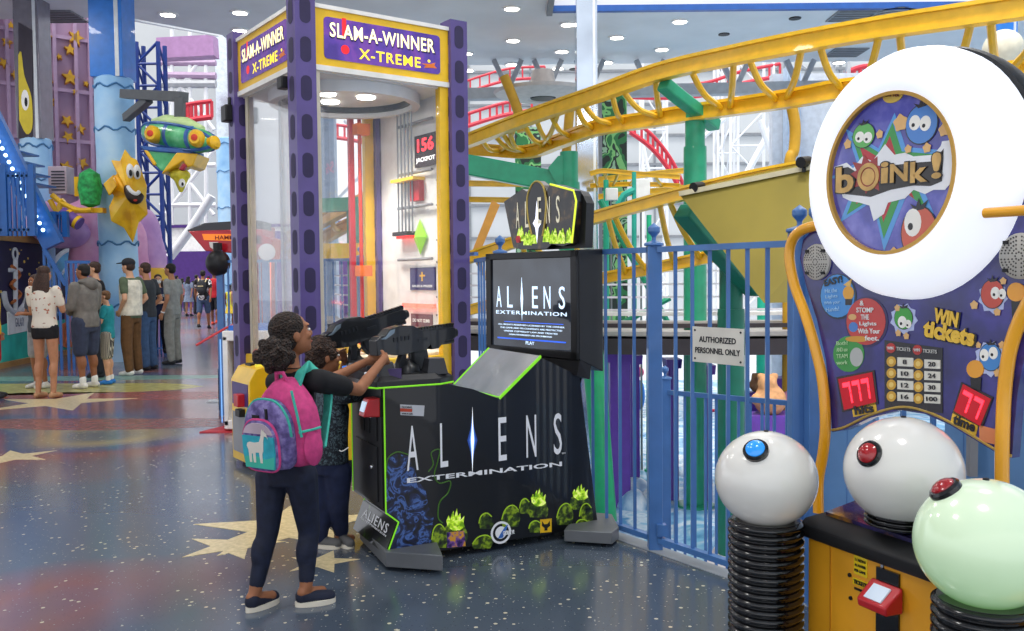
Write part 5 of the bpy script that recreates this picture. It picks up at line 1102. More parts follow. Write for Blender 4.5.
person('person in grey t-shirt half hidden by the left purple post', 241, 331, 1.68, R_(20), SK_L, cl('6a6e78'), cl('8a7058'), cl('2a2a2e'), HB1, 'short', 'short', 'trousers', 'hang', voxel=.016, face=False)
for i, (px, py, h, t, b, st, lab) in enumerate([(189, 316, 1.66, '8a96ac', '8a96ac', 'long', 'woman in pale blue grey dress far down the corridor'), (197, 314, 1.74, '1c1c20', '26262c', 'short', 'person in black far down the corridor, left of the jersey'), (183, 312, 1.6, 'b06a6a', '3a3a46', 'long', 'person in dusty pink top far down the corridor'), (177, 309, 1.76, '4a5068', '26262c', 'short', 'person in slate blue top deepest in the corridor at left'), (209, 308, 1.72, '96302f', '22222a', 'short', 'person in dark red top deepest in the corridor'), (222, 310, 1.7, 'd0d0d0', '3a3a46', 'short', 'person in pale top far down the corridor beside the light blue column')]):
    person(lab, px, py, h, R_(RND.uniform(-40, 40)), [SK_M, SK_L, SK_D][i % 3], cl(t), cl(b), cl('222226'), HB2, st, 'short', 'skirt' if i == 0 else 'trousers', 'swing', voxel=.022, face=False)

# ---------------------------------------------------------------- the two children at the guns
def limb_chain(q, pts, rs):
    for i in range(len(pts)-1): cap(q, pts[i], rs[i], pts[i+1], rs[i+1], 12)
# --- girl with the llama backpack
g1 = thing('person', V((-1.04, 4.06, 0)), 'girl in black t-shirt and navy leggings aiming the near gun, llama backpack on', 'person')
f1 = V((.66, .75, 0)); r1 = V((.75, -.66, 0))
pel = P(286, 468, 4.10); wst = P(288, 436, 4.10); cst = P(292, 405, 4.12); nkb = P(293, 371, 4.13); nkt = P(291, 358, 4.15)
hd1 = P(292, 334, 4.15); B1 = head_basis((.80, .56, .20)); hs = .96
sR = P(320, 381, 4.04); sL = P(277, 382, 4.25); eR = P(359, 390, 4.30); wR = P(384, 359, 4.50); eL = P(318, 385, 4.47); wL = P(366, 362, 4.66)
hipL = P(272, 476, 4.12); hipR = P(301, 476, 4.08); knL = P(268, 530, 4.08); knR = P(309, 530, 4.13); anL = P(255, 592, 4.03); anR = P(306, 587, 4.08)
q = MB()
loft(q, [(pel-V((0, 0, .05)), .10, .08), (pel, .108, .09), (wst, .09, .075), (cst, .105, .08), (nkb-V((0, 0, .045)), .10, .065), (nkb, .05, .045)], r1, f1)
cap(q, nkb-V((0, 0, .03)), .040, nkt, .036); head_vol(q, hd1, B1, hs)
limb_chain(q, [nkb-V((0, 0, .02)), sR, eR, wR], [.04, .040, .031, .021]); limb_chain(q, [nkb-V((0, 0, .02)), sL, eL, wL], [.04, .040, .031, .021])
q.ell((sR*.35+eR*.65), (.034, .034, .034), 10); q.ell((eR*.7+wR*.3), (.031, .031, .031), 10)
hand(q, wR, GP1+V((-.05, -.05, -.05))-wR, V((-.5, .5, -.2)), .84, .75, 1)
hand(q, wL, GP1+V((.0, .02, -.05))-wL, V((.4, -.4, .3)), .84, .6, -1)
for h_, k_, a_ in ((hipL, knL, anL), (hipR, knR, anR)):
    limb_chain(q, [h_, k_, a_], [.072, .046, .03]); q.ell((k_*.6+a_*.4)-f1*.012, (.043, .043, .09), 12); cap(q, a_-f1*.02-V((0, 0, .02)), .026, a_+f1*.09-V((0, 0, .04)), .022)
bd = remesh(q, .0062, 'body', SK_D, g1, 5); face_bits(bd, hd1, B1, hs)
# shirt
TSH = mat('131317', .85, noise=.15, scale=18)
q = MB(); loft(q, [(pel+V((0, 0, .02)), .118, .10), (wst, .105, .09), (cst, .118, .095), (nkb-V((0, 0, .05)), .112, .078), (nkb-V((0, 0, .005)), .058, .052)], r1, f1)
limb_chain(q, [nkb-V((0, 0, .04)), sR, sR.lerp(eR, .58)], [.05, .056, .050]); limb_chain(q, [nkb-V((0, 0, .04)), sL, sL.lerp(eL, .5)], [.05, .056, .05])
remesh(q, .008, 'shirt', TSH, g1, 4)
# leggings
LEG = mat('161d33', .75, noise=.2, scale=25)
q = MB(); loft(q, [(pel-V((0, 0, .07)), .108, .09), (pel, .116, .10), (pel+V((0, 0, .05)), .105, .09)], r1, f1)
for h_, k_, a_ in ((hipL, knL, anL), (hipR, knR, anR)): limb_chain(q, [h_, k_, k_.lerp(a_, .85)], [.078, .052, .036]); q.ell((k_*.62+a_*.38)-f1*.012, (.047, .047, .09), 12)
remesh(q, .008, 'leggings', LEG, g1, 4)
# shoes
def shoe(root, a, f, up, sole, L=.13, s=1., name='shoe', gz=0.):
    r = f.cross(V((0, 0, 1))); c_ = V((a.x, a.y, gz))+f*.03
    q = MB(); q.ell(c_-f*.045+V((0, 0, .045*s)), (.036*s, .036*s, .038*s), 12); cap(q, c_-f*.04+V((0, 0, .038*s)), .033*s, c_+f*.075+V((0, 0, .03*s)), .030*s); 
    for v in q.v: v.z = max(v.z, gz+.012)
    sh = remesh(q, .006, name, up, root, 3)
    q = MB(sole); out = [(c_+f*(L*.72*math.cos(t)+.012)+r*(.040*s*math.sin(t)*(1+.12*math.cos(t)))) for t in [i*2*PI/24 for i in range(24)]]
    q.prism([(p.x, p.y) for p in out], gz+.001, gz+.024*s); q.build('sole', sh); return sh
NAVY = mat('1c2236', .8, noise=.1); SOL = mat('e4dccb', .6)
shoe(g1, V((anL.x, anL.y, 0)), V((.55, .83, 0)).normalized(), NAVY, SOL); shoe(g1, V((anR.x, anR.y, 0)), V((.93, .37, 0)).normalized(), NAVY, SOL)
# hair: head hair and the puffy tail, bumpy surface
CURL = ramp_mat('curly_hair', 'voronoi', 90, [(.0, '0f0a08'), (.5, '2a1c15'), (1, '4a3428')], rough=.75, bump=.9)
q = MB(); r, f, u = B1; R3_ = Matrix((r, f, u)).transposed(); E_ = lambda p, rr: q.ell(p, rr, 16, rot=R3_)
E_(hd1-f*.020+u*.034, (.080, .086, .077)); E_(hd1-f*.04-u*.01, (.076, .062, .066)); remesh(q, .007, 'hair', CURL, g1, 3)
q = MB(); tc_ = P(275, 355, 4.00); q.ell(tc_, (.080, .070, .066), 14)
for k in range(60):
    a = RND.uniform(0, 2*PI); b = math.asin(RND.uniform(-1, 1)); R0 = .072; q.ell(tc_+V((1.1*R0*math.cos(a)*math.cos(b), R0*math.sin(a)*math.cos(b), .92*R0*math.sin(b))), RND.uniform(.014, .026), 8)
remesh(q, .006, 'ponytail', CURL, g1, 1)
q = MB(BLK); q.tube([hd1-f*.07+u*.01, tc_+V((.04, .03, .02))], .022, 10); q.build('hair_tie', g1)
q = MB(mat('20140f', .6)); q.tube([nkb+V((0, 0, .015))+(r1*math.cos(t)+f1*math.sin(t))*.042 for t in [i*PI/8 for i in range(16)]], .003, 6, closed=True); q.build('necklace', g1)
# --- backpack (carried: a thing of its own)
PK = mat('c9427e', .8, noise=.12, scale=30); PU = ramp_mat('purple_print_cloth', 'noise', 26, [(.35, '4a3f72'), (.5, '6a5c96'), (.62, '8a80b4'), (.7, '574b82')], rough=.8); TL = mat('3fae9c', .8, noise=.1, scale=30)
bpc = P(281, 424, 3.955); bn_ = V((-.50, -.866, 0)).normalized(); br = V((.866, -.50, 0)).normalized(); bu = (V((0, 0, 1))+bn_*.10).normalized(); bn_ = br.cross(bu)
bk = thing('backpack', V((bpc.x, bpc.y, bpc.z-.2)), 'pink, purple and teal child backpack with a white llama on its front pocket', 'backpack')
BK = frame(bpc, br, bu, bn_)
def bag(w, h, d, z0, topr, n=28):
    """pillow of rounded outline: half width, half height, depth"""
    out = []
    for i in range(n):
        t = 2*PI*i/n; c_, s_ = math.cos(t), math.sin(t); e = .62 if s_ > 0 else .42
        out.append((w*(abs(c_)**(e*1.1))*(1 if c_ > 0 else -1)*(1-topr*max(0, s_)**1.5), h*(abs(s_)**(.75 if s_ > 0 else .45))*(1 if s_ > 0 else -1)))
    return out
def pillow(mb, out, d, z0, k=4):
    vs = []; n = len(out); fs = []
    sec = [(1.0, z0), (1.03, z0+d*.3), (1.0, z0+d*.65), (.93, z0+d*.87), (.82, z0+d*.97), (.5, z0+d), (.02, z0+d*1.01)]
    for s_, z in sec: vs += [(a*s_, b*s_, z) for a, b in out]
    for i in range(len(sec)-1):
        for j in range(n): m = (j+1) % n; fs.append((i*n+j, i*n+m, (i+1)*n+m, (i+1)*n+j))
    fs.append(tuple(range(n))[::-1]); fs.append(tuple((len(sec)-1)*n+j for j in range(n))); mb.add(vs, fs)
q = MB(PK, BK); pillow(q, bag(.148, .195, .1, -.08, .58), .12, -.09); q.build('main_compartment', bk, ang=70)
FO = BK@Matrix.Translation((-.025, -.035, .02)); q = MB(PU, FO); pillow(q, bag(.132, .155, .07, 0, .16), .065, 0); fp_ = q.build('front_compartment', bk, ang=70)
q = MB(TL, FO); q.tube([V((a*1.01, b*1.01, .035)) for a, b in bag(.134, .157, 0, 0, .16) if b > -.02][::1], .006, 6); q.build('piping', bk)
FP = BK@Matrix.Translation((-.035, -.075, .078)); o_ = bag(.105, .115, 0, 0, .08); q = MB(PU, FP); pillow(q, o_, .03, 0); q.build('front_pocket', bk, ang=70)
q = MB(PK, FP); q.tube([V((a, b, .016)) for a, b in o_], .006, 6, closed=True); q.build('pocket_piping', bk)
q = MB(mat('b9a7b4', .8, noise=.1), FP); top_o = [(a*.9, b*.9) for a, b in o_ if b > .045]; q.prism(top_o, .028, .0335); q.build('pocket_band', bk, flat=True)
q = MB(mat('2fa3b4', .8, noise=.12, scale=20), FP); q.prism([(-.092, .045), (-.094, -.03), (-.085, -.098), (.085, -.098), (.094, -.03), (.092, .045)], .027, .0345); pic = q.build('picture_panel', bk, flat=True)
q = MB(mat('3fb6a0', .8), FP); q.prism([(-.09, -.05), (-.03, -.042), (.04, -.055), (.09, -.04), (.085, -.097), (-.085, -.097)], .0345, .035); q.build('meadow', pic, flat=True)
q = MB(mat('ded8cc', .7, noise=.05), FP)
ll = [(-.062, .0), (-.066, -.012), (-.058, -.03), (-.056, -.085), (-.044, -.085), (-.042, -.045), (-.034, -.045), (-.032, -.085), (-.020, -.085), (-.018, -.04), (.004, -.038), (.008, -.085), (.020, -.085), (.022, -.045), (.030, -.03), (.034, .01), (.042, .038), (.058, .034), (.062, .026), (.056, .046), (.044, .056), (.042, .066), (.036, .058), (.032, .066), (.028, .055), (.020, .030), (.010, .010), (-.02, .004), (-.05, .006)]
q.prism([(a+.0, b+.012) for a, b in ll], .035, .037); q.build('llama_print', pic, flat=True)
q = MB(BLK, FO); q.cbox((.03, .10, .066), (.012, .045, .008)); q.cbox((-.035, .085, .066), (.04, .014, .008)); q.cbox((.0, -.148, .062), (.05, .008, .008)); q.build('zip_puller', bk)
# side pocket, seams, straps
q = MB(PK, BK); q.ell((.150, -.10, -.03), (.026, .085, .055), 14); q.build('side_pocket', bk); q = MB(TL, BK); q.tube([(.135, -.02, .035), (.172, -.015, -.01), (.165, -.02, -.07)], .006, 6); q.tube([(.10, .16, .02), (.135, .06, .035), (.145, -.04, .03)], .006, 6); q.build('side_piping', bk)
q = MB(PK, BK); q.tube([(-.03, .18, -.03), (-.02, .225, -.02), (.02, .228, -.02), (.035, .18, -.03)], .009, 8); q.build('grab_handle', bk)
def strap(pts, w=.028):
    q = MB(TL); pts = catmull(pts, 5); q.sweep(pts, [(-w, -.005), (w, -.005), (w, .005), (-w, .005)], up=f1); return q.build('shoulder_strap', bk)
strap([BK@V((.04, .15, -.07)), sR+V((-.065, -.03, .06)), sR+f1*.05+V((-.05, .02, .045)), sR+f1*.09+V((-.045, 0, -.04)), sR+f1*.08+V((-.03, -.01, -.12)), BK@V((.155, -.12, -.08))])
strap([BK@V((-.05, .15, -.07)), sL+V((.04, -.04, .065)), sL+f1*.055+V((.05, .02, .045)), sL+f1*.09+V((.05, 0, -.04)), sL+f1*.06+V((.03, 0, -.14)), BK@V((-.14, -.12, -.08))])
# --- smaller child
g2 = thing('person', V((-.98, 4.95, 0)), 'smaller curly haired child in patterned dark t-shirt and navy joggers, aiming the far gun', 'person')
f2 = V((.75, .66, 0)).normalized(); r2 = V((f2.y, -f2.x, 0))
pel = P(330, 462, 4.94); wst = P(331, 436, 4.94); cst = P(332, 410, 4.95); nkb = P(331, 387, 4.96); nkt = P(327, 374, 4.97)
hd2 = P(325, 357, 4.97); B2 = head_basis((.86, .50, .05)); hs = .90
sR = P(350, 393, 4.90); sL = P(318, 392, 5.08); eR = P(374, 391, 5.06); wR = P(362, 372, 5.10); eR = P(352, 392, 5.12); eL = P(338, 389, 5.20); wL = P(345, 361, 5.14)
sR = P(345, 395, 4.86); eR = P(368, 392, 4.98); wR = P(380, 368, 5.12)
hipL = P(322, 472, 4.97); hipR = P(338, 472, 4.92); knL = P(322, 507, 4.97); knR = P(338, 506, 4.95); anL = P(320, 540, 4.98); anR = P(341, 534, 5.03)
q = MB()
loft(q, [(pel-V((0, 0, .04)), .092, .075), (pel, .10, .08), (wst, .085, .072), (cst, .095, .075), (nkb-V((0, 0, .04)), .09, .06), (nkb, .045, .042)], r2, f2)
cap(q, nkb-V((0, 0, .03)), .036, nkt, .034); head_vol(q, hd2, B2, hs)
limb_chain(q, [nkb-V((0, 0, .02)), sR, eR, wR], [.036, .036, .027, .019]); limb_chain(q, [nkb-V((0, 0, .02)), sL, eL, wL], [.036, .036, .027, .019])
hand(q, wR, GP2+V((.06, .02, -.04))-wR, V((-.3, .3, .2)), .76, .7, 1); hand(q, wL, GP2+V((-.10, -.06, -.02))-wL, V((.2, -.5, .1)), .76, .75, -1)
for h_, k_, a_ in ((hipL, knL, anL), (hipR, knR, anR)): limb_chain(q, [h_, k_, a_], [.066, .043, .028]); cap(q, a_-f2*.02-V((0, 0, .02)), .024, a_+f2*.07-V((0, 0, .035)), .02)
bd = remesh(q, .0062, 'body', SK_D, g2, 5); face_bits(bd, hd2, B2, hs)
PAT = ramp_mat('dark_print_cloth', 'noise', 30, [(.40, '14171f'), (.52, '23303c'), (.58, '5a7078'), (.63, '1a1e28'), (.72, '141822')], rough=.8, distort=2)
q = MB(); loft(q, [(pel+V((0, 0, .0)), .115, .10), (wst, .104, .09), (cst, .112, .09), (nkb-V((0, 0, .045)), .102, .072), (nkb-V((0, 0, .005)), .052, .048)], r2, f2)
limb_chain(q, [nkb-V((0, 0, .04)), sR, sR.lerp(eR, .7)], [.045, .052, .048]); limb_chain(q, [nkb-V((0, 0, .04)), sL, sL.lerp(eL, .7)], [.045, .052, .048]); remesh(q, .008, 'shirt', PAT, g2, 4)
JG = mat('1a2444', .8, noise=.15, scale=20)
q = MB(); loft(q, [(pel-V((0, 0, .06)), .10, .085), (pel, .108, .092), (pel+V((0, 0, .04)), .10, .085)], r2, f2)
for h_, k_, a_ in ((hipL, knL, anL), (hipR, knR, anR)): limb_chain(q, [h_, k_, a_+V((0, 0, .02))], [.078, .060, .044])
remesh(q, .008, 'joggers', JG, g2, 4)
p = P(343, 450, 4.84); q = MB(WHT); q.sweep(catmull([p+V((-.02, 0, .0)), p+V((-.005, -.002, -.006)), p+V((.03, 0, .014))], 4), [(-.002, -.003), (.002, -.003), (.002, .003), (-.002, .003)]); q.build('stripe_mark', g2)
shoe(g2, V((anL.x, anL.y, 0)), V((.65, -.2, 0)).normalized()*1.0, mat('5f5f60', .8), SOL, .115, .95); shoe(g2, V((anR.x, anR.y, 0)), V((.4, -.5, 0)).normalized(), mat('5f5f60', .8), SOL, .115, .95)
q = MB(); r, f, u = B2; R3_ = Matrix((r, f, u)).transposed(); q.ell(hd2-f*.02+u*.04, (.078, .085, .07), 14, rot=R3_); q.ell(hd2-f*.045, (.074, .06, .065), 14, rot=R3_)
for k in range(70):
    a = RND.uniform(0, 2*PI); b = RND.uniform(-.5, 1.5); p = hd2-f*.025+u*.03+R3_@V((.078*math.cos(a)*math.cos(b), .082*math.sin(a)*math.cos(b), .078*math.sin(b)))
    if (p-hd2).dot(f) > .055 and (p-hd2).dot(u) < .07: continue
    q.ell(p, RND.uniform(.012, .022), 8)
remesh(q, .006, 'hair', ramp_mat('curly_brown_hair', 'voronoi', 90, [(.0, '140d0a'), (.5, '37231a'), (1, '5a3d2c')], rough=.75, bump=.9), g2, 1)
# ================================================================ COASTER AND HALL BEYOND THE FENCE
def ipl(pts, px):
    for a, b in zip(pts, pts[1:]):
        if a[0] <= px <= b[0]:
            t = (px-a[0])/(b[0]-a[0]); return P(px, a[1]+(b[1]-a[1])*t, a[2]+(b[2]-a[2])*t)
    return P(*pts[0]) if px < pts[0][0] else P(*pts[-1])
BEAM = lambda w, h: [(-w/2, -h/2), (w/2, -h/2), (w/2, -h*.32), (w*.28, -h*.30), (w*.28, h*.30), (w/2, h*.32), (w/2, h/2), (-w/2, h/2), (-w/2, h*.32), (-w*.28, h*.30), (-w*.28, -h*.30), (-w/2, -h*.32)]
def track(label, top, bot, ties, w=.16, h=.20, m=YEL, tr_=.035, bow=-.12, group=None, w2=None):
    t = thing('coaster_track', ipl(top, top[0][0]), label, 'roller coaster track', group)
    for pts in (top, bot):
        q = MB(m); q.sweep(catmull([P(*a) for a in pts], 5), BEAM(w, h)); q.build('rail', t, ang=25)
    for a, b in ties:
        p, q1 = ipl(top, a), ipl(bot, b); mid = (p+q1)/2+V((0, 0, bow)); q = MB(m); q.tube(catmull([p, p.lerp(mid, .55)+V((0, 0, bow*.3)), mid, mid.lerp(q1, .5), q1], 3), tr_, 8); q.build('cross_tie', t)
    return t
topA = [(410, 163, 19), (440, 152, 18), (470, 140, 17), (530, 117, 15.6), (600, 93, 14), (660, 72, 12.9), (730, 56, 11.8), (800, 42, 11), (880, 28, 10.3), (960, 16, 9.7), (1040, 4, 9.2), (1110, -8, 8.8)]
botA = [(410, 168, 20), (440, 158, 19.2), (474, 150, 18.4), (526, 152, 17.2), (560, 141, 16.2), (597, 128, 15), (640, 121, 14.2), (684, 114, 13.6), (740, 106, 12.9), (800, 97, 12), (845, 89, 11.4), (940, 80, 10.8), (1017, 72, 10.2), (1110, 60, 9.8)]
track('yellow roller coaster track sweeping across the top right of the photo', topA, botA,
      [(480, 500), (492, 524), (500, 526), (508, 520), (522, 545), (516, 500), (535, 552), (549, 571), (560, 540), (581, 615), (575, 594), (611, 624), (620, 660), (655, 661), (689, 722), (734, 730), (747, 777), (803, 786), (818, 842), (881, 860), (899, 908), (973, 950), (990, 998), (1050, 1008)], .17, .24, tr_=.045)
topB = [(440, 268, 12.6), (500, 247, 12.0), (560, 228, 11.5), (590, 219, 11.2), (640, 205, 10.6), (690, 192, 10), (760, 176, 9.4), (850, 160, 8.8)]
botB = [(440, 318, 13.2), (500, 302, 12.8), (560, 288, 12.3), (599, 279, 12), (650, 269, 11.5), (704, 258, 11), (760, 246, 10.6), (850, 232, 10)]
track('lower yellow coaster track passing between the header of the shooting game and the green post', topB, botB,
      [(475, 505), (482, 530), (520, 545), (528, 580), (570, 590), (607, 626), (613, 646), (659, 674), (668, 701), (720, 740)], .12, .15, tr_=.035, bow=-.06)
topC = [(290, 238, 17), (320, 222, 16.5), (370, 196, 16), (420, 172, 16)]; botC = [(290, 256, 17.4), (320, 240, 17), (370, 214, 16.6), (420, 196, 16.4)]
track('pale yellow coaster track seen through the glass of the prize tower', topC, botC, [(305, 318), (330, 342), (352, 360), (375, 388), (400, 405)], .2, .2, mat('d8a860', .5), .05)
for i, (y0, y1, Y, lab) in enumerate(((183, 184, 19, 'thin yellow track rail behind the header, upper of two'), (199, 201, 20, 'thin yellow track rail behind the header, lower of two'))):
    q = MB(YEL); q.sweep([P(440, y0, Y), P(500, y0+1, Y), P(560, y1, Y), P(690, y1-14, Y)], BEAM(.1, .12)); q.build('coaster_rail', None, lab, 'roller coaster track')
top2 = [(590, 174, 17), (604, 171, 17), (640, 174, 16.8), (680, 177, 16.5)]; bot2 = [(590, 186, 17.6), (604, 185, 17.6), (640, 184, 17.4), (680, 186, 17)]
track('far thin yellow track in front of the camouflage climbing wall', top2, bot2, [(594, 598), (604, 609), (618, 613), (636, 630), (655, 662)], .07, .09, tr_=.03, bow=-.03)
# orange ramp piece and coaster uprights
q = MB(mat('e0a24a', .5)); q.hexa([P(468, 262, 13), P(476, 262, 13), P(500, 205, 13), P(492, 200, 13), P(468, 262, 13.3), P(476, 262, 13.3), P(500, 205, 13.3), P(492, 200, 13.3)]); q.build('ramp_girder', None, 'slanted orange girder right of the prize tower', 'girder')
def bentcol(lab, pts, r, m):
    q = MB(m); q.tube(catmull([P(*a) for a in pts], 5), r, 12); t = q.build('coaster_upright', None, lab, 'post'); return t
bentcol('curved dull yellow upright under the ceiling, left of the grey disc', [(504, 76, 20), (512, 95, 20), (518, 112, 20), (522, 132, 20)], .11, YELR)
bentcol('short dull yellow upright right of the grey disc', [(570, 108, 19), (568, 130, 19), (566, 158, 19)], .10, YELR)
bentcol('curved dull yellow post standing left of the big light ring', [(791, 104, 13), (795, 125, 13), (794, 150, 13), (789, 172, 13), (788, 300, 13), (787, 515, 13)], .08, YELR)
# green supports
def gpost(lab, px, ytop, Y, wpx, zb=-2.0, m=GRN, extra=None, round_=True, px2=None):
    a = P(px, ytop, Y); b = V((P(px2 or px, 400, Y).x, Y, zb)); r = wpx/900*Y/2; t = thing('coaster_support', b, lab, 'post')
    q = MB(m)
    if round_: q.tube([b, V((a.x, a.y, a.z-.55)), V((a.x, a.y, a.z-.5))], [r, r, r*.98], 16); 
    else: q.beam(b, V((a.x, a.y, a.z-.5)), r*2, r*1.6, up=(0, 1, 0))
    q.build('column', t)
    q = MB(m); q.tube([V((a.x, a.y, a.z-.5)), a], r*.86, 16); q.build('sleeve', t)
    q = MB(m); q.lathe([(r*1.7, 0), (r*1.7, .03), (r*1.1, .04)], 16, Matrix.Translation(b)); q.build('base_plate', t)
    if extra: extra(t, a, b, r)
    return t
def armT(t, a, b, r):
    q = MB(GRN); q.sweep([P(663, 84, 12.9), P(680, 98, 13.1), P(696, 110, 13.35), P(715, 126, 13.7)], [(-.10, -.085), (.10, -.085), (.10, .085), (-.10, .085)]); q.build('cross_arm', t, bev=.02)
gpost('tall bright green post carrying the upper yellow track on a slanted arm', 695, 113, 13.55, 23, extra=armT)
def armL(t, a, b, r):
    q = MB(GRN); q.beam(P(430, 158, 15.4), P(562, 183, 15.1), .3, .34); q.build('cross_arm', t, bev=.02)
    q = MB(GRN); q.hexa([P(548, 168, 14.9), P(558, 156, 14.9), P(575, 152, 14.9), P(560, 190, 14.9), P(548, 168, 15.2), P(558, 156, 15.2), P(575, 152, 15.2), P(560, 190, 15.2)]); q.build('gusset', t)
gpost('green post with a long arm to the left, behind the shooting game header', 569, 152, 15, 21, extra=armL)
def armB(t, a, b, r):
    q = MB(GRND); q.sweep([P(684, 210, 10.2), P(715, 246, 10.5), P(756, 290, 10.9)], [(-.12, -.1), (.12, -.1), (.12, .1), (-.12, .1)]); q.build('cross_arm', t, bev=.02)
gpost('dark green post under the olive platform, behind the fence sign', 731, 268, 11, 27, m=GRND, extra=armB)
gpost('teal green post right of the fence sign', 762, 290, 15, 11, m=mat('22b394', .4))
gpost('slim green post just left of the tall blue fence post', 649, 215, 16, 6, m=mat('22b384', .4))
gpost('green post far behind, right of the slim post', 606, 180, 17, 6, m=mat('22a884', .4))
gpost('teal post with a branching top near the white boxes', 634, 172, 16, 5, m=mat('2aa894', .4), extra=lambda t, a, b, r: (MB(mat('2aa894', .4)).tube([P(618, 205, 16), P(624, 195, 16), P(634, 190, 16)], .06, 8).build('branch', t)))
q = MB(mat('27b070', .4, coat=.3)); q.tube([V((P(606, 400, 12.5).x, 12.5, -2)), P(597, 400, 12.2), P(587, 300, 12)], .15, 14); q.build('leaning_support', None, 'bright green leaning post right behind the shooting game cabinet', 'post')
for a, b, Y, r, lab in (((600, 200), (672, 330), 15, .05, 'green diagonal brace behind the fence, running down to the right'), ((610, 330), (670, 298), 15.5, .05, 'green diagonal brace behind the fence, low and nearly level')):
    q = MB(GRN); q.tube([P(*a, Y), P(*b, Y)], r, 8); q.build('brace', None, lab, 'brace')
# olive platform underside
OLV = mat('84762c', .5, noise=.06, scale=2)
pl = thing('platform_panel', P(720, 250, 9.2), 'large olive yellow sloping platform panel beside the big light ring', 'platform')
c4_ = [P(680, 195, 9.8), P(812, 166, 8.9), P(900, 150, 8.4), P(905, 300, 8.0), P(764, 303, 8.6)]
dn = V((0, .12, .05)); q = MB(OLV); q.add([p for p in c4_]+[p+dn for p in c4_], [(0, 4, 3, 2, 1), (5, 6, 7, 8, 9)]+[(i, (i+1) % 5, 5+(i+1) % 5, 5+i) for i in range(5)]); q.build('panel', pl, flat=True)
q = MB(mat('c9c0a0', .5)); q.beam(P(680, 194, 9.78), P(900, 149, 8.38), .05, .05); q.build('edge_strip', pl)
for px, py, Y, lab in ((804, 163, 8.9, 'dark barrel camera on the platform edge beside the ring'), (697, 188, 9.7, 'dark wheel motor on the platform edge beside the green post')):
    q = MB(BLK); p = P(px, py, Y); q.tube([p-V((.05, .05, 0)), p+V((.06, .05, .02))], .055, 12); q.tube([p-V((0, 0, .09)), p], .02, 8); q.build('edge_motor', None, lab, 'camera')
# round ride deck: stacked curved bands on purple legs
DKM = mat('a9a4a0', .5); DKD = mat('3a3438', .6)
cx0 = P(700, 340, 17)
rd_ = thing('curved_ride_track', V((cx0.x, 19, -2)), 'grey curved ride track circling on purple legs behind the fence', 'ride track')
for i, (R0, R1, z, m) in enumerate(((7.3, 7.7, .72, DKM), (6.5, 6.8, .82, DKM), (5.6, 5.9, .92, WHT), (7.0, 7.1, .80, DKD))):
    q = MB(m); q.ring((0, 0), R0, R1, z+2-.06, z+2.0, 60, Matrix.Translation((cx0.x, 20, -2)), a0=PI*1.05, a1=PI*1.95); q.build('rail', rd_)
q = MB(DKD); q.ring((0, 0), 7.25, 7.72, .40+2, .62+2, 60, Matrix.Translation((cx0.x, 20, -2)), a0=PI*1.05, a1=PI*1.95); q.build('deck_skirt', rd_)
q = MB(mat('c8c2bc', .5)); q.ring((0, 0), 5.4, 7.3, .60+2, .66+2, 60, Matrix.Translation((cx0.x, 20, -2)), a0=PI*1.05, a1=PI*1.95); q.build('deck', rd_)
for z in (.95, 1.15, 1.35, 1.55):
    q = MB(mat('e8e6ee', .5)); q.ring((0, 0), 7.6, 7.64, z+2, z+2.03, 60, Matrix.Translation((cx0.x, 21.5, -2)), a0=PI*1.05, a1=PI*1.95); q.build('guard_rail', rd_)
PURC = mat('6a3fae', .5, coat=.2)
for px, wpx, Y, ytop, lab in ((619, 20, 13.6, 360, 'purple leg left of the tall blue fence post'), (634, 9, 14.5, 362, 'narrow purple leg beside a wider purple leg'), (672, 10, 14, 366, 'purple leg right of the tall blue fence post'), (706, 9, 13.8, 372, 'purple leg below the fence sign'), (778, 26, 13.8, 385, 'broad purple leg right of the teal post')):
    t = thing('ride_leg', V((P(px, 400, Y).x, Y, -2)), lab, 'post'); a = P(px, ytop, Y); w = wpx/900*Y
    q = MB(PURC); q.box((a.x-w/2, Y-.15, -2), (a.x+w/2, Y+.15, a.z)); q.build('column', t, bev=.02); q = MB(PURC); q.hexa([(a.x-w*.7, Y-.2, a.z-.02), (a.x+w*.7, Y-.2, a.z-.02), (a.x+w*.7, Y+.2, a.z-.02), (a.x-w*.7, Y+.2, a.z-.02), (a.x-w*.8, Y-.2, a.z+.12), (a.x+w*.8, Y-.2, a.z+.12), (a.x+w*.8, Y+.2, a.z+.12), (a.x-w*.8, Y+.2, a.z+.12)]); q.build('bracket', t)
# lower stair fence in the pit
fp0 = P(665, 392, 8.2); fp1 = P(800, 404, 7.0)
f = thing('metal_fence', V((fp0.x, fp0.y, -2)), 'low blue handrail fence standing in the pit behind the tall fence', 'fence')
fence_post(f, V((fp0.x, fp0.y, 0)), -2, fp0.z+.12, .09)
q = MB(BLU); q.beam(fp0, fp1, .04, .04); q.build('rail', f); q = MB(BLU); q.beam(fp0-V((0, 0, 1.5)), fp1-V((0, 0, 1.5)), .04, .04); q.build('rail', f)
for k in range(1, 12):
    p = fp0.lerp(fp1, k/12); q = MB(BLU); q.box((p.x-.011, p.y-.011, p.z-1.5), (p.x+.011, p.y+.011, p.z)); q.build('baluster', f)
fence_post(f, V((fp1.x, fp1.y, 0)), -2, fp1.z+.12, .09)
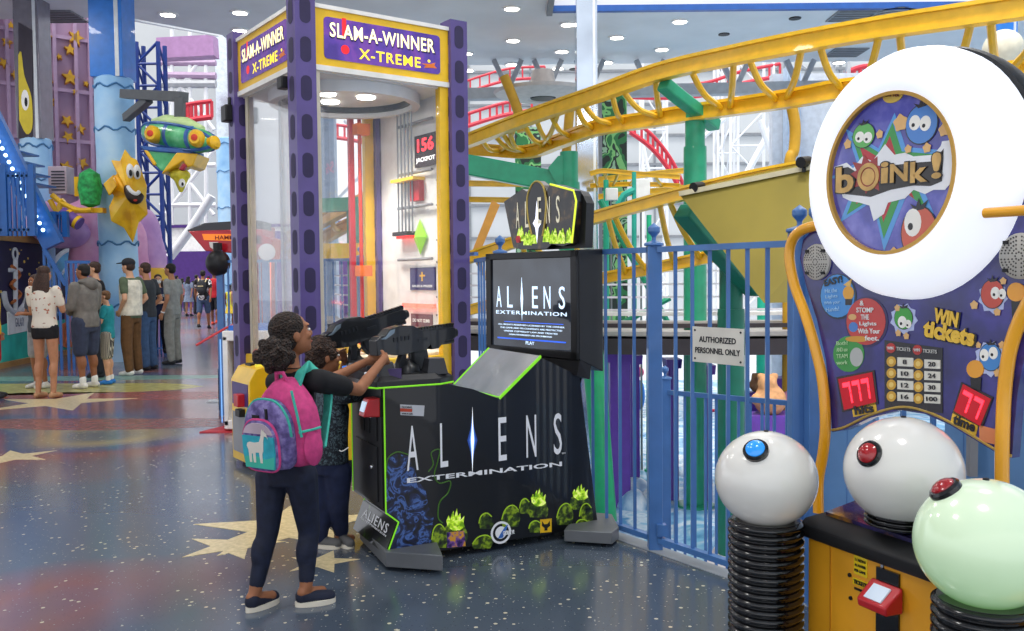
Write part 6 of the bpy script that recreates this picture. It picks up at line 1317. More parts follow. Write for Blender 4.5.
# pit props
ROCK = ramp_mat('icy_rock', 'noise', 3.2, [(.35, '6fa8d8'), (.5, 'b9d6ee'), (.62, 'eef6fb'), (.7, '8fbce0')], rough=.3, bump=.7)
for i, (px, py, Y, s, lab) in enumerate(((618, 460, 11.5, .55, 'pale blue moulded rock at the foot of the leaning green post'), (640, 430, 12.5, .7, 'pale blue moulded rock left of the blue fence post, further back'), (628, 500, 10, .6, 'pale blue moulded rock nearest the fence foot'), (676, 470, 12, .5, 'pale blue moulded rock between the blue and green posts'))):
    p = G(px, py, -2.0); q = MB()
    rr_ = random.Random(i); 
    for k in range(9): a = rr_.uniform(0, 6.28); q.ell(V((p.x+s*.7*math.cos(a)*rr_.random(), p.y+s*.7*math.sin(a), -2.0)), (s*rr_.uniform(.3, .55), s*rr_.uniform(.3, .5), s*rr_.uniform(.2, .5)), 10)
    t = thing('rock', V((p.x, p.y, -2)), lab, 'rock'); remesh(q, .05, 'surface', ROCK, t, 2)
for px, py, c, r, lab in ((770, 400, 'd8a070', .22, 'round tan prop bear behind the fence near the ball game'), (757, 385, 'c98f60', .12, 'small tan round prop behind the fence'), (796, 398, 'e89ab8', .2, 'pink rounded prop behind the double fence post')):
    p = P(px, py, {770: 12.2, 757: 13.9}.get(px, 13.0)); t = thing('plush_prop', V((p.x, p.y, p.z-r)), lab, 'prop'); q = MB(); q.ell(p, r, 16); q.ell(p+V((-r*.2, -r*.1, r*1.0)), r*.62, 14); q.ell(p+V((-r*.6, -r*.1, r*1.5)), r*.25, 10); q.ell(p+V((r*.25, -r*.1, r*1.5)), r*.25, 10); q.ell(p+V((-r*.9, -r*.3, r*.1)), r*.4, 10); remesh(q, .03, 'body', cl('%s' % c), t, 3)
    q = MB(PURC); q.box((p.x-r*1.4, p.y-r, -2), (p.x+r*1.4, p.y+r, p.z-r*.85)); q.build('stand', t)
p = G(712, 468, -2.0); q = MB(mat('b0203a', .4)); q.tube(catmull([p+V((-.5, 0, 0)), p+V((-.42, 0, .7)), p+V((-.2, 0, 1.0)), p+V((.1, 0, 1.05))], 5), .03, 8); q.build('hoop_rail', None, 'dark red bent tube rail in the pit', 'rail')
for i, (px, py, w, h, c, lab) in enumerate(((640, 395, 10, 30, '2f7fd8', 'blue figure shaped prop far behind the fence'), (640, 372, 8, 10, 'e04a7a', 'small pink prop above the blue figure'), (702, 395, 8, 30, '2a5fc0', 'dark blue box behind the fence sign'))):
    p = P(px, py, 17.0); q = MB(mat(c, .5)); q.ell(p, (w/900*17/2, .15, h/900*17/2), 14); q.build('prop_figure', None, lab, 'prop')
# ---- far white hall: walls, trusses, wall lines
WW = mat('c4c8ca', .7, noise=.03, scale=.6)
q = MB(WW); q.box((-6, 44, -2), (34, 44.3, 15)); struct(q, 'wall_back')
q = MB(mat('85898e', .6))
for z in (3.4, 5.0, 6.9, 8.3, 9.8, 11.4, 13.0): q.box((-6, 43.9, z-.06), (34, 44, z+.06))
for x in range(-5, 34, 3): q.box((x-.05, 43.92, -2), (x+.05, 44, 15))
struct(q, 'trim_30')
TRW = mat('eef0f2', .5, noise=.02)
def truss(lab, px, Y, z0, z1, w, n=8, m=TRW, r=.06, name='truss_tower', group=None, cat='truss'):
    x = P(px, 150, Y).x; t = thing(name, V((x, Y, z0)), lab, cat, group); q = MB(m)
    for sx_ in (-1, 1):
        q = MB(m); q.tube([(x+sx_*w/2, Y, z0), (x+sx_*w/2, Y, z1)], r, 8); q.build('chord', t)
        q = MB(m); q.tube([(x+sx_*w/2, Y+w*.8, z0), (x+sx_*w/2, Y+w*.8, z1)], r, 8); q.build('chord', t)
    q = MB(m); st = (z1-z0)/n
    for k in range(n):
        z = z0+k*st; s_ = 1 if k % 2 else -1
        q.tube([(x-s_*w/2, Y, z), (x+s_*w/2, Y, z+st)], r*.6, 6); q.tube([(x-w/2, Y, z), (x+w/2, Y, z)], r*.6, 6); q.tube([(x-s_*w/2, Y+w*.8, z), (x-s_*w/2, Y, z+st)], r*.5, 6); q.tube([(x+s_*w/2, Y+w*.8, z), (x+s_*w/2, Y, z+st)], r*.5, 6)
    q.build('lattice', t); return t
truss('white lattice tower right of the green post arm', 752, 34, -2, 13, 1.6, 9)
truss('white lattice tower between the green post and its neighbour', 728, 36, -2, 13, .8, 9)
truss('white lattice tower far behind the upper track, left of the green post', 655, 38, -2, 14, 1.0, 10)
truss('grey white lattice tower left of the light ring', 822, 26, -2, 9, 1.5, 8, LGRY)
for a, b, Y, r, lab in (((735, 195), (790, 95), 33, .12, 'white diagonal tube rising right behind the olive platform'), ((785, 190), (760, 120), 32, .12, 'white diagonal tube rising left behind the olive platform'), ((700, 140), (735, 110), 33, .08, 'thin white diagonal tube beside the green post'), ((628, 75), (655, 200), 36, .07, 'thin white leaning tube left of the green post')):
    q = MB(TRW); q.tube([P(*a, Y), P(*b, Y)], r, 8); q.build('diagonal_tube', None, lab, 'tube')
q = MB(mat('d6dbe4', .5)); x = P(812, 100, 24).x; q.box((x-.9, 24.5, -2), (x+6, 24.8, 6.9)); q.build('panel_wall', None, 'pale grey panel wall behind the left edge of the light ring', 'wall panel')
# grey box beam under the ceiling and round disc
bm = thing('box_beam', P(600, 90, 23), 'grey box beam crossing just below the far ceiling edge', 'beam')
q = MB(mat('a4a8ae', .5)); q.beam(P(400, 96, 23), P(880, 86, 23), .3, .28); q.build('beam', bm)
for px in (508, 548, 590, 650, 735, 800):
    p = P(px, 90, 23); q = MB(mat('9a9ea6', .5)); q.beam(p, p+V((.35, 0, .75)), .12, .12); q.beam(p, p+V((-.35, 0, .75)), .12, .12); q.build('bracket', bm)
p = P(543, 97, 21); dsc = thing('ceiling_disc', p, 'round grey disc hanging under the box beam', 'ceiling fixture')
q = MB(mat('cfc6c0', .5)); q.lathe([(.0, -.02), (.35, -.02), (.38, -.05), (1.1, .05), (1.15, .12), (.6, .2), (.3, .25), (.25, .6)], 36, Matrix.Translation(p)); q.build('disc', dsc); q = MB(BLK); q.lathe([(.0, -.05), (.28, -.045), (.3, -.02)], 24, Matrix.Translation(p)); q.build('centre', dsc)
# mirror clad columns
def mcol(lab, px0, px1, Y, ztop=CZ, zbot=-2., m=None, split=None, basew=None, basem=None, crack=False, py=150):
    a, b = P(px0, py, Y).x, P(px1, py, Y).x; w = b-a; xc = (a+b)/2; t = thing('clad_column', V((xc, Y+w/2, zbot)), lab, 'column')
    zs = split if split else zbot
    q = MB(m or MIR); q.box((a, Y, zs), (b, Y+w, ztop)); q.build('mirror_cladding', t, bev=.01)
    q = MB(mat('eef4fa', .2, .4)); q.box((b-w*.22, Y-.012, zs), (b-w*.10, Y, ztop)); q.build('corner_strip', t)
    if split:
        r = basew/900*Y/2; q = MB(basem); n = 7; prof_ = []
        for i in range(n+1):
            z = zbot+(zs-zbot)*i/n; prof_ += [(r*(1+.015*(-1)**i), z), (r*(1.01), z+(zs-zbot)/n*.5)] if i < n else [(r, z), (r*.9, z+.03)]
        q.lathe(prof_, 24, Matrix.Translation((xc, Y+w/2, 0))); bb = q.build('painted_base', t)
        q = MB(mat('4a7fb0', .6))
        for z in [zbot+(zs-zbot)*k for k in (.2, .42, .62, .82, .97)]:
            pts = [V((xc+(r+.01)*math.cos(u), Y+w/2+(r+.01)*math.sin(u), z+.04*math.sin(u*7+z*3))) for u in [i*2*PI/30 for i in range(30)]]
            q.tube(pts, .018, 5, closed=True)
        q.build('painted_seam', bb)
    return t
mcol('mirror clad square column behind the header of the shooting game', 577, 598, 18, m=MIR)
mcol('white and blue clad column left of the light ring', 787, 801, 24, m=mat('cfe0f6', .3, .3))
# camouflage climbing wall
CAMO = ramp_mat('camouflage_paint', 'noise', 1.9, [(.0, '26332a'), (.40, '2f7a44'), (.47, '86c878'), (.52, '2a3a34'), (.56, '9fc4a0'), (.60, '2f6a40')], rough=.6, const=True, distort=.3, detail=2)
cw = thing('climbing_tower', P(614, 250, 22), 'green and black camouflage tower behind the mirror column', 'tower')
a, b = P(602, 150, 22).x, P(627, 150, 22).x; q = MB(CAMO); q.box((a, 22, -2), (b, 22.6, 5.9)); q.build('panel', cw); q = MB(GRY); q.box((a-.08, 21.95, -2), (a, 22.1, 5.9)); q.build('edge_post', cw)
a, b = P(515, 150, 26).x, P(541, 150, 26).x; q = MB(CAMO); q.box((a, 26, -2), (b, 26.5, P(530, 127, 26).z)); q.build('climbing_tower', None, 'camouflage panel half hidden behind the upper yellow track', 'tower')
for px, py, w, h, Y, lab in ((612, 194, 12, 12, 15.5, 'small white box on a post below the camouflage tower'), (642, 189, 16, 20, 16, 'larger white box beside the teal post')):
    p = P(px, py, Y); w = w/900*Y; h = h/900*Y; t = thing('control_box', V((p.x, Y, p.z-h/2)), lab, 'box'); q = MB(WHT); q.box((p.x-w/2, Y, p.z-h/2), (p.x+w/2, Y+.12, p.z+h/2)); q.build('housing', t, bev=.01); q = MB(GRY); q.box((p.x-w*.05, Y+.12, -2), (p.x+w*.05, Y+.2, p.z+h*.3)); q.build('stand', t)
# red coaster far behind
RDT = mat('d83a4a', .4)
def redtrack(lab, pts, Y, r=.08, n=0):
    t = thing('red_coaster_track', P(*pts[0], Y), lab, 'roller coaster track', None); c_ = catmull([P(a, b, Y) for a, b in pts], 6); dz = V((0, 0, .45))
    q = MB(RDT); q.tube(c_, r, 8); q.build('rail', t); q = MB(RDT); q.tube([p+dz for p in c_], r*.8, 8); q.build('rail', t)
    for k in range(0, len(c_), 2): q = MB(RDT); q.tube([c_[k], c_[k]+dz], r*.6, 6); q.build('cross_tie', t)
redtrack('red coaster track rising left of the grey disc', [(462, 128), (490, 119), (510, 114), (540, 109)], 34)
redtrack('red coaster track just under the far ceiling, left', [(455, 97), (480, 88), (510, 80), (545, 78)], 36, .06)
redtrack('red coaster track crossing above the upper yellow track', [(625, 97), (665, 98), (705, 95), (740, 84), (780, 76)], 34)
redtrack('red coaster track curling down left of the green post', [(630, 132), (648, 145), (662, 160), (674, 178), (684, 200)], 30, .08)
redtrack('red coaster track seen through the prize tower glass', [(300, 134), (330, 137), (352, 140), (378, 146)], 32, .07)
redtrack('short red coaster track left of the light ring', [(845, 88), (860, 82), (880, 80)], 28, .1)
# blue column and hanging globe at the far right
mcol('bright blue column at the far right under the ceiling', 998, 1018, 15, m=mat('2f7fd8', .4), py=20)
p = P(1003, 49, 14.4); gl = thing('globe_lamp', p, 'cream round globe hanging at the far right edge', 'globe lamp'); q = MB(mat('e6dfc8', .4)); q.lathe([(.30*math.sin(PI*i/20), -.30*math.cos(PI*i/20)) for i in range(21)], 28, Matrix.Translation(p)); q.build('globe', gl); q = MB(GRY); q.tube([p, p+V((0, .7, 0))], .04, 8); q.build('rod', gl)
# yellow wall block and green post seen through the prize tower
q = MB(YPANEL); a = P(312, 257, 11.5); b = P(372, 243, 11.5); q.box((a.x, 11.5, a.z-.05), (b.x, 11.8, b.z)); q.build('yellow_barrier', None, 'yellow horizontal barrier seen through the prize tower glass', 'barrier')
q = MB(mat('3a8f74', .5)); a = P(388, 205, 15); q.tube([V((a.x-.55, 15, -2)), V((a.x-.55, 15, a.z))], .14, 10); q.beam(V((a.x-1.1, 15, a.z)), V((a.x+.2, 15, a.z+.05)), .2, .22); q.build('track_support', None, 'grey green post seen through the prize tower glass', 'post')
a, b = P(320, 150, 24).x, P(334, 150, 24).x; q = MB(mat('9fb4cc', .3, .4)); q.box((a, 24, -2), (b, 24.4, 6.9)); q.build('clad_column', None, 'grey blue column seen through the prize tower glass', 'column')
for a, b, lab in (((330, 205), (385, 150), 'white diagonal tube rising right, seen through the prize tower glass'), ((345, 120), (380, 150), 'white diagonal tube falling right, seen through the prize tower glass')):
    q = MB(TRW); q.tube([P(*a, 28), P(*b, 28)], .08, 8); q.build('diagonal_tube', None, lab, 'tube')
# ================================================================ LEFT SIDE OF THE HALL
LB = ramp_mat('sky_blue_paint', 'noise', 1.3, [(.3, '7fb4e4'), (.5, '9fcdf2'), (.65, 'b9dcf6')], rough=.5, bump=.15)
MAU = mat('a88aa6', .7, noise=.06, scale=1.2)
wa = P(-30, 100, 18.8); wb = P(133, 100, 21.0); wa.z = 0; wb.z = 0; wr = (wb-wa).normalized(); WL = (wb-wa).length; wn = V((wr.y, -wr.x, 0)); WM = frame(wa, wr, (0, 0, 1), wn)
q = MB(MAU, WM); q.box((0, 0, -.2), (WL, 8.4, 0)); pw = struct(q, 'wall_left')
q = MB(mat('b89ab8', .6), WM)
for z in (1.0, 2.25, 3.45, 4.6, 5.7, 6.85): q.box((0, z-.04, 0), (WL, z+.04, .07))
def wq(px, py): p = WM.inverted()@on_plane(px, py, wa, wn); return p.x, p.y
for px in (8, 30, 55, 76, 90, 112): x = wq(px, 100)[0]; q.box((x-.035, 0, 0), (x+.035, 8.4, .09))
q.build('wall_frame', pw, kind='structure')
SO = mat('d9a52c', .5, noise=.1); SO2 = mat('c27a2c', .5)
for px, py, r in ((75, 38, 8), (69, 50, 6), (58, 57, 3), (46, 36, 5), (69, 78, 8), (74, 92, 3), (49, 101, 5), (66, 121, 6), (79, 129, 5.5), (67, 137, 6), (65, 167, 6.5), (81, 163, 6), (73, 182, 3), (3, 63, 5), (14, 75, 4), (6, 42, 5), (85, 84, 3), (10, 26, 4), (35, 30, 3), (47, 80, 5), (47, 135, 4), (24, 110, 4)):
    x, y = wq(px, py); s = r/900*19.5; q = MB(SO2, WM); q.prism(star_poly(5, s*1.1, s*.5, .4+px, x+.02, y-.02), 0, .05); q.use(SO); q.prism(star_poly(5, s, s*.44, .4+px, x, y), .05, .09); q.build('wall_star', pw)
# three big columns
mcol('mirror clad column with a sky blue base, left of the mauve star wall', 17, 42, 17.6, m=mat('8d8a94', .25, .6), split=P(30, 140, 17.8).z, basew=29, basem=LB, zbot=0)
c1_ = P(30, 100, 17.59); fg = thing('column_figure', P(24, 100, 17.57), 'flat yellow figure with a round eye on the mirror column', 'picture')  # flat yellow shape with an eye, laid over the column's front face
def colp(px, py): p = P(px, py, 17.57); return (p.x, p.z)
XZ = Matrix(((1, 0, 0, 0), (0, 0, -1, 17.59), (0, 1, 0, 0), (0, 0, 0, 1)))
q = MB(mat('3a3440', .5), XZ); q.prism([colp(*a) for a in ((18, 22), (32, 30), (32, 138), (18, 138))], 0, .008); q.build('backing', fg)
q = MB(mat('d8c23a', .5), XZ); q.prism([colp(*a) for a in cat2([(18, 55), (21, 52), (24, 75), (30, 92), (32, 105), (32, 128), (26, 134), (19, 120)], 3)], .008, .014); q.build('figure', fg)
q = MB(WHT, XZ); q.prism([(colp(25, 100)[0]+.075*math.cos(t*PI/8), colp(25, 100)[1]+.2*math.sin(t*PI/8)) for t in range(16)], .014, .018); q.use(BLK); q.prism([(colp(26, 102)[0]+.03*math.cos(t*PI/6), colp(26, 102)[1]+.09*math.sin(t*PI/6)) for t in range(12)], .018, .021); q.build('eye', fg)
t = mcol('tall bright blue column with a cracked sky blue base behind the queue', 92, 125, 16.6, m=mat('2a78d0', .35, coat=.3), split=P(108, 81, 17).z, basew=37, basem=LB, zbot=0)
mcol('mirror clad column with a sky blue base behind the left purple post', 217, 236, 33, m=mat('dfe6ee', .15, .8), split=P(226, 138, 33).z, basew=25, basem=LB, zbot=0, ztop=14)
# steel bracket and hanging airship
brk = thing('steel_bracket', P(128, 96, 16.4), 'dark grey steel bracket arm on the blue column holding the airship', 'bracket')
SG = mat('55595e', .5)
q = MB(SG); q.beam(P(124, 94, 16.3), P(184, 97, 14.8), .16, .16); q.build('arm', brk); q = MB(SG); q.beam(P(126, 118, 16.4), P(149, 99, 15.7), .13, .13); q.build('brace', brk); q = MB(SG); q.beam(P(180, 98, 14.8), P(180, 121, 14.8), .14, .14, up=(0, 1, 0)); q.build('hanger', brk)
as_ = thing('airship_prop', P(179, 150, 14.8), 'green and blue toy airship prop hanging from the bracket', 'airship')
pc_ = P(178, 137, 14.8); dr = (P(224, 144, 14.3)-pc_).normalized(); Lh = 51/900*14.8; hh = 14.5/900*14.8; _x, _y = basis(dr); MA = frame(pc_, dr, (0, 0, 1)); 
AG = ramp_mat('airship_green', 'noise', 4, [(.35, '2f9a5a'), (.55, '4fb878'), (.7, '79cf96')], rough=.45, coat=.3); AB_ = mat('2f5fa6', .45, coat=.3, noise=.15); AY = mat('eebb1e', .4, coat=.3)
prof_ = [(hh*math.sqrt(max(0, 1-abs(-1+i/10)**2.6)), Lh*(-1+i/10)) for i in range(21)]
LZ = MA@Matrix(((0, 0, 1, 0), (1, 0, 0, 0), (0, 1, 0, 0), (0, 0, 0, 1)))
q = MB(AG); q.lathe(prof_, 28, LZ); hull = q.build('hull', as_)
q = MB(AB_)
for x in (-.62, -.08, .5):
    rr_ = hh*math.sqrt(1-abs(x)**2.6)*1.03; q.lathe([(rr_*.97, Lh*(x-.05)), (rr_, Lh*(x-.04)), (rr_, Lh*(x+.04)), (rr_*.97, Lh*(x+.05))], 28, LZ)
for a in (PI*.22, PI*.8, PI*1.25, PI*1.75):
    q.tube([LZ@V((hh*1.02*math.sqrt(max(0, 1-abs(x)**2.6))*math.cos(a), hh*1.02*math.sqrt(max(0, 1-abs(x)**2.6))*math.sin(a), Lh*x)) for x in [i/10-.95 for i in range(20)]], .03, 6)
q.build('hull_bands', as_)
q = MB(mat('c2dc9a', .5), MA); q.ell((0, .0, hh*.55), (Lh*.72, hh*.72, hh*.5), 20) if False else q.lathe([(hh*.5, 0), (hh*.42, .1), (0, .16)], 24, MA@Matrix.Translation((0, hh*.84, 0))@Matrix.Rotation(-PI/2, 4, 'X')@Matrix.Diagonal((2.0, 1, 1, 1))) if False else q.tube([(-Lh*.7, hh*.80, 0), (-Lh*.3, hh*.93, 0), (Lh*.3, hh*.93, 0), (Lh*.7, hh*.80, 0)], [.05, .12, .12, .05], 10); q.build('top_deck', as_)
for px, py, Yp in ((152, 134, 14.62), (196, 138, 14.28)):
    o_ = P(px, py, Yp); q = MB(AY); Mp = frame(o_, (1, 0, 0), (0, 0, 1), (0, -1, 0)); q.lathe([(.12, -.15), (.12, .02), (.085, .08), (.06, .08)], 20, Mp, 1, 1.15); pt_ = q.build('porthole', as_); q = MB(mat('d8442c', .4)); q.lathe([(.07, .03), (.05, .09), (0, .10)], 16, Mp); q.build('porthole_light', pt_)
q = MB(AY); q.lathe([(.10, -.05), (.11, .05), (.07, .09), (0, .10)], 18, MA@Matrix.Translation((Lh*.97, 0, 0))@Matrix.Rotation(PI/2, 4, 'Y')); q.build('nose_cap', as_)
def wedge(pts, Y, d, m, name, par): q = MB(m); q.prism([(P(a, b, Y).x, P(a, b, Y).z) for a, b in pts], -d/2, d/2, Matrix(((1, 0, 0, 0), (0, 0, -1, Y), (0, 1, 0, 0), (0, 0, 0, 1)))); return q.build(name, par, bev=.02)
wedge([(148, 149), (196, 154), (184, 160), (173, 174), (166, 172), (155, 160)], 14.8, .5, AG, 'keel', as_); wedge([(146, 148), (199, 152), (197, 157), (150, 153)], 14.8, .56, AB_, 'keel_band', as_)
wedge([(183, 155), (204, 156), (199, 168), (193, 170), (190, 163), (176, 172), (168, 176), (172, 170)], 14.8, .6, AY, 'keel_trim', as_); wedge([(150, 152), (154, 152), (163, 166), (160, 168)], 14.8, .56, AY, 'keel_trim', as_)
wedge([(184, 163), (187, 166), (184, 171), (179, 170)], 14.45, .1, mat('a02c3c', .5), 'hatch', as_)
q = MB(); q.ell(P(180, 175, 14.7), (.17, .15, .10), 14); cap(q, P(181, 177, 14.7), .13, P(181, 190, 14.7), .045); remesh(q, .02, 'pilot_head', mat('d9cc3c', .5, noise=.3, scale=6), as_, 2)
q = MB(WHT); q.ell(P(182, 183, 14.55), (.055, .03, .07), 12); q.use(BLK); q.ell(P(182.5, 184, 14.52), (.02, .015, .03), 8); q.build('pilot_eye', as_)
# smiling star sculpture
SY = ramp_mat('star_yellow', 'noise', 3, [(.35, 'd89a14'), (.5, 'f2bb18'), (.68, 'f8cf3a')], rough=.4, coat=.3)
ss = thing('star_sculpture', P(132, 242, 16.0), 'big yellow star sculpture with a smiling face on the blue column', 'sculpture')
spts = [(125, 149), (131, 157), (137, 160), (142, 172), (147, 186), (146, 200), (148, 214), (139, 222), (133, 243), (124, 228), (111, 221), (109, 207), (114, 196), (106, 184), (112, 177), (117, 174), (111, 160), (120, 161)]
o_ = MB(SY); pts = [P(a, b, 16.0) for a, b in spts]; bk_ = [P(128+(a-128)*1.0, 195+(b-195)*1.0, 16.4)*1.0 for a, b in spts]
cfr = P(129, 195, 15.75); n = len(pts); o_.add(pts+bk_+[cfr, cfr+V((0, .7, 0))], [(i, (i+1) % n, 2*n) for i in range(n)]+[(n+(i+1) % n, n+i, 2*n+1) for i in range(n)]+[(i, n+i, n+(i+1) % n, (i+1) % n) for i in range(n)]); o_.build('star_body', ss, flat=True, bev=.03)
q = MB(SY); q.hexa([P(103, 184, 15.7), P(112, 176, 15.7), P(117, 186, 15.7), P(109, 196, 15.7), P(106, 182, 16.1), P(114, 174, 16.1), P(119, 184, 16.1), P(112, 195, 16.1)]); q.build('star_arm', ss, bev=.02)
q = MB(mat('2a1c14', .5)); q.tube(catmull([P(126, 186, 15.86), P(130, 194, 15.76), P(136, 199, 15.76), P(141, 194, 15.85)], 5), [.015]+[.05+.05*math.sin(PI*i/15) for i in range(14)]+[.015], 10); mo_ = q.build('mouth', ss); q = MB(WHT); q.tube(catmull([P(128, 187, 15.78), P(131, 191, 15.69), P(136, 194, 15.69), P(139, 192, 15.76)], 5), .035, 8); q.build('teeth', ss); q = MB(mat('d0402c', .5)); q.ell(P(135, 200, 15.70), (.05, .04, .03), 12); q.build('tongue', ss)
for px, py in ((130, 171), (137, 172)): q = MB(WHT); q.ell(P(px, py, 15.86), (.065, .06, .13), 12); q.use(BLK); q.ell(P(px+.6, py+2, 15.79), (.03, .03, .06), 8); q.build('eye', ss)
# blue truss tower and white lattice wall behind
truss('dark blue lattice tower behind the airship', 150, 21, 0, CZ, .5, 14, mat('23408f', .4), .055)
q = MB(WW); q.box((-16, 34, 3.6), (-8.2, 34.3, 14)); struct(q, 'wall_far_left')
tw = thing('lattice_frame', P(190, 150, 30), 'white pipe lattice in front of the bright wall behind the airship', 'lattice')
for i, (a, b, r, m) in enumerate((((160, 63), (216, 63), .10, mat('b49ab8', .5)), ((160, 75), (216, 76), .12, mat('b49ab8', .5)), ((160, 84), (216, 84), .14, LGRY), ((160, 165), (216, 165), .08, TRW), ((160, 205), (216, 205), .08, TRW), ((165, 110), (214, 40), .07, TRW), ((160, 60), (214, 130), .07, TRW), ((165, 215), (214, 150), .07, TRW), ((165, 150), (214, 215), .07, TRW), ((172, 30), (172, 225), .07, TRW), ((190, 30), (190, 225), .07, TRW), ((206, 30), (206, 225), .07, TRW))):
    q = MB(m); q.tube([P(*a, 30), P(*b, 30)], r, 8); q.build('pipe', tw)
q = MB(mat('b48ab8', .5)); q.beam(P(160, 50, 27), P(216, 47, 27), .5, .6); q.build('lilac_beam', None, 'lilac beam under the ceiling between the columns at left', 'beam')
q = MB(TRW); q.beam(P(128, 17, 19), P(218, 34, 23), .10, .12); q.build('ceiling_edge_pipe', None, 'white edge strip along the ceiling above the airship', 'pipe')
redtrack('red coaster pieces above the airship', [(186, 121), (196, 119), (212, 117)], 26, .08)
bentcol('white leaning tube behind the airship at right', [(170, 257, 24), (190, 230, 24), (212, 196, 24)], .12, TRW)
# end of the corridor
q = MB(WHT); q.box((-22, 50, 3.1), (-8, 50.3, 5.2)); struct(q, 'wall_corridor_upper'); q = MB(mat('4a2878', .6)); q.box((-22, 49.9, 0), (-8, 50.2, 3.1)); q.box((-22, 49.85, 4.4), (-8, 49.95, 4.7)); struct(q, 'wall_corridor')
q = MB(mat('5a3a8a', .6)); q.box((-7.5, 28, 0), (-7.2, 50, 3.0)); struct(q, 'wall_corridor_right')
# pink and purple rockwork
RK = ramp_mat('lilac_rock', 'noise', 1.6, [(.3, 'a476b8'), (.5, 'c69ad0'), (.68, 'e0b6dc')], rough=.6, bump=.4)
RKP = ramp_mat('pink_rock', 'noise', 2.2, [(.3, 'd08ab8'), (.55, 'e8a8cc'), (.7, 'f0c0dc')], rough=.6, bump=.4)
def mound(lab, blobs, m, name='moulded_rock', vox=.07):
    q = MB(); p0 = None
    for px, py, Y, rx, rz in blobs: p = P(px, py, Y); p0 = p0 or p; q.ell(p, (rx, rx, rz), 14)
    t = thing(name, V((p0.x, p0.y, 0)), lab, 'rock'); remesh(q, vox, 'surface', m, t, 3); return t
tl_ = mound('tall lilac moulded tower with a yellow band behind the queue', [(146, 240, 19.5, .34, .7), (147, 262, 19.5, .42, .8), (146, 290, 19.5, .48, .9), (144, 320, 19.5, .52, .9)], RK)
p = P(147, 275, 19.5); q = MB(YPANEL); q.lathe([(.47, -.13), (.50, -.1), (.50, .12), (.46, .15)], 24, Matrix.Translation(p)); q.build('yellow_band', tl_)
mound('pink moulded rock wall left of the big blue column', [(92, 235, 17.6, .35, .9), (90, 270, 17.6, .4, 1.0), (92, 310, 17.6, .5, 1.0), (84, 225, 17.8, .4, .5), (72, 222, 17.8, .5, .35)], RKP)
mound('lilac mound above the mural behind the yellow pipes', [(50, 222, 16.9, .42, .4), (60, 230, 17.1, .42, .36), (68, 233, 17.2, .42, .3)], RK)
mound('lilac rock behind the white masked girl', [(133, 245, 18.8, .3, .6), (136, 275, 18.8, .3, .8)], RKP)
# vent box, cactus, yellow pipe works
p = P(57, 180, 16.4); t = thing('vent_box', V((p.x, p.y, p.z-.3)), 'grey louvred vent box on the mauve wall', 'vent'); q = MB(mat('b9a8b4', .5)); q.box((p.x-.16, p.y, p.z-.25), (p.x+.17, p.y+.3, p.z+.25)); q.build('housing', t, bev=.01); q = MB(mat('3a3a42', .5))
for k in range(7): q.box((p.x-.10, p.y-.012, p.z-.19+k*.055), (p.x+.14, p.y, p.z-.165+k*.055))
q.build('louvre', t)
p = P(90, 188, 16.3); t = thing('cactus_prop', V((p.x, p.y, p.z-.4)), 'round green plant prop peeking out left of the blue column', 'plant prop'); q = MB(mat('2fa85a', .6, noise=.3, scale=12, bump=.6)); q.lathe([(.0, -.36), (.16, -.3), (.21, 0), (.17, .25), (.0, .36)], 20, Matrix.Translation(p)); q.build('crown', t); q = MB(AY); q.box((p.x-.26, p.y-.05, p.z-.15), (p.x-.18, p.y+.05, p.z+.2)); q.box((p.x-.3, p.y-.08, p.z-.45), (p.x+.25, p.y+.08, p.z-.36)); q.build('stand', t)
t = thing('pipe_sculpture', P(62, 222, 16.2), 'bent yellow pipes and striped bar above the mural', 'sculpture')
for pts, r in (([(52, 195), (62, 203), (77, 210), (92, 210)], .05), ([(50, 200), (56, 210), (66, 217)], .05), ([(58, 220), (60, 205), (64, 200)], .05)): q = MB(AY); q.tube(catmull([P(a, b, 16.1) for a, b in pts], 4), r, 8); q.build('pipe', t)
q = MB(mat('6a4a9a', .5)); q.tube([P(62, 213, 16), P(80, 224, 16)], .12, 12); q.use(AY); q.tube([P(66, 215.5, 16), P(69, 217.3, 16)], .128, 12); q.tube([P(76, 221.5, 16), P(79, 223.3, 16)], .128, 12); q.build('striped_bar', t)
# blue stair with string lights
st = thing('blue_stair', P(20, 238, 15.6), 'blue steel stair with a string of lights at the left edge', 'stair'); SB = mat('2563b0', .4, coat=.2)
q = MB(SB); q.beam(P(-12, 112, 15.3), P(54, 246, 15.3), .12, .34); q.build('stringer', st); q = MB(LGRY); q.beam(P(-12, 90, 15.6), P(24, 176, 15.6), .08, .08); q.build('handrail', st)
for k in range(16): p = P(-8+k*3.4, 128+k*6.8, 15.15); q = MB(mat('bfe8ff', .3, emit=3, noise=0)); q.ell(p, .032, 8); q.build('string_light', st)
q = MB(SB)
for k in range(4): p = P(-6+k*6, 150+k*11, 15.4); q.box((p.x-.1, 15.4, p.z-.015), (p.x+.35, 16.2, p.z+.015))
q.build('tread', st)
f = thing('metal_fence', P(14, 236, 15.0), 'blue railing on the deck above the mural at the left edge', 'fence')
for k in range(9):
    p = P(-3+k*4.6, 236, 15.0); zt1 = P(0, 172, 15.0).z; w = .045 if k in (2, 8) else .02; q = MB(SB); q.box((p.x-w, 15-w, p.z), (p.x+w, 15+w, zt1+(.12 if w > .03 else 0))); q.build('post' if w > .03 else 'baluster', f)
for z in (P(0, 230, 15).z, P(0, 176, 15).z): q = MB(SB); q.box((P(-6, 200, 15).x, 14.98, z-.02), (P(36, 200, 15).x, 15.02, z+.02)); q.build('rail', f)
f = thing('metal_fence', P(62, 237, 15.8), 'short blue railing above the middle of the mural', 'fence')
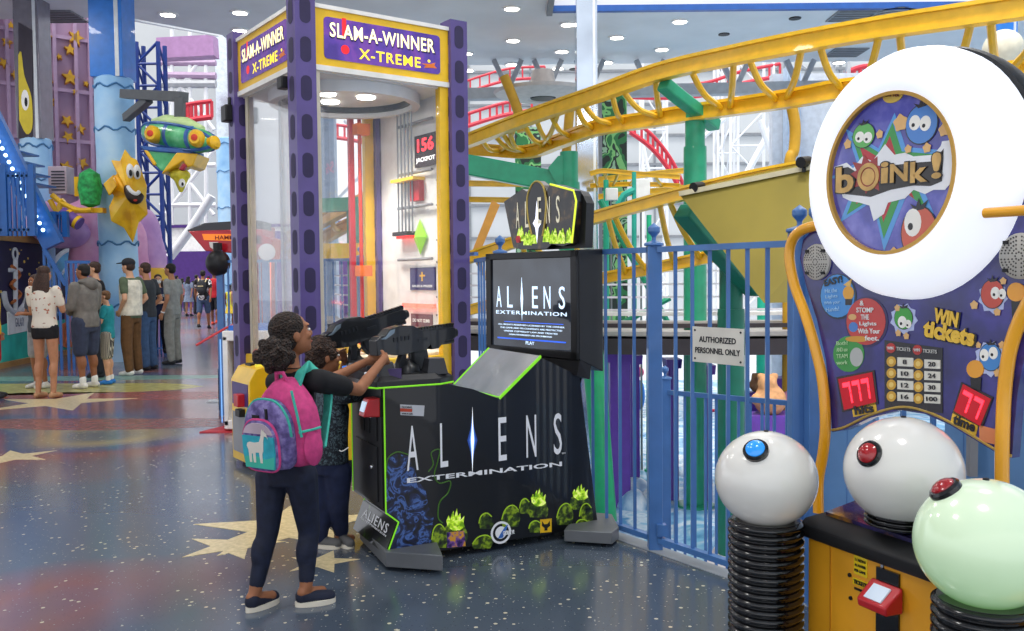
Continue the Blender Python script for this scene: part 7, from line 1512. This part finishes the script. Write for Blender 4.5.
for k in range(6): p = P(38+k*5.6, 237, 15.8); w = .045 if k in (3, 5) else .015; q = MB(SB); q.box((p.x-w, 15.8-w, p.z), (p.x+w, 15.8+w, P(0, 212, 15.8).z)); q.build('post' if w > .03 else 'baluster', f)
for z in (P(0, 234, 15.8).z, P(0, 214, 15.8).z): q = MB(SB); q.box((P(37, 200, 15.8).x, 15.78, z-.02), (P(67, 200, 15.8).x, 15.82, z+.02)); q.build('rail', f)
# mural wall with timber cap
ma = G(-25, 374); mb_ = G(91, 349); mr_2 = (mb_-ma).normalized(); ML = (mb_-ma).length; mn = V((mr_2.y, -mr_2.x, 0)); MMu = frame(ma, mr_2, (0, 0, 1), mn); mh_ = P(0, 243, ma.y).z+.0
def mu(px, py): p = MMu.inverted()@on_plane(px, py, ma, mn); return (p.x, p.y)
mt_ = mu(40, 243)[1]; me_ = mu(44, 243)[0]
wl_ = thing('mural_wall', (ma+mb_)/2, 'painted space and ocean mural wall with a timber frame behind the queue', 'wall panel')
q = MB(mat('1d1c44', .6, noise=.2, scale=1.5), MMu); q.box((0, 0, -.25), (ML, mt_, 0)); q.build('panel', wl_)
q = MB(mat('b58a54', .6), MMu); q.box((-.05, mt_-.02, -.3), (ML+.05, mt_+.18, .06)); q.box((ML-.08, 0, -.28), (ML+.06, mt_, .05)); q.box((0, 0, 0), (ML, .10, .06)); q.build('timber_frame', wl_)
q = MB(mat('2fb0a4', .6, noise=.25, scale=2), MMu); q.prism([mu(*a) for a in ((-10, 330), (10, 322), (30, 330), (50, 322), (70, 318), (88, 320), (88, 348), (40, 358), (-10, 366))], 0, .012); q.build('sea_paint', wl_)
q = MB(mat('5fb4e0', .6, noise=.2, scale=3), MMu); q.prism([mu(*a) for a in cat2([(52, 262), (62, 252), (75, 247), (88, 250), (88, 290), (70, 285), (58, 280)], 4)], 0, .012); q.build('wave_paint', wl_)
q = MB(mat('dfeef6', .6), MMu); q.tube([V((*mu(a, b), .012)) for a, b in cat2([(50, 266), (60, 254), (74, 248), (87, 252)], 4)], .05, 6); q.tube([V((*mu(a, b), .012)) for a, b in cat2([(60, 276), (68, 264), (80, 260), (87, 264)], 4)], .03, 6); q.build('foam_paint', wl_)
# anchor picture and lettering
q = MB(mat('d6dde4', .5), MMu); ac = mu(14, 254); q.ring(ac, .07, .12, .012, .03, 18); q.build('painted_ring', wl_)
q = MB(mat('c9ced8', .5), MMu); q.tube([V((*mu(14, 259), .015)), V((*mu(14, 312), .015))], .05, 6); q.tube([V((*mu(a, b), .015)) for a, b in cat2([(2, 292), (5, 305), (14, 313), (23, 305), (26, 292)], 4)], .06, 6); q.tube([V((*mu(8, 270), .015)), V((*mu(20, 270), .015))], .04, 6); q.build('painted_anchor', wl_)
q = MB(mat('b56a3a', .5), MMu); q.tube([V((*mu(a, b), .03)) for a, b in cat2([(10, 266), (18, 275), (9, 285), (19, 294), (10, 303)], 4)], .03, 6); q.build('painted_rope', wl_)
q = MB(mat('e6ebee', .5), MMu); q.prism([mu(*a) for a in ((6, 312), (29, 308), (30, 330), (7, 335))], .012, .03); q.build('sign_board', wl_)
a = mu(18, 322); text(wl_, 'GALAXY', MMu@V((a[0], a[1], .03)), mr_2, (0, 0, 1), .16, mat('2a3a6a', .5), w=.36)
q = MB(mat('e8c85a', .5), MMu)
for k in range(26): a = mu(RND.uniform(-5, 60), RND.uniform(248, 300)); q.prism(circ(RND.uniform(.012, .03), 6, *a), 0, .012)
q.build('painted_dots', wl_, flat=True)
q = MB(mat('d8743a', .6, noise=.3), MMu); q.prism([mu(*a) for a in cat2([(50, 340), (60, 325), (72, 322), (86, 330), (86, 343), (66, 348)], 3)], .012, .02); q.build('reef_paint', wl_)
# blue stair railing in the queue
f = thing('metal_fence', G(70, 356), 'blue sloping stair railing in front of the mural wave', 'fence')
yY = 15.2; a, b = P(44, 249, yY), P(66, 285, yY); q = MB(SB); q.beam(a, b, .05, .06); q.beam(P(66, 262, yY), P(90, 262, yY), .04, .05); q.build('rail', f)
for px in (44, 49, 54, 59, 66, 71, 76, 81, 86):
    top = P(px, 252+max(0, min(22, px-44))*(1.4 if px < 60 else .4), yY); q = MB(SB); q.box((top.x-.018, yY-.018, 0), (top.x+.018, yY+.018, top.z)); q.build('baluster', f)
f = thing('metal_fence', G(140, 356), 'blue queue railing running behind the waiting people', 'fence')
g0, g1_ = P(88, 300, 16.4), P(167, 300, 18.6); g0.z = g1_.z = 1.15
q = MB(SB); q.beam(g0, g1_, .05, .05); q.beam(V((g0.x, g0.y, .12)), V((g1_.x, g1_.y, .12)), .04, .04); q.build('rail', f)
for k in range(21): p = g0.lerp(g1_, k/20); w = .05 if k % 5 == 0 else .014; q = MB(SB); q.box((p.x-w, p.y-w, 0), (p.x+w, p.y+w, 1.15+(.08 if w > .03 else 0))); q.build('post' if w > .03 else 'baluster', f)
# boxing machine
bx = thing('boxing_machine', V((P(235, 300, 10).x, 10.2, 0)), 'red and black punching machine with a hanging black ball behind the left purple post', 'arcade game')
def pxz(pts, Y): return [(P(a, b, Y).x, P(a, b, Y).z) for a, b in pts]
def slab(pts, Y, d, m, name, par, bev=.01): q = MB(m); q.prism(pxz(pts, Y), -d, 0, Matrix(((1, 0, 0, 0), (0, 0, -1, Y), (0, 1, 0, 0), (0, 0, 0, 1)))); return q.build(name, par, bev=bev)
slab([(188, 231), (262, 229), (262, 252), (231, 253), (205, 251), (201, 246)], 10, .5, mat('c0182a', .35, coat=.4), 'head', bx)
slab([(187, 230), (204, 223), (250, 220), (262, 221), (262, 232), (188, 232)], 10.1, .4, mat('24242a', .3, coat=.4), 'head_canopy', bx)
o_ = slab([(202, 234), (240, 234), (240, 241), (204, 240)], 9.99, .03, mat('e07a24', .4, emit=.5), 'sign_strip', bx, 0)
p = P(224, 237.5, 9.985); text(bx, 'HAMMER', V((p.x+.05, p.y, p.z)), (1, 0, 0), (0, 0, 1), .045, mat('8a1c14', .4), w=.3, weight=.02)
slab([(209, 242), (218, 242), (218, 247), (214, 250), (210, 247)], 9.99, .03, mat('e6e0da', .4), 'fist_badge', bx, 0)
p = P(218, 263, 9.9); q = MB(mat('151517', .45, noise=.2, scale=30)); q.ell(p, (.132, .132, .145), 24); q.tube([p+V((0, 0, .13)), p+V((0, 0, .22))], .05, 12); q.build('punch_ball', bx)
slab([(255, 224), (266, 226), (268, 345), (258, 345)], 10.3, .4, mat('a01828', .4), 'upright', bx); slab([(266, 262), (270, 262), (270, 330), (266, 330)], 10.1, .05, mat('f07a50', .4, emit=.8), 'light_column', bx, 0)
slab([(250, 232), (272, 238), (271, 262), (266, 258), (262, 246), (250, 243)], 10.0, .4, mat('c0182a', .35, coat=.4), 'shoulder', bx)
q = MB(mat('2a2a30', .5)); a = P(262, 300, 10.3); q.box((a.x-.5, 10.2, 0), (a.x+.35, 10.9, .5)); q.build('base', bx, bev=.02)
q = MB(WHT); q.lathe([(.09, 0), (.09, .02), (0, .025)], 16, frame(P(267, 252, 9.6), (1, 0, 0), (0, 0, 1), (0, -1, 0))); q.build('score_dial', bx)
# white redemption cabinet
wc = thing('white_game_cabinet', V((P(234, 380, 8.9).x, 8.9, 0)), 'white game cabinet with blue edge lights beside the yellow pedestal', 'arcade game')
a = P(222, 340, 8.8).x; b = P(246, 340, 8.8).x; zt3 = P(230, 331, 8.8).z
q = MB(WHT); q.box((a, 8.8, .06), (a+.05, 9.4, zt3-.05)); q.build('side_frame', wc, bev=.01)
q = MB(WHT); q.box((a, 8.8, zt3-.10), (b+.2, 9.4, zt3)); q.build('top_frame', wc, bev=.01); q = MB(WHT); q.box((a, 8.8, .03), (b+.2, 9.4, .12)); q.build('bottom_frame', wc, bev=.01)
q = MB(mat('5a2440', .5, noise=.4, scale=20)); q.box((a+.12, 8.95, .12), (b+.2, 9.35, zt3-.1)); q.build('prize_window', wc)
q = MB(mat('7fb8ff', .3, emit=.5, noise=0)); q.box((a-.02, 8.79, .1), (a-.012, 8.8, zt3-.08)); q.build('edge_light', wc)
q = MB(mat('2f6fd0', .4)); q.box((a+.05, 8.85, zt3), (b+.2, 9.3, zt3+.05)); q.use(RED); q.tube([(a-.22, 8.7, zt3-.13), (a+.0, 8.9, zt3+.02), (b, 9.1, zt3+.14)], .012, 6); q.build('control_deck', wc)
g = G(222, 402); q = MB(mat('c9ccd0', .4, .3)); q.box((g.x-.18, g.y-.05, 0), (g.x+.4, g.y+.12, .012)); q.build('floor_plate', None, 'flat pale metal plate on the floor beside the yellow pedestal', 'plate')
g = G(220, 431); q = MB(mat('c8323c', .5)); q.prism([(g.x-.17, g.y-.1), (g.x+.2, g.y-.1), (g.x+.2, g.y+.5), (g.x+.05, g.y+.5)], 0, .012); q.build('floor_mat', None, 'red triangular floor mat left of the prize tower', 'mat')
g = G(229, 431); q = MB(RED); q.box((g.x-.05, g.y, .012), (g.x+.1, g.y+.12, .075)); q.build('foot_switch', None, 'small red box on the red floor mat', 'box', bev=.01)
